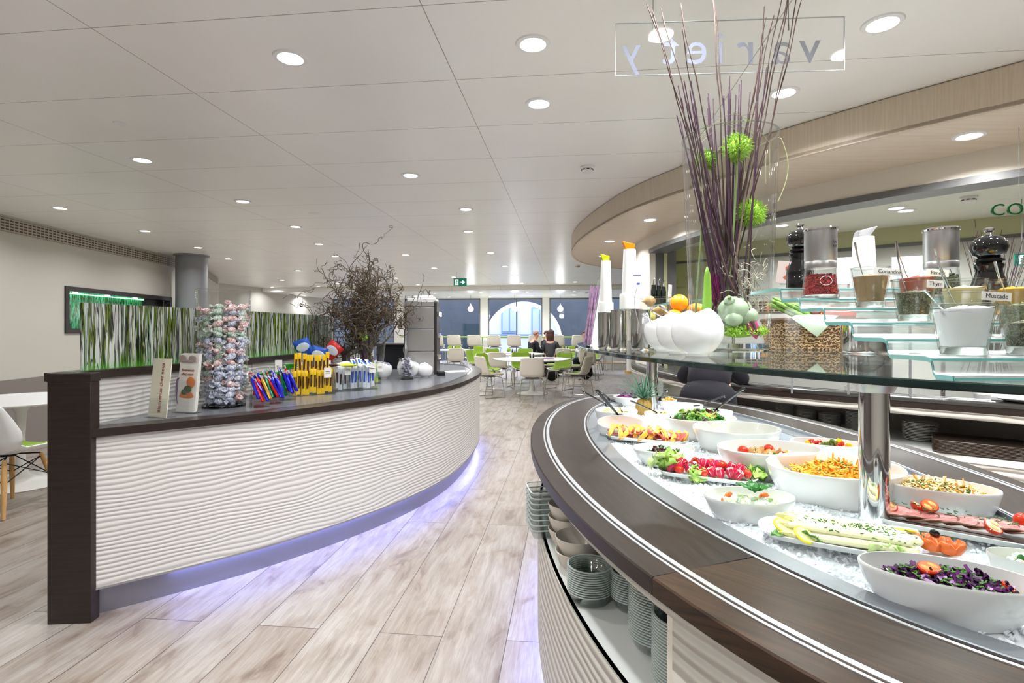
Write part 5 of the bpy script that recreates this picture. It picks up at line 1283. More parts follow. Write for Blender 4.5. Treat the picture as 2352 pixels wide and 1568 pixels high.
def shreds(name, c, rx, ry, dz, n, L, r, mats, label, cat, weights=None, curl=.5, mound=.03, chips=0, chipmat=None, seed=1, rz=0, basemat=0, up=.35):
    rg = random.Random(seed); b = MB()
    def top(u, v): return mound*(1-(u*u+v*v))
    # the body of the heap
    b.grid(lambda u, v: Vector((math.cos(2*PI*u)*rx*v, math.sin(2*PI*u)*ry*v, -dz + top(v*.9,0) - r)), 24, 5, basemat)
    for k in range(n):
        a = rg.random()*2*PI; q = math.sqrt(rg.random())*.93
        x, y = math.cos(a)*q, math.sin(a)*q
        p = Vector((x*rx, y*ry, -dz+top(x,y)+rg.uniform(0,.006))); d = Vector((rg.uniform(-1,1), rg.uniform(-1,1), rg.uniform(-.25,up))).normalized()
        l = L*rg.uniform(.5,1.1); pts = [p - d*l/2]; ax = Vector((rg.uniform(-1,1), rg.uniform(-1,1), rg.uniform(-1,1))).normalized()
        for j in range(4): pts.append(pts[-1] + d*l/4); d = Matrix.Rotation(rg.uniform(-curl,curl)*1.0, 3, ax) @ d
        m = rg.choices(range(len(mats)), weights)[0] if weights else rg.randrange(len(mats))
        lim = []
        for s in pts:
            e = math.hypot(s.x/rx, s.y/ry)
            if e > .97: s = Vector((s.x*.97/e, s.y*.97/e, s.z))
            lim.append(s)
        b.tube(lim, r*rg.uniform(.7,1.2), 4, m, caps=False)
    if chips:
        for k in range(chips):
            a = rg.random()*2*PI; q = math.sqrt(rg.random())*.9; x, y = math.cos(a)*q, math.sin(a)*q
            p = Vector((x*rx, y*ry, -dz+top(x,y)+.006+rg.uniform(0,.004))); d = Vector((rg.uniform(-1,1), rg.uniform(-1,1), rg.uniform(-.3,.3))).normalized()*rg.uniform(.002,.006)
            b.tube([p-d, p+d], .0013, 4, len(mats))
    o = b.build(name, list(mats)+([chipmat] if chipmat else []), loc=c, rot=(0,0,rz)); return tag(o, label, cat, kind='stuff')
def chunks(name, c, rx, ry, dz, n, s, mats, label, cat, mound=.02, seed=1, jit=.4, weights=None, flat=.6, n8=7, cube=False):
    rg = random.Random(seed); b = MB()
    b.grid(lambda u, v: Vector((math.cos(2*PI*u)*rx*v, math.sin(2*PI*u)*ry*v, -dz+mound*(1-v*v)-s*.6)), 24, 4, 0)
    for k in range(n):
        a = rg.random()*2*PI; q = math.sqrt(rg.random())*.88; x, y = math.cos(a)*q, math.sin(a)*q
        m = rg.choices(range(len(mats)), weights)[0] if weights else rg.randrange(len(mats))
        T = Euler((rg.random()*3, rg.random()*3, rg.random()*3)).to_matrix(); ss = s*rg.uniform(.6,1.25); p = (x*rx, y*ry, -dz+mound*(1-x*x-y*y)+rg.uniform(-.2,.5)*s)
        if cube: b.box(p, (ss*1.6, ss*1.3, ss*.7), m=m, R3=T)
        else: b.ball(p, (ss, ss*.8, ss*flat), n8, m, T=T, jit=jit, seed=k)
    o = b.build(name, mats, loc=c); return tag(o, label, cat, kind='stuff')
def leaf_heap(name, c, rx, ry, dz, n, s, mats, label, cat, seed=1, mound=.03, weights=None, kind='stuff', ruffle=.35):
    rg = random.Random(seed); b = MB()
    for k in range(n):
        a = rg.random()*2*PI; q = math.sqrt(rg.random())*.9; x, y = math.cos(a)*q, math.sin(a)*q; ss = s*rg.uniform(.6,1.2)
        T = Euler((rg.uniform(-1.2,1.2), rg.uniform(-1.2,1.2), rg.random()*6)).to_matrix(); o_ = Vector((x*rx, y*ry, -dz+mound*(1-x*x-y*y)))
        ph = rg.random()*6; m = rg.choices(range(len(mats)), weights)[0] if weights else rg.randrange(len(mats))
        def fn(u, v):
            w_ = math.sin(PI*min(1,.08+v*.92))**.6*(.5+.12*math.sin(ph+17*v)); e = (u-.5)*2
            return o_ + T @ Vector((e*w_*ss, (v-.5)*ss*1.4, ss*ruffle*(e*e*(.5+.5*math.sin(ph+11*v+3*e)) + .25*math.sin(3*v+ph))))
        b.grid(fn, 6, 6, m)
    o = b.build(name, mats, loc=c, solid=.0008); tag(o, label, cat)
    if kind: o['kind'] = kind
    return o
mat('tomato_red', (206,48,16), .12, coat=.5); mat('tomato_flesh', (226,110,50), .25, sss=.1); mat('tomato_seed', (222,176,92), .3); mat('tomato_dark', (140,40,24), .12, coat=.5)
TOM = {}
def tomato_proto(kind):
    b = MB()
    if kind == 'half':
        b.lathe([(0,-.011),(.008,-.010),(.0125,-.006),(.0145,0),(.0135,.0015),(.0,.0015)], 20, sx=1.15, m=0); b.lathe([(0,.0018),(.0125,.0018),(.0128,.0012)], 20, sx=1.15, m=1)
        for s in (-1,1): b.ball((s*.0065,0,.0016), (.0048,.008,.0012), 8, 2)
    else: b.ball((0,0,0), (.0155,.0135,.0135), 16, 0)
    return b.build('cherry_tomato_half' if kind == 'half' else 'cherry_tomato', ['tomato_red','tomato_flesh','tomato_seed'])
def tomato(kind, p, rot, label, sc=1.0, group=None):
    if kind not in TOM: TOM[kind] = tomato_proto(kind); o = TOM[kind]
    else: o = clone(TOM[kind])
    o.location = p; o.rotation_euler = rot; o.scale = (sc,)*3; tag(o, label, 'tomato', group); 
    return o
mat('carrot', (252,178,50), .35); mat('carrot_deep', (244,150,30), .35); mat('chive', (44,96,30), .5); mat('chive_light', (90,150,50), .5)
mat('cabbage_dark', (56,16,60), .3, coat=.3); mat('cabbage_mid', (116,50,120), .3); mat('cabbage_pale', (206,164,208), .3); mat('slaw_pale', (240,214,160), .35); mat('slaw_orange', (238,170,80), .35)
mat('lettuce', (166,206,96), .4, sss=.05); mat('lettuce_pale', (206,230,150), .4); mat('leaf_dark', (70,30,34), .4); mat('leaf_green', (96,150,66), .4); mat('herb_green', (36,110,30), .35)
mat('yogurt', (236,242,232), .3, sss=.1); mat('cucumber', (196,222,164), .3); mat('potato', (238,222,120), .4); mat('walnut', (196,150,96), .6); mat('cream_sauce', (240,236,206), .3); mat('pepper_red', (190,34,20), .15, coat=.4); mat('pepper_yellow', (240,180,20), .15, coat=.4); mat('pepper_green', (90,110,40), .2, coat=.4)
mat('peach', (250,180,110), .3); mat('beet', (110,30,90), .3); mat('olive_black', (24,18,20), .12, coat=.5)
# --- bowls, far to near
c, rx, ry = pxbowl(1408, 1492, 904, 915, .93, .07, 'shallow bowl of purple salad at the far end of the buffet', kr=.8)
shreds('purple_salad', c, rx*.85, ry*.85, .015, 60, .04, .003, ['beet','cabbage_mid'], 'purple shredded salad in the farthest bowl', 'salad', seed=31)
c, rx, ry = pxbowl(1516, 1554, 914, 922, .93, .06, 'small far bowl of orange fruit right of the chrome pole', kr=.9)
chunks('orange_fruit', c, rx*.8, ry*.8, .012, 16, .012, ['peach','carrot'], 'orange fruit pieces in the small far bowl', 'fruit', seed=32)
c, rx, ry = pxbowl(1523, 1614, 921, 937, .955, .09, 'white bowl behind the big leaf salad, with a thin black spoon', kr=.8)
chunks('pale_salad', c, rx*.8, ry*.8, .035, 30, .012, ['cream_sauce','cucumber'], 'pale salad low in the bowl behind the leaf salad', 'salad', seed=33)
c, rx, ry = pxbowl(1578, 1682, 933, 955, .955, .09, 'white bowl with a thick black handled spoon, right behind the leaf salad', kr=.72)
chunks('pale_salad', c, rx*.8, ry*.8, .045, 30, .012, ['cream_sauce','leaf_green'], 'pale green salad low in the bowl with the thick black spoon', 'salad', seed=34)
c, rx, ry = pxbowl(1480, 1544, 937, 957, .94, .085, 'small beige white bowl in front of the pineapple with a black spoon', kr=.8)
chunks('pink_salad', c, rx*.8, ry*.8, .02, 26, .011, ['peach','cream_sauce'], 'pinkish salad in the small bowl before the pineapple', 'salad', seed=35)
c, rx, ry = pxbowl(1367, 1464, 927, 957, .96, .10, 'white bowl of yellow potato salad nearest the left rim', kr=.95)
chunks('potato_salad', c, rx*.84, ry*.84, .03, 70, .013, ['potato','cream_sauce'], 'yellow potato salad with pickles in the bowl at the left rim', 'salad', seed=36)
o = MB().ball((0,0,0), (.016,.012,.010), 10, jit=.2).build('pickle_slice', 'pepper_green', loc=(c.x+.04, c.y-.03, c.z-.012)); tag(o, 'dark green pickle on the yellow potato salad', 'pickle')
c, rx, ry = pxbowl(1372, 1480, 956, 985, .945, .09, 'white bowl tipped away from the viewer in front of the potato salad', kr=.8, tilt=(R(12), 0))
chunks('red_salad', c, rx*.7, ry*.7, .05, 24, .011, ['tomato_flesh','cream_sauce'], 'reddish salad deep in the tipped white bowl', 'salad', seed=37)
c, rx, ry = pxbowl(1525, 1688, 941, 975, .965, .12, 'deep white bowl of mixed leaf salad', kr=.8)
leaf_heap('mixed_leaf_salad', c, rx*.8, ry*.78, .03, 90, .04, ['leaf_green','leaf_dark','lettuce','herb_green'], 'mixed green and dark red leaves in the deep bowl', 'salad', seed=38, weights=(3,3,3,1), mound=.045)
o = MB().lathe([(0,-.002),(.02,-.002),(.021,0),(.02,.002),(0,.002)], 16, sx=1.2).build('carrot_slice', 'carrot_deep', loc=(c.x+.035, c.y-.05, c.z+.012), rot=(.3,.1,0)); tag(o, 'orange slice on the mixed leaf salad', 'vegetable')
c, rx, ry = pxbowl(1594, 1786, 960, 1006, .965, .12, 'large white bowl nearly empty, behind the tomato walnut bowl', kr=.9)
chunks('grain_salad', c, rx*.62, ry*.62, .078, 110, .008, ['cream_sauce','walnut','herb_green','carrot'], 'pale grain salad at the bottom of the nearly empty bowl', 'salad', seed=39, weights=(6,2,1,1), mound=.03)
c, rx, ry = pxbowl(1824, 1982, 996, 1037, .95, .09, 'white oval bowl of roasted peppers beside the chrome pole', kr=.6, rz=R(-25))
chunks('roasted_peppers', c, rx*.72, ry*.72, .022, 26, .016, ['pepper_red','pepper_yellow','pepper_green'], 'roasted red, yellow and green peppers in the oval bowl', 'vegetables', seed=40, flat=.45, mound=.02)
c, rx, ry = pxbowl(1650, 1880, 1004, 1052, .965, .125, 'deep white bowl of tomatoes and walnuts left of the carrot bowl', kr=.72)
chunks('walnut_salad', c, rx*.72, ry*.72, .05, 95, .011, ['walnut','cream_sauce','carrot_deep','herb_green'], 'walnut and seed salad in the bowl left of the carrots', 'salad', seed=41, weights=(6,2,1,1), mound=.035, jit=.7)
for k, (dx, dy) in enumerate(((-.075,.02),(.045,-.03),(.02,.04))): tomato('half' if k == 1 else 'whole', (c.x+dx, c.y+dy, c.z-.016), (.4,.2*k,k), 'cherry tomato %s on the walnut salad' % ('at the left','cut open in the middle','at the back')[k], 1.15)
c, rx, ry = pxbowl(1454, 1594, 1014, 1042, .925, .065, 'small white bowl of dark leaves between ham melon and radish plates', kr=.75)
leaf_heap('dark_leaves', c, rx*.6, ry*.6, .026, 26, .02, ['leaf_dark','leaf_dark','herb_green'], 'dark red leaves low in the small bowl', 'salad', seed=42, mound=.02)
c, rx, ry = pxbowl(1770, 2060, 1037, 1104, .965, .13, 'largest white bowl, full of shredded carrot, before the chrome pole', kr=.85)
cc = Vector((c.x-.0, c.y, c.z)); shreds('shredded_carrot', cc, rx*.74, ry*.74, .055, 420, .055, .0021, ['carrot','carrot_deep'], 'heap of shredded orange carrot with chives in the largest bowl', 'salad', weights=(4,1), mound=.055, chips=150, chipmat='chive', seed=43)
c, rx, ry = pxbowl(2044, 2268, 1088, 1140, .95, .11, 'oval white bowl of pale shredded celery and carrot, right of the pole', kr=.62, rz=R(-28))
shreds('celery_slaw', c, rx*.80, ry*.80, .028, 420, .045, .0022, ['slaw_pale','slaw_orange'], 'pale slaw with chives in the bowl right of the pole', 'salad', weights=(4,1), mound=.03, chips=140, chipmat='chive', seed=44, rz=R(-28))
c, rx, ry = pxbowl(1618, 1822, 1112, 1166, .925, .075, 'white bowl of cucumber yogurt topped with mint', kr=.68)
chunks('cucumber_yogurt', c, rx*.82, ry*.82, .030, 90, .010, ['yogurt','cucumber'], 'white cucumber yogurt salad under the mint sprig', 'salad', seed=45, weights=(3,2), mound=.016)
t = thing('mint_sprig', 'green mint sprig standing on the cucumber yogurt', 'herb', (c.x+.015, c.y, c.z-.006))
for k, (a, s) in enumerate(((0,1.0),(2.6,1.0),(1.4,.9),(4.6,.6),(.7,.6))):
    def lf(u, v, a=a, s=s):
        w_ = .016*s*math.sin(PI*(.04+.92*v))**.8; e = (u-.5)*2; x = v*.045*s
        return Vector((math.cos(a)*x-math.sin(a)*e*w_, math.sin(a)*x+math.cos(a)*e*w_, .012+.03*v*(1-.45*v)+abs(e)*.004+.0015*math.sin(v*20)))
    MB().grid(lf, 6, 8).build('leaf', 'herb_green', t, solid=.0006)
for k, (dx, dy, r_) in enumerate(((-.075,-.02,1.3),(-.04,.03,.6),(.05,.025,.4))):
    o = MB().grid(lambda u, v: Vector(((u-.5)*.035, .008*math.sin(PI*u)*(v-.5), .010*v*math.sin(PI*u)**.5)), 8, 3).build('tomato_wedge', 'tomato_flesh', loc=(c.x+dx, c.y+dy, c.z-.012), rot=(.2,0,r_), solid=.005); tag(o, 'tomato wedge %s the yogurt bowl' % ('at the left edge of','at the back left of','at the back right of')[k], 'tomato')
c, rx, ry = pxbowl(2000, 2350, 1262, 1372, .945, .085, 'large oval white bowl of red cabbage in the right foreground', kr=.52, rz=R(-24))
shreds('red_cabbage', Vector((c.x-.0,c.y,c.z)), rx*.76, ry*.76, .030, 360, .030, .0030, ['cabbage_dark','cabbage_mid','cabbage_pale'], 'shredded red cabbage with chives in the foreground bowl', 'salad', weights=(5,3,1), mound=.026, chips=170, chipmat='chive_light', seed=46, rz=R(-24), curl=.8)
tomato('half', (c.x-.025, c.y+.006, c.z+.004), (.15,-.1,.3), 'halved cherry tomato in the middle of the red cabbage', 1.15); tomato('half', (c.x+.082, c.y-.030, c.z-.016), (.4,.5,.2), 'halved cherry tomato at the right end of the red cabbage', 1.1)
c, rx, ry = pxbowl(2292, 2470, 1242, 1330, .93, .075, 'white bowl of pale creamy salad cut by the right edge', kr=.6, rz=R(-30))
chunks('creamy_salad', c, rx*.8, ry*.8, .022, 70, .010, ['cream_sauce','yogurt','herb_green'], 'creamy white salad in the bowl at the right edge', 'salad', seed=47, weights=(5,4,1), mound=.02)
# --- platters
def platter(name, pc, w, d, rz, label, h=.014, tilt=(0,0)):
    t = thing(name, label, 'platter', pc, (tilt[0], tilt[1], rz))
    b = MB(); pr = rrect(w, d, d*.45, 8)
    b.prism(rrect(w-.03, d-.03, d*.4, 8), 0, .004); b.sweep(pr, [(-.014,0),(0,h),(-.003,h+.001),(-.018,.005)], closed=True, profclosed=True)
    b.build('plate', 'porcelain', t); return t
def onice(px, py, z=.885): return at(px, py, z)
# melon and ham
p = onice(1485, 1010, .89); platter('melon_platter', p, .34, .13, R(-28), 'white plate of melon slices and cured ham')
mat('melon', (252,186,70), .3, sss=.1); mat('melon_rind', (226,196,110), .4); mat('cured_ham', (206,96,84), .3, vary=(60,.35)); 
def melon_proto():
    b = MB()
    for s in range(8):
        pass
    def fn(u, v):
        a = PI*(u-.5)*.95; w_ = math.cos(a)**.6
        return Vector((.040*math.sin(a), (v-.5)*.020*w_, .026*math.cos(a)-.008 if v not in (0,1) else .004+.012*math.cos(a)))
    b.grid(fn, 10, 4); b.grid(lambda u, v: fn(1-u, v)*.82 + Vector((0,0,-.006)), 10, 4, 1)
    return b.build('melon_slice', ['melon','melon_rind'], solid=.004)
mp = melon_proto(); rg = random.Random(9); u = Vector((math.cos(R(-28)), math.sin(R(-28)), 0)); v_ = Vector((-u.y, u.x, 0))
for k in range(17):
    s = -.145 + .29*(k//2)/8; q = p + u*s + v_*((-.026 if k % 2 else .026)+rg.uniform(-.01,.01)) + Vector((0,0,.020+rg.uniform(0,.014)))
    o = mp if k == 0 else clone(mp); o.location = q; o.rotation_euler = (rg.uniform(.4,1.1), rg.uniform(-.7,-.2), R(60)+rg.uniform(-.6,.6)); tag(o, 'orange melon slice on the plate with cured ham', 'melon slice', 'melon slices on the ham plate')
def ham_mesh(nm, m, L, W, wave, seed):
    rg2 = random.Random(seed); ph = rg2.random()*6
    return MB().grid(lambda u, v: Vector(((u-.5)*L*(1-.25*(2*v-1)**2), (v-.5)*W*(1-.2*(2*u-1)**2), wave*(math.sin(ph+7*u+2*v)+.6*math.sin(5*v+11*u+ph)))), 12, 8).build(nm, m, solid=.0015)
hp = ham_mesh('ham_slice', 'cured_ham', .075, .05, .007, 1)
for k in range(10):
    q = p + u*(-.13+.029*k) + v_*rg.uniform(-.03,.015) + Vector((0,0,.022+rg.uniform(0,.012))); o = hp if k == 0 else clone(hp); o.location = q; o.rotation_euler = (rg.uniform(-.6,.3), rg.uniform(-.4,.4), rg.random()*3); tag(o, 'folded slice of cured ham between the melon slices', 'ham slice', 'cured ham on the melon plate')
# radishes and tomatoes on lettuce
p = onice(1622, 1095, .885); platter('radish_platter', p, .30, .12, R(-28), 'white plate of radishes and cherry tomatoes on lettuce')
leaf_heap('lettuce_bed', p + Vector((-.105,.052,.02)), .05, .045, 0, 12, .055, ['lettuce','lettuce_pale'], 'pale green lettuce at the left end of the radish plate', 'lettuce', seed=50, mound=.02, kind=None)
leaf_heap('lettuce_bed', p + Vector((-.005,-.030,.014)), .055, .018, 0, 9, .035, ['lettuce','lettuce_pale'], 'lettuce along the front edge of the radish plate', 'lettuce', seed=51, mound=.008, kind=None)
leaf_heap('lettuce_bed', p + Vector((.115,-.035,.018)), .045, .03, 0, 10, .032, ['lettuce','leaf_green'], 'lettuce at the right end of the radish plate', 'lettuce', seed=52, mound=.01, kind=None)
mat('radish_pink', (200,24,66), .2, coat=.3); mat('radish_white', (250,240,240), .3)
def radish_proto():
    b = MB(); b.ball((0,0,-.001), (.010,.010,.009), 10, 1)
    for k in range(7):
        a = 2*PI*k/7
        def fn(u, v, a=a): e = (u-.5)*.8; r = .0105*(.5+.75*math.sin(PI*(.12+.62*v))); return Vector((r*math.cos(a+e), r*math.sin(a+e), -.010+.026*v))
        b.grid(fn, 3, 5, 0 if k % 2 == 0 else 0); 
        b.grid(lambda u, v, a=a: fn(u, v)*.90, 3, 5, 1)
    return b.build('radish_rose', ['radish_pink','radish_white'])
rp_ = radish_proto(); rg = random.Random(13); used_r = False
for k in range(24):
    s = -.10 + .2*(k % 8)/7.; w_ = (-.028,0,.028)[k//8]; q = p + u*(s+rg.uniform(-.008,.008)) + v_*(w_+rg.uniform(-.006,.006)) + Vector((0,0,.020+.012*(1-abs(w_)/.028)+rg.uniform(0,.006)))
    o = rp_ if k == 0 else clone(rp_); o.location = q; o.rotation_euler = (rg.uniform(-.7,.7), rg.uniform(-.7,.7), rg.random()*6); o.scale = (1.15,)*3; tag(o, 'red and white cut radish on the lettuce plate', 'radish', 'radishes on the lettuce plate')
for k, (s, w_, z, kd) in enumerate(((-.075,-.042,.024,'left'),(.0,-.045,.024,'front'),(-.035,.012,.044,'middle'),(.045,.005,.042,'dark'),(.088,.0,.03,'right'),(.12,-.012,.028,'far right'),(.012,.03,.04,'back'))):
    tomato('whole', p + u*s + v_*w_ + Vector((0,0,z)), (.2*k,.3,k), 'cherry tomato among the radishes, %s one' % kd, .95)
# asparagus
p = onice(1952, 1247, .89); PA_ = R(-30); u = Vector((math.cos(PA_), math.sin(PA_), 0)); v_ = Vector((-u.y, u.x, 0))
platter('asparagus_platter', p, .36, .15, PA_, 'white oblong plate of white asparagus in the foreground')
mat('asparagus_white', (244,240,204), .3, sss=.1); mat('asparagus_tip', (226,220,140), .35); mat('lemon_yellow', (240,226,60), .35); mat('lemon_flesh', (244,240,170), .3)
def spear():
    b = MB(); b.tube([(-.115,0,0),(-.105,.001,0),(-.02,0,.002),(.06,-.001,.001),(.10,0,0),(.118,0,-.001),(.122,0,-.001)], [.0045,.0075,.0085,.0085,.008,.0072,.003], 10)
    b.tube([(-.128,0,0),(-.122,0,0),(-.112,0,0),(-.10,0,0)], [.001,.0045,.0066,.0078], 8, 1)
    for k in range(6): b.ball((-.118+.011*k, .004*(-1)**k, .005), (.006,.003,.0022), 6, 1)
    return b.build('asparagus_spear', ['asparagus_white','asparagus_tip'])
sp = spear(); rg = random.Random(17)
for k in range(12):
    lay = k // 7; j = k % 7; w_ = -.048+.016*j if lay == 0 else -.034+.018*j
    q = p + u*(rg.uniform(-.012,.012)-.008) + v_*w_ + Vector((0,0,.017+.014*lay)); o = sp if k == 0 else clone(sp); o.location = q; o.rotation_euler = (rg.random()*6, 0, PA_+rg.uniform(-.09,.09)+.0); tag(o, 'white asparagus spear on the oblong plate', 'asparagus', 'white asparagus spears')
rg = random.Random(19); b = MB()
for k in range(190):
    s = rg.gauss(.02,.055); w_ = rg.uniform(-.045,.05); q = Vector((s, w_, .040+rg.uniform(-.004,.003) - abs(w_)*.12)); d = Vector((rg.uniform(-1,1), rg.uniform(-1,1), rg.uniform(-.2,.2))).normalized()*rg.uniform(.002,.0045); b.tube([q-d, q+d], .0011, 4, k % 2)
o = b.build('chopped_chives', ['chive','chive_light'], loc=p, rot=(0,0,PA_)); tag(o, 'chopped chives sprinkled over the asparagus', 'herbs', kind='stuff')
leaf_heap('lettuce_bed', p - u*.10 - v_*.052 + Vector((0,0,.012)), .05, .02, 0, 9, .03, ['lettuce','leaf_green'], 'lettuce at the front left of the asparagus plate', 'lettuce', seed=55, mound=.006, kind=None)
leaf_heap('lettuce_bed', p + u*.06 - v_*.052 + Vector((0,0,.010)), .05, .015, 0, 8, .026, ['lettuce_pale','lettuce'], 'lettuce at the front right of the asparagus plate', 'lettuce', seed=56, mound=.006, kind=None)
def lemon(q, rot, lb):
    t = thing('lemon_slice', lb, 'lemon', q, rot); MB().lathe([(0,-.0025),(.021,-.0025),(.0225,-.001),(.0225,.001),(.021,.0025),(0,.0025)], 24).build('peel', 'lemon_yellow', t); MB().lathe([(0,-.003),(.0185,-.003),(.0185,.003),(0,.003)], 24).build('flesh', 'lemon_flesh', t)
lemon(p-u*.125-v_*.038+Vector((0,0,.026)), (.5,.2,0), 'lemon slice at the left end of the asparagus plate'); lemon(p-u*.085-v_*.062+Vector((0,0,.022)), (.6,.1,.3), 'lemon slice at the front of the asparagus plate'); lemon(p+u*.10+v_*.045+Vector((0,0,.03)), (-.3,.3,.3), 'lemon slice behind the tomato at the plate end')
t = thing('cut_tomato', 'zigzag cut tomato with a black olive at the end of the asparagus plate', 'tomato', p+u*.142+v_*.015+Vector((0,0,.014)))
for s, (dx, dy) in enumerate(((0,0),(.022,-.02))):
    prof = []
    b = MB(); n = 20; vs = [(0,0,.004)]; 
    for k in range(n): a = 2*PI*k/n; vs.append((.017*math.cos(a), .017*math.sin(a), 0.0)); 
    for k in range(n): a = 2*PI*k/n; vs.append((.024*math.cos(a), .024*math.sin(a), .012+.010*(k % 2 if k % 4 else 1)))
    fs = [(0,1+(k+1)%n,1+k) for k in range(n)] + [(1+k,1+(k+1)%n,1+n+(k+1)%n,1+n+k) for k in range(n)]
    b.add([(v[0]+dx, v[1]+dy, v[2]) for v in vs], fs, 0, False); b.build('half', 'tomato_flesh', t, solid=.004)
o = MB().ball((0,0,0), (.012,.006,.008), 12).build('black_olive', 'olive_black', loc=p+u*.148+v_*.02+Vector((0,0,.042)), rot=(0,.5,0)); tag(o, 'black olive piece on the cut tomato', 'olive')
# ham / roast beef slices
p = onice(2205, 1222, .885); PA2 = R(-38); u = Vector((math.cos(PA2), math.sin(PA2), 0)); v_ = Vector((-u.y, u.x, 0))
platter('roast_platter', p, .34, .12, PA2, 'white oblong plate of pink roast meat slices at the right')
q = NT('roast_pink'); vv = q.mapped('UV'); nz = q.n('TexNoise', Scale=9, Detail=4); q.l(vv, nz.inputs['Vector']); q.l(q.ramp(nz.outputs['Fac'], [(.3,(196,110,112)),(.6,(222,146,142)),(.75,(236,180,170))]), q.b.inputs['Base Color']); q.b.inputs['Roughness'].default_value = .25
mat('roast_crust', (120,84,60), .5)
def roast(seed):
    b = MB(); rg2 = random.Random(seed); ph = rg2.random()*6
    def P(u_, v): a = 2*PI*u_; r = v; return Vector((.050*r*math.cos(a), .040*r*math.sin(a)*(1+.1*math.sin(3*a+ph)), .002*math.sin(4*r*math.cos(a)+ph)+.0015*math.sin(3*a)*r))
    b.grid(P, 24, 5, 0); b.tube([P(k/24, 1) for k in range(25)], .0011, 5, 1, caps=False)
    return b.build('roast_slice', ['roast_pink','roast_crust'], solid=.0018)
rs = roast(3); rs2 = roast(8); rg = random.Random(23)
for k in range(8):
    s = -.12+.034*k; o = (rs if k == 0 else rs2 if k == 1 else clone(rs if k % 2 == 0 else rs2)); o.location = p + u*s + v_*rg.uniform(-.008,.008) + Vector((0,0,.022+.0015*k)); o.rotation_euler = (rg.uniform(-.08,.08), -.14+rg.uniform(-.04,.04), PA2+rg.uniform(-.3,.3)); tag(o, 'pink roast meat slice with brown crust, overlapping on the plate', 'meat slice', 'overlapping roast meat slices')
for k, (s, w_, z, lb) in enumerate(((-.135,.0,.030,'at the left end of the meat plate'),(-.055,.02,.045,'half way along the meat plate'),(.055,-.035,.036,'at the front of the meat plate'),(.108,.035,.040,'at the far right of the meat plate'),(-.075,.045,.032,'at the back edge of the meat plate'))):
    tomato('half' if k != 3 else 'whole', p+u*s+v_*w_+Vector((0,0,z)), (.5,-.3,.4*k), 'cherry tomato piece '+lb, 1.25)
b = MB()
for k in range(60):
    s = rg.uniform(-.13,.13); w_ = rg.uniform(-.03,.035); q_ = Vector((s, w_, .042)); d = Vector((rg.uniform(-1,1), rg.uniform(-1,1), 0)).normalized()*.0045; b.tube([q_-d, q_+d], .0011, 4)
o = b.build('chopped_chives', ['chive'], loc=p, rot=(0,0,PA2)); tag(o, 'chopped chives over the roast meat slices', 'herbs', kind='stuff')
# pineapple
q = Vector((.735, 2.98, .865)); t = thing('pineapple', 'pineapple with spiky green leaves behind the far chrome pole', 'pineapple', q); b = MB()
b.ball((0,0,.05), (.045,.045,.055), 16, jit=.12); b.build('fruit', mat('pineapple_skin', (150,120,50), .5, bump=(60,.8,.01)), t)
rg = random.Random(29); b = MB()
for k in range(38):
    a = k*2.4; e = .3+.9*(1-k/38.); L = .15*(.75+.4*k/38.)
    def lf(u_, v, a=a, e=e, L=L):
        w_ = .007*(1-v)**.7; x = math.sin(e)*L*v*(1+.3*v); z = math.cos(e)*L*v - .02*v*v*e; s = (u_-.5)*2
        return Vector((math.cos(a)*x-math.sin(a)*s*w_, math.sin(a)*x+math.cos(a)*s*w_, .095+z+abs(s)*.002))
    b.grid(lf, 2, 6)
b.build('crown', mat('pineapple_leaf', (70,110,86), .45), t, solid=.001)
# serving spoons and tongs
def server(p0, p1, lb, kind='spoon', r=.006, m='black_plastic'):
    p0, p1 = Vector(p0), Vector(p1); d = p1-p0; L = d.length; t = thing('serving_'+kind, lb, kind, p0)
    b = MB(); b.tube([(0,0,0), d*.12, d*.5, d*.88, d*.97, d], [r*.5,r*.75,r*.95,r*1.15,r*1.15,r*.6], 10, flat=.6); b.build('handle', m, t)
    b = MB(); b.ball((0,0,0), (.022,.030,.007), 12); b.build('bowl', m if m != 'chrome' else 'chrome', t)
    rg2 = Vector((d.x,d.y,0)).normalized()
    MB().lathe([(.004,-.001),(.0065,0),(.004,.001)], 12, tuple(d*.94 + Vector((0,-.006,0))), T=Matrix.Rotation(R(90),3,'X')).build('hanging_hole', 'chrome', t)
    return t
def srv(px0, py0, Y0, px1, py1, Y1, lb, **k): return server(atY(px0,py0,Y0), atY(px1,py1,Y1), lb, **k)
srv(1422,955,2.50,1369,894,2.36,'thick black spoon standing in the potato salad bowl, nearest', r=.009)
srv(1396,930,2.75,1337,897,2.72,'thin black spoon leaning left over the rim behind the potato salad', r=.006)
srv(1402,918,2.95,1380,900,2.86,'black spoon half hidden behind the thick potato salad spoon', r=.007)
srv(1432,950,2.55,1421,932,2.5,'short steel and black spoon inside the potato salad bowl', r=.006, m='chrome')
srv(1512,948,2.65,1448,920,2.52,'black spoon lying across the small beige bowl', r=.006)
srv(1457,912,3.3,1473,880,3.2,'black handled spoon upright in the far purple salad', r=.009)
srv(1512,918,3.2,1533,896,3.1,'black handled spoon right of the pineapple leaves', r=.009)
srv(1602,932,2.85,1668,908,2.75,'thin black spoon behind the leaf salad pointing right', r=.007)
srv(1642,942,2.6,1710,890,2.45,'thickest black spoon leaning right out of the back bowl', r=.010)
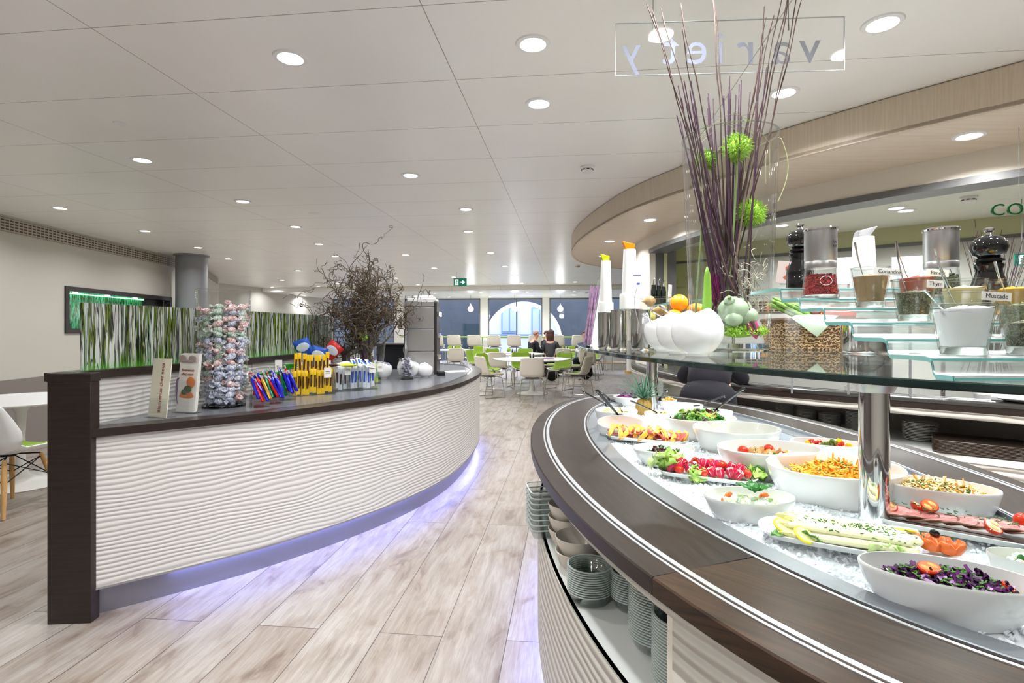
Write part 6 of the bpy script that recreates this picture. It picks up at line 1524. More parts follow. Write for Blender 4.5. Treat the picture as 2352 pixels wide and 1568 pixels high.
# ================================================================== ON THE GLASS SHELF
# tall vase arrangement
VX, VY = .755, 1.85
vt = glass_vase('twig_vase', 'very tall clear glass vase with twigs and vegetables on the glass shelf', 'vase', (VX, VY, SZ), .128, .158, .735, th=.007, base=.025, n=64)
t = thing('purple_sticks', 'bundle of straight purple sticks standing in the very tall vase', 'sticks', (VX, VY, SZ+.025)); rg = random.Random(41)
for g_, (bx, tx, n, ty0) in enumerate(((-.01,-.15,11,.0),(.0,-.035,7,.0),(.01,.02,13,.0),(.03,.075,4,.0))):
    b = MB()
    for k in range(n):
        x0 = bx+rg.uniform(-.02,.02); y0 = rg.uniform(-.05,.05); x1 = tx+rg.uniform(-.025,.025); y1 = y0*1.6+rg.uniform(-.03,.03); z1 = rg.uniform(.80,.93)
        b.tube([(x0,y0,.06+rg.uniform(0,.1)),(x0*.6+x1*.4,y0*.6+y1*.4,.40),(x1,y1,z1)], [.0032,.0026,.0018], 6)
    b.build('stick_bunch', 'twig_purple', t)
t = thing('brown_twigs', 'long knotted brown twigs rising far above the tall vase', 'twigs', (VX, VY, SZ+.025))
tips = [(1487,8),(1500,22),(1518,20),(1561,8),(1565,66),(1637,-8),(1640,-8),(1758,14),(1760,40),(1776,36),(1794,-6),(1808,-10),(1812,-4),(1832,-8),(1843,-5),(1755,104)]
for k, (px, py) in enumerate(tips):
    tp = atY(px, max(py, -6), VY-.02+rg.uniform(-.05,.03)); s = (px-1670)/170.
    rim = Vector((VX+s*.135, VY+rg.uniform(-.05,.05), SZ+.73)); bt = Vector((VX-s*.06+rg.uniform(-.03,.03), VY+rg.uniform(-.05,.05), SZ+.05))
    pts = []; n = 16
    for i in range(n+1):
        f = i/n
        pb = bt.lerp(rim, min(1, f/.55)) if f < .55 else rim.lerp(tp, (f-.55)/.45)
        pts.append(pb - Vector((VX, VY, SZ+.025)) + Vector((math.sin(f*23+k)*.003, math.cos(f*19+k)*.003, 0)))
    rr_ = [.0034-.0022*i/n + (.0008 if i % 3 == 0 else 0) for i in range(n+1)]
    b = MB(); b.tube(pts, rr_, 6)
    b.build('twig', 'twig_brown', t)
t = thing('arching_grass', 'dry grass blades arching over the rim of the tall vase', 'grass blades', (VX, VY, SZ+.73))
for x0, x1, h_, y_ in ((-.12,.13,.10,-.02),(-.105,.14,.085,.03),(-.02,.15,.09,.05),(-.13,.03,.06,-.05)):
    b = MB(); pts = [Vector((x0+(x1-x0)*k/16, y_, h_*math.sin(PI*k/16)-.02)) for k in range(17)]; pts = [Vector((x0*.8,y_,-.25))] + pts + [Vector((x1*1.0,y_,-.14))]
    b.tube(pts, .0016, 5, flat=.4).build('blade', 'grass_blade', t)
b = MB(); b.tube([(.155+.0*k, -.02, .0) if k == 0 else (.158+.035*math.sin(PI*k/10), -.02, .02-.24*k/10) for k in range(11)], .0016, 5).build('blade', 'grass_blade', t)
def moss_ball(px, py, Y, r, lb, m='moss_green', n=420, seed=1, stem=True):
    c = atY(px, py, Y); t = thing('green_flower_ball', lb, 'flower', c, 0); rg = random.Random(seed); b = MB(); b.ball((0,0,0), r*.62, 12, jit=.2)
    for k in range(n):
        v = Vector((rg.gauss(0,1), rg.gauss(0,1), rg.gauss(0,1))).normalized(); q = v*r*rg.uniform(.55,.8); d = (v+Vector((rg.uniform(-.7,.7), rg.uniform(-.7,.7), rg.uniform(-.7,.7)))).normalized()*r*rg.uniform(.2,.34)
        b.tube([q, q+d*.5, q+d], [.0014,.0013,.0004], 3, caps=False)
    b.build('bloom', m, t)
    if stem: MB().tube([(0,0,-r*.5), (-.01,0,-.25*r/.05*.9), (-.04,.0,-(c.z-SZ-.08))], .0042, 8).build('stem', 'stem_green', t)
moss_ball(1693, 340, 1.84, .056, 'topmost fluffy green ball flower in the tall vase', 'moss_bright', 520, 2)
moss_ball(1621, 368, 1.92, .042, 'fluffy green ball flower at the left inside the tall vase', 'moss_green', 380, 3)
moss_ball(1725, 490, 1.84, .055, 'lower fluffy green ball flower at the right inside the tall vase', 'moss_bright', 520, 4)
c = Vector((VX+.02, VY-.02, SZ+.055)); t = thing('green_moss', 'bright green curly moss at the bottom of the tall vase', 'moss', c, kind='stuff'); rg = random.Random(6); b = MB(); b.ball((0,0,0), (.050,.045,.012), 14, jit=.1)
for k in range(900):
    a = rg.random()*6.28; r_ = .095*math.sqrt(rg.random()); p = Vector((r_*math.cos(a), r_*math.sin(a)*.95, rg.uniform(-.005,.05)*(1-r_/.13))); d = Vector((rg.uniform(-1,1), rg.uniform(-1,1), rg.uniform(-.5,1))).normalized()*.014; b.tube([p, p+d*.6+Vector((0,0,.003)), p+d], [.0016,.0014,.0004], 3, caps=False)
b.build('moss', 'moss_bright', t)
t = thing('artichoke', 'grey green round artichoke lying in the tall vase', 'artichoke', (VX-.005, VY-.055, SZ+.135)); b = MB()
b.ball((0,0,0), (.055,.045,.048), 18, jit=.05); b.ball((-.028,-.025,.030),(.020,.016,.018),10,jit=.1); b.ball((.040,-.01,-.02),(.034,.034,.030),12,jit=.08); b.ball((-.015,-.03,-.03),(.03,.02,.024),12,jit=.08)
b.build('head', mat('artichoke_green', (150,170,140), .45, vary=(30,.2)), t); MB().tube([(-.03,-.035,.036),(-.038,-.045,.044)], .006, 8).build('stem', 'stem_green', t)
o = thing('leek_leaf', 'broad light green leaf standing at the left in the tall vase', 'leaf', (VX-.10, VY-.03, SZ+.03))
MB().grid(lambda u, v: Vector(((u-.5)*.036*(1-v)**.35 + .012*math.sin(2*v), .006*math.cos(3*u), v*.255)), 6, 10).build('leaf', mat('leek_green', (130,180,56), .4), o, solid=.002)
o = thing('magenta_tuft', 'magenta fibrous tuft behind the artichoke in the tall vase', 'dried plant', (VX-.02, VY+.03, SZ+.13), kind='stuff'); b = MB(); rg = random.Random(8)
for k in range(160):
    a = rg.random()*6.28; r_ = .035*math.sqrt(rg.random()); p = Vector((r_*math.cos(a), r_*math.sin(a)*.5, 0)); b.tube([p*.6+Vector((.03,0,-.03)), p+Vector((0,0,.05)), p*1.3+Vector((-.015,0,.10+rg.random()*.05))], [.002,.002,.0006], 4, caps=False)
b.build('fibres', mat('magenta_fibre', (150,30,110), .6), o)
o = thing('grey_roots', 'tangle of pale grey roots at the right in the tall vase', 'dried plant', (VX+.055, VY-.02, SZ+.22), kind='stuff'); b = MB()
for k in range(110):
    p = Vector((rg.gauss(0,.028), rg.gauss(0,.03), rg.gauss(0,.05))); pts = [p]; d = Vector((rg.uniform(-1,1), rg.uniform(-1,1), rg.uniform(-1,1))).normalized()
    for j in range(6):
        d = (d+Vector((rg.uniform(-.7,.7), rg.uniform(-.7,.7), rg.uniform(-.7,.7)))).normalized(); nx = pts[-1]+d*.014
        if math.hypot(nx.x+.055, nx.y-.02) < .128: pts.append(nx)
    if len(pts) > 2: b.tube(pts, .0013, 4, caps=False)
b.build('roots', 'root_grey', o)
for k, (dx, dz, lb) in enumerate(((.05,.12,'pale garlic bulb at the right in the tall vase, upper one'),(.075,.09,'pale garlic bulb at the right in the tall vase, lower one'))):
    t = thing('garlic_bulb', lb, 'garlic', (VX+dx, VY+.02, SZ+dz)); MB().lathe([(0,-.022),(.018,-.018),(.026,-.004),(.02,.014),(.006,.026),(.004,.042),(0,.043)], 16).build('bulb', mat('garlic', (232,214,206), .5), t)
o = MB().grid(lambda u, v: Vector((.018*math.cos(2*PI*u)*math.sin(PI*v)**.7, .018*math.sin(2*PI*u)*math.sin(PI*v)**.7, -.05+.1*v)), 14, 8).build('pink_pod', mat('pink_pod_skin', (196,60,130), .4), loc=(VX+.045, VY-.075, SZ+.085), rot=(0,-.3,0)); tag(o, 'pink papery pod at the bottom right in the tall vase', 'dried pod')
t = thing('bundle_stick', 'thick crossing brown stick inside the vase front', 'stick', (VX, VY, SZ+.03)); MB().tube([(.055,-.10,.02),(-.03,-.06,.22),(-.10,.0,.52)], [.004,.0035,.003], 8).build('stick', 'twig_brown', t)
t = thing('bundle_stick', 'second crossing stick rising to the right inside the vase front', 'stick', (VX, VY, SZ+.03)); MB().tube([(.055,-.095,.02),(-.01,-.07,.25),(.06,-.02,.6)], [.004,.0035,.003], 8).build('stick', 'bark', t)

# white ball bowls with spoons
for (y, lb) in ((1.43,'front white ball bowl on the glass shelf, largest in view'),(1.58,'middle white ball bowl with steel spoon on the glass shelf'),(1.73,'rear white ball bowl with steel spoon on the glass shelf')):
    ball_bowl((.497, y, SZ), .068, PI-.25, lb, .42, None, spoon=False, group='white ball bowls on the shelf')
for k, (px, py, qx, qy, Y) in enumerate(((1553,733,1516,703,1.55),(1530,735,1499,716,1.66),(1498,737,1473,722,1.76))):
    a, c = atY(px, py, Y), atY(qx, qy, Y-.03); t = thing('spoon', 'steel spoon handle leaning out of the %s ball bowl' % ('front','middle','rear')[k], 'spoon', a)
    d = c-a; MB().tube([-d*.5, (0,0,0), d*.5+Vector((0,0,.002)), d, d*1.06], [.002,.0022,.004,.0055,.003], 8, flat=.4).build('handle', 'chrome', t)
    b = MB(); b.ball(-d*.7, (.012,.017,.004), 10); b.build('bowl', 'chrome', t)
# chrome canisters with white bottles
def canister(x, y, r, h, lb):
    t = thing('chrome_canister', lb, 'canister', (x, y, SZ), 0, 'chrome canisters')
    MB().lathe([(0,0),(r*.88,0),(r*.97,.004),(r,.010),(r,h-.002),(r+.0025,h),(r-.002,h+.0005),(r-.003,h-.003),(r-.003,.012),(0,.01)], 40).build('wall', 'chrome', t)
    return t
CN = [(.345,1.96,.028,.134,'leftmost chrome canister on the glass shelf'),(.375,1.87,.029,.139,'middle chrome canister on the glass shelf'),(.435,1.80,.033,.139,'right chrome canister with the label card, beside the ball bowls')]
for q in CN: canister(*q)
def sbottle(x, y, z, r, h, capm, lb, cm=.02):
    t = thing('white_bottle', lb, 'bottle', (x, y, z)); b = MB()
    MB().lathe([(0,0),(r,0),(r,.002),(r,.048),(r*.97,.052),(r*.80,.053),(r*.79,.06),(r*.62,h-.004),(r*.60,h),(0,h)], 32).build('body', mat('milk_plastic', (240,242,240), .3, sss=.1), t)
    b = MB(); q = r*.5
    b.add([(-q,-q*.7,h),(q*.9,-q*.7,h),(q*.9,q*.7,h),(-q,q*.7,h),(-q*1.5,-q*.4,h+cm*1.1),(q*.9,-q*.6,h+cm*.7),(q*.9,q*.6,h+cm*.7),(-q*1.5,q*.4,h+cm*1.1)], [(0,3,2,1),(4,5,6,7),(0,1,5,4),(1,2,6,5),(2,3,7,6),(3,0,4,7)], 0, False)
    b.build('pour_spout', capm, t, bevel=.002); return t
mat('cap_yellow', (214,220,30), .1, trans=.4); mat('cap_orange', (250,150,16), .1, trans=.3); mat('cap_clear', (220,220,226), .08, trans=.7)
sbottle(.345, 1.96, SZ+.118, .034*.82, .205, 'cap_yellow', 'white bottle with yellow spout in the leftmost canister', .024)
sbottle(.405, 1.835, SZ+.141, .034, .205, 'cap_orange', 'white bottle with orange spout standing over the canisters', .026)
t = thing('label_card', 'small white label card on a chain in front of the orange capped bottle', 'label', atY(1463, 640, 1.74)); MB().box((0,0,0), (.040,.001,.056), R3=Euler((0,.12,0)).to_matrix()).build('card', 'paper', t); MB().box((0,-.0012,.012), (.026,.0006,.0025)).box((.004,-.0012,-.016), (.010,.0006,.006)).build('print', 'print_blue', t); MB().tube([(0,0,-.028),(-.008,0,-.06),(-.006,0,-.10),(.004,0,-.14),(.002,0,-.18)], .0016, 6).build('chain', 'cap_clear', t)
# white stand with paper straws
t = thing('straw_stand', 'leaning white and clear stand at the left tip of the glass shelf', 'stand', (.345, 2.12, SZ)); T_ = Euler((0, R(10), 0)).to_matrix()
MB().box((0,0,.115), (.035,.05,.23), R3=T_).build('wedge', 'soft_white', t); MB().box((-.022,0,.14), (.003,.06,.27), R3=T_).build('clear_side', 'acrylic', t); MB().box((0,0,.002), (.06,.07,.004)).build('foot', 'soft_white', t)
mat('sachet_purple', (150,120,150), .5, vary=(60,.5)); rg = random.Random(12)
sc_ = MB().tube([(0,0,-.115),(0,0,-.02),(0,0,.085),(0,0,.115)], [.003,.0045,.0055,.005], 6, flat=.4).build('paper_straw', 'sachet_purple')
for k in range(12):
    o = sc_ if k == 0 else clone(sc_); dx = .006*(k % 4)-.012; dy = .012*(k//4)-.012
    o.location = (.315+dx+rg.uniform(-.002,.002), 2.10+dy, SZ+.125+rg.uniform(-.006,.008)); o.rotation_euler = (rg.uniform(-.03,.03), .17+.02*(k % 4), rg.random()); tag(o, 'slim purple and white paper sachet in the leaning stand', 'sachet', 'paper sachets in the stand')
t = thing('dark_bottle', 'slim dark wine bottle behind the paper sachets', 'bottle', (.38, 2.5, SZ)); MB().lathe([(0,0),(.030,0),(.033,.006),(.033,.09),(.026,.12),(.013,.145),(.012,.20),(0,.20)], 24).build('body', mat('dark_green_glass', (30,34,20), .08, coat=.5), t); MB().lathe([(0,.19),(.014,.185),(.014,.215),(0,.216)], 16).build('cap', 'twig_purple', t)
# glass with pears, fruit bowl
t = glass_vase('pear_glass', 'clear glass cylinder filled with pears behind the canisters', 'glass', (.575, 2.16, SZ), .062, .070, .20, base=.012)
mat('pear_skin', (176,168,74), .35, vary=(40,.25)); mat('pear_brown', (176,140,90), .4, vary=(40,.2)); mat('orange_skin', (252,160,16), .35, bump=(300,.2,.001)); mat('pumpkin', (246,170,20), .35)
for k, (dx, dy, dz, m, s, lb) in enumerate(((-.02,-.01,.045,'pear_skin',1,'bottom green pear'),(.025,.0,.075,'pear_brown',1,'brown pear at mid height'),(-.018,.0,.12,'pear_skin',1,'green pear near the rim'),(-.02,-.01,.185,'pear_brown',.8,'brown pear poking over the rim'),(.028,.01,.15,'pear_brown',.8,'small brown pear near the rim'))):
    t = thing('pear', lb+' in the pear glass', 'pear', (.575+dx, 2.16+dy, SZ+dz)); t.scale = (s,s,s); t.rotation_euler = (.3*k, .5*k, k)
    MB().lathe([(0,-.030),(.016,-.027),(.027,-.010),(.026,.004),(.016,.022),(.010,.036),(0,.041)], 18).build('flesh', m, t); MB().tube([(0,0,.04),(.003,0,.055)], .0015, 6).build('stem', 'twig_brown', t)
t = thing('fruit_bowl', 'clear glass bowl holding oranges and small pumpkins behind the ball bowls', 'bowl', (.715, 2.22, SZ))
MB().lathe([(0,0),(.05,0),(.052,.004),(.085,.06),(.095,.13),(.091,.13),(.081,.062),(.047,.010),(0,.008)], 36).build('bowl', 'clear_glass', t)
for k, (dx, dy, dz, r_, m, lb) in enumerate(((-.035,.0,.05,.036,'orange_skin','orange at the bottom left of the fruit bowl'),(.035,.01,.055,.036,'orange_skin','orange at the bottom right of the fruit bowl'),(0,.03,.10,.036,'orange_skin','orange in the middle of the fruit bowl'),(-.045,-.02,.12,.036,'orange_skin','orange at the left rim of the fruit bowl'),(-.022,-.01,.182,.037,'orange_skin','topmost orange of the fruit bowl'))):
    o = MB().ball((0,0,0), (r_,r_,r_*.95), 20).build('orange', m, loc=(.715+dx, 2.22+dy, SZ+dz)); tag(o, lb, 'orange')
t = thing('small_pumpkin', 'small ribbed orange yellow pumpkin right of the topmost orange', 'pumpkin', (.757, 2.19, SZ+.155))
MB().grid(lambda u, v: Vector((.036*(1+.07*math.cos(16*PI*u))*math.sin(PI*v)*math.cos(2*PI*u), .036*(1+.07*math.cos(16*PI*u))*math.sin(PI*v)*math.sin(2*PI*u), -.024*math.cos(PI*v)-.0*v)), 48, 12).build('flesh', 'pumpkin', t); MB().tube([(0,0,.022),(.004,0,.034)], .004, 6).build('stem', 'stem_green', t)

# wicker basket with asparagus and tomatoes
q = NT('woven_wicker'); v = q.mapped('UV', scale=(1,1,1)); wv = q.n('TexWave', bands_direction='Y'); wv.inputs['Scale'].default_value = 26; wv.inputs['Distortion'].default_value = 9; wv.inputs['Detail'].default_value = 2; wv.inputs['Detail Scale'].default_value = 3.2
q.l(v, wv.inputs['Vector']); q.l(q.ramp(wv.outputs['Fac'], [(.15,(84,58,34)),(.4,(168,130,84)),(.75,(212,180,130))]), q.b.inputs['Base Color']); q.b.inputs['Roughness'].default_value = .6; q.bump(wv.outputs['Fac'], 1.0, .008)
BX, BY, BA = 1.085, 1.93, R(-6)
t = thing('wicker_basket', 'woven basket of vegetables behind the chrome drum on the shelf', 'basket', (BX, BY, SZ), BA); rp = rrect(.30,.20,.03,4)
b = MB()
for k in range(len(rp)):
    pass
b.sweep(rp, [(-.02,0),(-.01,.03),(-.002,.10),(.0,.104),(-.012,.104),(-.016,.03),(-.03,.005)], closed=True); b.prism(rrect(.26,.16,.03,4), 0, .006)
b.build('woven_body', 'woven_wicker', t); b = MB(); b.tube([(p[0]*.985, p[1]*.985, .104) for p in rp+rp[:1]], .007, 8).build('rim', 'woven_wicker', t)
o = MB().add([(-.115,-.108,.112),(.04,-.108,.118),(-.03,-.112,.045),(-.05,-.02,.128),(-.115,-.105,.111),(.04,-.105,.117)], [(0,1,3),(0,2,1)], 0, False).build('paper_napkin', mat('pale_green_paper', (214,238,214), .7), loc=(BX, BY, SZ), rot=(0,0,BA), solid=.001); tag(o, 'pale green triangular napkin over the front of the basket', 'napkin')
mat('asparagus_green', (120,160,70), .4, vary=(60,.3)); b = MB(); b.tube([(-.075,0,.002),(-.06,0,.0),(0,0,0),(.075,0,0)], [.002,.007,.0065,.006], 8); gsp = b.build('green_asparagus', 'asparagus_green'); rg = random.Random(33)
for k in range(12):
    o = gsp if k == 0 else clone(gsp); o.location = (BX-.105+.012*(k % 6)+.0, BY-.045+.02*(k//6)+rg.uniform(-.01,.01), SZ+.128+.008*(k % 3)+.010*(k//6)); o.rotation_euler = (0, R(24)+rg.uniform(-.12,.12), PI+R(172)+rg.uniform(-.25,.25)); tag(o, 'green asparagus spear in the bunch on the basket', 'asparagus', 'green asparagus in the basket')
for k, (dx, dy, dz, r_, lb) in enumerate(((.035,-.045,.125,.036,'large red tomato at the front of the basket'),(.095,-.05,.122,.030,'red tomato at the right of the basket'),(-.005,.02,.138,.026,'red tomato behind the asparagus'),(.06,.03,.135,.03,'red tomato at the back of the basket'))):
    t = thing('tomato', lb, 'tomato', (BX+dx, BY+dy, SZ+dz)); MB().ball((0,0,0), (r_,r_,r_*.85), 20).build('flesh', mat('tomato_big', (236,70,20), .15, coat=.5), t)
    b = MB(); 
    for j in range(5): a = j*1.256; b.tube([(0,0,r_*.84),(r_*.35*math.cos(a),r_*.35*math.sin(a),r_*.86),(r_*.6*math.cos(a),r_*.6*math.sin(a),r_*.72)], [.002,.0016,.0006], 4)
    b.build('stem', 'stem_green', t)
for k, (dx, dy) in enumerate(((.0,-.075),(.02,-.05))):
    o = MB().ball((0,0,0), (.018,.014,.014), 12).build('red_onion', mat('onion_skin', (130,50,50), .3), loc=(BX-.015+dx, BY+dy+.02, SZ+.135)); tag(o, 'small dark red onion beside the front tomato, %s' % ('left one','right one')[k], 'onion')
# chrome drum
t = thing('chrome_drum', 'wide mirror chrome drum standing on the shelf under the stepped glass', 'stand', (1.062, 1.60, SZ)); MB().lathe([(0,0),(.058,0),(.064,.004),(.066,.010),(.066,.085),(0,.085)], 48).build('drum', 'chrome', t); MB().lathe([(0,.085),(.07,.085),(.07,.089),(0,.089)], 48).build('lid', 'satin_steel', t)
# stepped glass riser
st = thing('stepped_riser', 'stepped aqua glass riser carrying spice glasses and mills', 'riser', (0,0,0))
Ys = [1.21,1.131,1.041,.956,.867,.774,.736]; Zs = [1.446,1.418,1.394,1.365,1.337,1.311,1.286]
prof = [(1.36, 1.446)]
for i in range(6): prof += [(Ys[i]+.012, Zs[i]), (Ys[i]+.003, Zs[i]-.002), (Ys[i], Zs[i]-.008), (Ys[i]-.002, Zs[i+1]+.006), (Ys[i]-.008, Zs[i+1])]
prof += [(Ys[6], Zs[6])]
X0, X1 = .61, 1.20; K = len(prof);
b = MB(); vs = []; fs = []
for x in (X0, X1):
    for (y, z) in prof: vs.append((x, y, z))
for (x) in (X0, X1):
    for (y, z) in prof: vs.append((x, y-.002, z-.007))
for i in range(K-1):
    fs += [(i, i+1, K+i+1, K+i), (2*K+i, 3*K+i, 3*K+i+1, 2*K+i+1)]
fs += [(0, K, 3*K, 2*K), (K-1, 3*K-1, 4*K-1, 2*K-1)]
b.add(vs, fs, 0, False); b.build('glass_steps', 'textured_glass', st)
b = MB()
for i in range(K-1):
    (y0, z0), (y1, z1) = prof[i], prof[i+1]
    for x in (X0,): b.add([(x-.0015,y0,z0),(x+.0015,y0,z0),(x+.0015,y1,z1),(x-.0015,y1,z1),(x-.0015,y0-.002,z0-.007),(x+.0015,y0-.002,z0-.007),(x+.0015,y1-.002,z1-.007),(x-.0015,y1-.002,z1-.007)], [(0,1,2,3),(7,6,5,4),(0,3,7,4),(1,5,6,2)], 0, False)
b.build('end_edge', 'aqua_edge', st)
for i in range(7): MB().box(((X0+X1)/2, Ys[i]-.0005, Zs[i]-.004), (X1-X0, .003, .0035)).build('front_edge', 'aqua_edge', st)
for i in range(1,5): 
    pass
MB().box((.617, 1.17, (SZ+1.405)/2), (.006, .06, 1.405-SZ)).build('acrylic_support', 'acrylic', st); MB().box((1.17, 1.17, (SZ+1.405)/2), (.006, .06, 1.405-SZ)).build('acrylic_support', 'acrylic', st)
MB().box((.90, .80, (SZ+1.30)/2), (.5, .006, 1.298-SZ)).build('front_support', 'acrylic', st)
# spice glasses
def spice_glass(x, i, rt, h, fillm, lb, txt=None, dy=0., lvl=.68, slope=.3, spoon=None, first=[None]):
    y = (Ys[i-1]+Ys[i])/2 + dy; z = Zs[i]+.0005; rb = rt*.72
    t = thing('spice_glass', lb, 'glass', (x, y, z)); t.scale = (1,1,1)
    MB().lathe([(0,0),(rb,0),(rb+.001,.002),(rb+.001,.010),(rt,h),(rt+.0006,h+.0004),(rt-.0018,h),(rb-.002,.013),(0,.0125)], 40).build('glass', 'tumbler_glass', t)
    MB().lathe([(rt+.0009,h-.0006),(rt+.0009,h+.0008),(rt-.0020,h+.0008),(rt-.0020,h-.0006),(rt+.0009,h-.0006)], 40).build('rim', 'rim_glass', t)
    MB().lathe([(0,.0006),(rb-.0008,.0006),(rb-.0004,.010),(rb-.0012,.0122),(0,.0122)], 40).build('thick_base', 'solid_glass', t)
    hz = .013+(h-.013)*lvl; b = MB(); r1 = rb-.0024; r2 = rb-.0024+(rt-rb)*lvl; n = 32; rg = random.Random(int(x*100))
    b.lathe([(0,.0132),(r1,.0132),(r2,hz)], n)
    b.grid(lambda u, v: Vector((r2*v*math.cos(2*PI*u), r2*v*math.sin(2*PI*u), hz+slope*r2*v*math.cos(2*PI*u)*(.35)+ .004*math.sin(9*v+3*math.cos(2*PI*u))*(1-v)+.003*(1-v))), n, 6)
    o = b.build('spice', fillm, t)
    if txt:
        MB().box((rt*.35, -rt-.002, h*.86), (len(txt)*.0058+.008, .0006, .014), R3=Euler((0,.06,0)).to_matrix()).build('name_label', 'paper', t)
        text(txt, .0105, 'print_dark', t, (rt*.35, -rt-.0028, h*.86), (R(90), R(3.5), 0), depth=.0001)
    if spoon:
        dx, dz = spoon; b = MB(); b.tube([(dx*.1,0,h*.45),(dx*.5,0,h*.9),(dx*.8,-.002,h+dz*.45),(dx,-.004,h+dz)], [.0012,.0013,.0022,.0032], 8, flat=.4); b.build('spoon', 'chrome', t)
    return t
mat('coriander', (156,128,92), .9, bump=(300,.5,.001)); speckle('thyme', [(70,72,50),(100,98,70),(54,56,40),(130,124,96)], 600, .9); mat('salt', (246,246,248), .7); mat('paprika', (176,66,30), .9); mat('ginger', (222,204,150), .9); mat('nutmeg', (190,136,80), .8); mat('curry', (206,150,20), .9); speckle('herb_mix', [(96,104,60),(130,130,86),(70,76,44),(150,146,104)], 500, .9); mat('piment_dark', (120,66,56), .9)
spice_glass(.73, 2, .035, .081, 'coriander', 'glass of brown ground coriander with label', 'Coriandre', spoon=(-.034,.052), lvl=.74)
spice_glass(.825, 2, .036, .078, 'paprika', 'glass of red brown piment powder behind the thyme', 'Piment', spoon=(-.045,.055), lvl=.72)
spice_glass(.752, 3, .035, .078, 'thyme', 'glass of dried thyme with label', 'Thym', spoon=(-.036,.072), lvl=.62)
spice_glass(.845, 3, .036, .078, 'ginger', 'glass of pale ginger powder behind the nutmeg', None, spoon=(-.055,.058), lvl=.75)
spice_glass(.935, 3, .036, .078, 'curry', 'glass of yellow curry powder', 'Curry', spoon=(.02,.04), lvl=.72)
spice_glass(.778, 4, .039, .078, 'nutmeg', 'glass of ground nutmeg with label, behind the salt', 'Muscade', spoon=(-.055,.06), lvl=.35)
spice_glass(.872, 4, .036, .078, 'herb_mix', 'glass of green dried herbs at the right edge', 'Origan', spoon=(-.05,.05), lvl=.62)
spice_glass(.694, 5, .0405, .078, 'salt', 'largest glass full of white salt at the front of the riser', None, spoon=(-.062,.022), lvl=.88)
spice_glass(.795, 5, .037, .078, 'thyme', 'glass of dark dried herbs cut by the right edge', None, lvl=.55)
# steel mills
speckle('pink_pepper', [(150,30,34),(110,20,26),(180,60,50),(90,16,22)], 420, .4); speckle('green_pepper', [(90,100,76),(120,126,100),(70,80,60)], 420, .5)
def steel_mill(x, y, z, fillm, lb, mark=True):
    t = thing('steel_mill', lb, 'spice mill', (x, y, z))
    MB().lathe([(.030,.0),(.0375,.0),(.0375,.006),(.031,.066),(.029,.066),(.0345,.008)], 40).build('glass_body', 'clear_glass', t)
    MB().lathe([(0,.0),(.036,.0),(.0365,.007),(0,.007)], 40).build('thick_base', 'solid_glass', t)
    b = MB(); b.lathe([(0,.0075),(.0335,.0075),(.0295,.048),(0,.052)], 32); rg = random.Random(3)
    for k in range(240):
        a = rg.random()*6.28; zz = rg.uniform(.011,.050); r_ = .0335-(zz-.0075)*.1 - .001; b.ball((r_*math.cos(a), r_*math.sin(a), zz), .0024, 6)
    for k in range(60): a = rg.random()*6.28; q = rg.random()*.028; b.ball((q*math.cos(a), q*math.sin(a), .051), .0024, 6)
    b.build('peppercorns', fillm, t)
    MB().lathe([(0,.066),(.0312,.066),(.0318,.070),(.0318,.079),(.0312,.080),(.0318,.081),(.0318,.147),(0,.147)], 48).build('steel_sleeve', 'brushed_steel', t)
    MB().lathe([(0,.147),(.0335,.147),(.0345,.150),(.033,.153),(0,.154)], 48).build('lid', 'chrome', t)
    if mark:
        text('W', .011, 'print_dark', t, (.013, -.0318, .119), (R(90),0,R(20)), name='logo', depth=.0003); text('MF', .0085, 'print_dark', t, (.013, -.0318, .110), (R(90),0,R(20)), name='logo', depth=.0003)
        MB().tube([(-.008+.013*math.cos(a), -.0358+.0012*abs(math.cos(a)), .036+.0095*math.sin(a)) for a in [2*PI*k/24 for k in range(25)]], .0004, 4).build('oval_mark', 'paper', t)
steel_mill(.676, 1.168, 1.4185, 'pink_pepper', 'steel topped glass mill full of pink peppercorns')
steel_mill(.940, 1.168, 1.4185, 'green_pepper', 'steel topped glass mill full of green peppercorns', False)
def pepper_mill(x, y, z, s, lb):
    t = thing('pepper_mill', lb, 'pepper mill', (x, y, z)); t.scale = (s,s,s)
    MB().lathe([(0,0),(.030,0),(.031,.003),(.030,.010),(.0305,.030),(.029,.034),(.030,.038),(.029,.046),(.022,.068),(.021,.076),(.024,.082),(.024,.086),(.020,.089),(.0245,.092),(.0245,.096),(.020,.099),(0,.099)], 40).build('body', 'black_gloss', t)
    MB().lathe([(0,.099),(.016,.099),(.026,.106),(.0305,.118),(.029,.130),(.021,.140),(.010,.145),(0,.146)], 40).build('head', 'black_gloss', t)
    MB().lathe([(0,.145),(.006,.145),(.005,.150),(.0085,.153),(.009,.157),(.006,.160),(0,.161)], 20).build('knob', 'chrome', t)
pepper_mill(.697, 1.29, 1.4465, 1.0, 'black turned pepper mill left of the pink pepper mill')
pepper_mill(.972, 1.086, 1.3945, 1.02, 'large black turned pepper mill right of the green pepper mill')
t = thing('white_bottle', 'white bottle with clear spout behind the coriander glass', 'bottle', (.838, 1.27, 1.4465)); MB().lathe([(0,0),(.028,0),(.028,.004),(.0225,.110),(.0215,.124),(0,.126)], 32).build('body', 'milk_plastic', t); b = MB(); q = .02; b.add([(-q,-q*.6,.124),(q*.4,-q*.6,.124),(q*.4,q*.6,.124),(-q,q*.6,.124),(-q*.8,-q*.4,.138),(q*1.5,-q*.4,.150),(q*1.5,q*.4,.150),(-q*.8,q*.4,.138)], [(0,3,2,1),(4,5,6,7),(0,1,5,4),(1,2,6,5),(2,3,7,6),(3,0,4,7)], 0, False); b.build('pour_spout', 'cap_clear', t, bevel=.002)

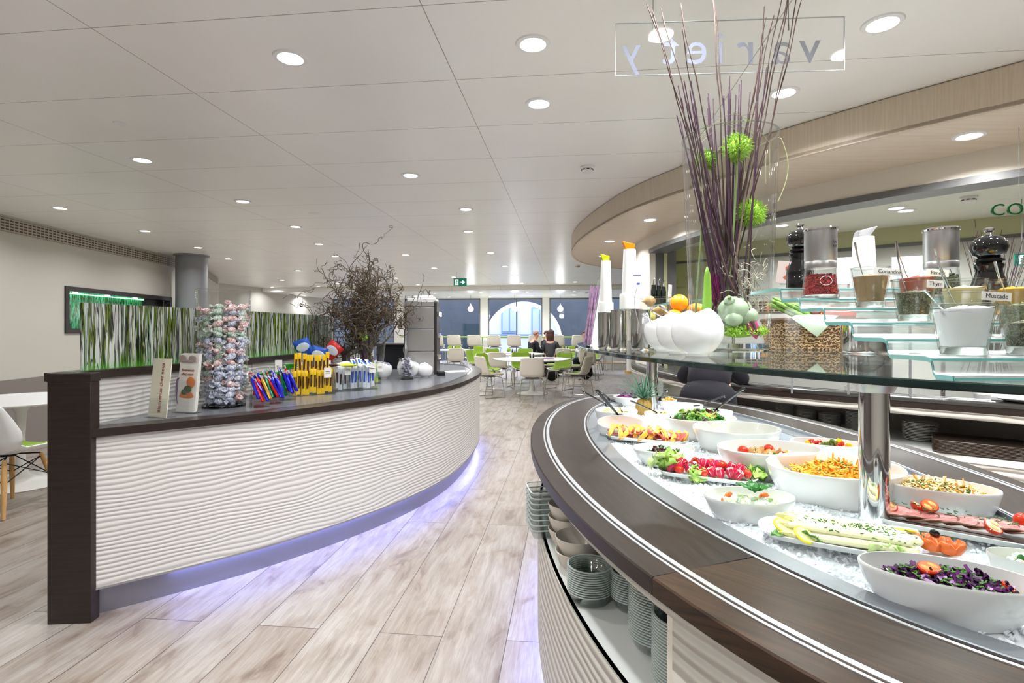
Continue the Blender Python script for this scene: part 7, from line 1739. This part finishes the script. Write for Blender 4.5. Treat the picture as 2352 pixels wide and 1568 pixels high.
# hanging glass sign, seen from behind
t = thing('hanging_glass_sign', 'clear hanging glass sign with mirrored pale letters near the ceiling', 'sign', (0,0,0))
a, c = Vector((.39, 2.01, 0)), Vector((1.225, 1.965, 0)); d = (c-a); mid = (a+c)/2; rz = math.atan2(d.y, d.x)
MB().box((mid.x, mid.y, 2.405), (d.length, .006, .195), rz=rz).build('glass_panel', clear('sign_glass', (.99,.995,.995), 1.25), t)
b = MB()
for z in (2.405-.0985, 2.405+.0985): b.box((mid.x, mid.y, z), (d.length, .0062, .0012), rz=rz)
b.box((c.x, c.y, 2.405), (.0012,.0062,.195), rz=rz); b.box((a.x, a.y, 2.405), (.0012,.0062,.195), rz=rz); b.build('glass_edge', mat('glass_rim', (200,206,206), .2, trans=.4), t)
for ch, px, py in (('v',1862,108),('a',1795,112),('r',1716,112),('i',1655,112),('e',1602,112),('t',1542,112),('y',1450,118)):
    f = (px-1176)/FPX; Yp = (a.y*d.x - a.x*d.y)/(d.x - f*d.y); q = Vector((f*Yp, Yp, EYE-(py-757)/FPX*Yp))
    text(ch, .18 if ch != 'y' else .165, 'letter_vinyl', t, (q.x, q.y+.005, q.z), (R(90), 0, PI+rz), name='letter', depth=.0005)
for px in (1500, 1811):
    f = (px-1176)/FPX; Yp = (a.y*d.x - a.x*d.y)/(d.x - f*d.y); MB().tube([(f*Yp, Yp, 2.46),(f*Yp, Yp, 2.4995),(f*Yp, Yp, CEIL)], [.003,.0012,.0012], 6).build('wire', 'frame_grey', t)
# the letters CO by the opening
t = thing('letter_sign', 'green edged standing letters CO hanging in the kitchen opening', 'sign', (0,0,0)); 
q1, q2 = atY(2291, 484, 2.72), atY(2331, 482, 2.70)
text('C', .085, 'letter_green', t, q1, (R(90),0,R(-25)), name='letter', depth=.008); text('O', .085, 'letter_green', t, q2, (R(90),0,R(-25)), name='letter', depth=.008)
MB().box(((q1.x+q2.x)/2+.12, q1.y-.01, q1.z+.07), (.42,.004,.006), rz=R(-25)).build('top_rail', 'clear_glass', t); MB().tube([(q1.x+.1,q1.y-.01,q1.z+.07),(q1.x+.1,q1.y-.01,2.38)], .0012, 5).build('wire', 'frame_grey', t)
# things on the serving counter and guard shelf
for k, (px, py) in enumerate(((1497,640),(1509,642),(1520,645))):
    q = atY(px+4, py, 5.70); t = thing('oil_bottle', '%s dark oil bottle with steel spout by the opening' % ('left','middle','right')[k], 'bottle', (q.x, q.y, 1.611), 0, 'dark oil bottles'); h = q.z-1.611-.03
    MB().lathe([(0,0),(.026,0),(.028,.006),(.028,h*.62),(.024,h*.7),(.022,h*.86),(0,h*.86)], 20).build('body', mat('oil_glass', (20,30,22), .08, coat=.6), t); MB().tube([(0,0,h*.85),(0,0,h*1.02),(.008,0,h*1.12),(.02,0,h*1.16)], [.008,.006,.005,.004], 8).build('spout', 'chrome', t)
t = thing('menu_card', 'white upright menu card right of the oil bottles', 'card', (1.60, 5.40, 1.718)); MB().box((0,0,0), (.05,.004,.18), R3=Euler((0,.08,.6)).to_matrix()).build('card', 'paper', t); MB().box((0,-.01,-.10), (.06,.05,.012)).build('foot', 'satin_steel', t)
for (px0,px1,py0,py1,Y,nm,lb,m) in ((1788,1850,600,652,3.35,'photo_stand','brownish food photo stand left of the black mill','sepia_print'),(1925,1972,590,652,3.3,'white_card','blank white card behind the coriander spoon','paper'),(2056,2125,588,640,3.2,'white_card','pale blue translucent card between the spice spoons','pale_blue_pane')):
    a_, c_ = atY(px0, py0, Y), atY(px1, py1, Y); t = thing(nm, lb, 'card', ((a_.x+c_.x)/2, Y, c_.z), -.5); h = a_.z-c_.z; w_ = c_.x-a_.x
    MB().box((0,0,h/2), (w_,.006,h), R3=Euler((-.1,.12 if 'photo' in nm else 0,0)).to_matrix()).build('card', m, t); MB().box((0,.01,.003), (w_*.8,.05,.006)).build('foot', 'acrylic', t)
    MB().box((0,.0,(.95-c_.z)/2), (.012,.012,c_.z-.95)).build('post', 'satin_steel', t)
    if 'photo' in nm: b = MB(); b.ball((0,-.008,h*.3),(w_*.3,.002,h*.14),12); b.ball((.005,-.01,h*.72),(w_*.25,.002,h*.12),12); b.build('dish_picture', 'print_red', t)
q = atY(2275, 640, 3.3); t = thing('back_twig_vase', 'white pot of thin red brown twigs behind the black mill at right', 'twigs', (q.x, q.y, .95)); MB().lathe([(0,0),(.08,0),(.10,.25),(.094,.25),(.075,.01),(0,.01)], 28).build('pot', 'porcelain', t); rg = random.Random(55)
for k in range(26):
    a = rg.uniform(-.35,.35); e = rg.uniform(-.15,.15); L = rg.uniform(.75,1.08); pts = [(.03*a, .03*e, .03)]
    for j in range(1,7): f = j/6; pts.append((math.sin(a)*L*f*(.6+.4*f)+rg.uniform(-.006,.006), math.sin(e)*L*f, .03+math.cos(a)*L*f))
    MB().tube(pts, [.0035-.0022*i/6 for i in range(7)], 5).build('twig', 'twig_brown' if k % 2 else 'twig_purple', t)
for (px, py, Y, lb) in ((2087,868,2.0,'steel sugar lid seen under the glass shelf'),):
    pass
t = thing('white_platter', 'large white oval platter on the serving counter at the right edge', 'platter', (2.95, 2.95, .951)); MB().lathe([(0,0),(.16,0),(.21,.02),(.215,.022),(.16,.006),(0,.006)], 36, sx=1.2, sy=.8).build('plate', 'porcelain', t)
t = thing('glass_ashtray_dish', 'small round glass dish on the serving counter', 'dish', (2.25, 3.5, .951)); MB().lathe([(0,0),(.05,0),(.06,.03),(.055,.03),(.045,.006),(0,.006)], 24).build('bowl', 'clear_glass', t)
q = atY(1540, 636, 6.35); t = thing('green_plant', 'small green leafy plant on the shelf by the green kitchen wall', 'plant', (q.x, 6.35, q.z-.06)); leafb = MB(); rg = random.Random(60)
for k in range(50): v = Vector((rg.gauss(0,.04), rg.gauss(0,.03), rg.gauss(0,.03))); leafb.ball(v, (.02,.006,.014), 6, T=Euler((rg.random()*3,rg.random()*3,rg.random()*3)).to_matrix())
leafb.build('leaves', 'moss_green', t); MB().lathe([(0,-.06),(.04,-.06),(.05,-.02),(0,-.02)], 16).build('pot', 'porcelain', t)
o = MB().box((1.90, 6.35, q.z-.127), (.30,.2,.01)).build('wall_shelf', 'green_glass'); tag(o, 'short glass shelf carrying the small plant beside the opening', 'shelf')
for ch in bpy.context.scene.objects:
    pass
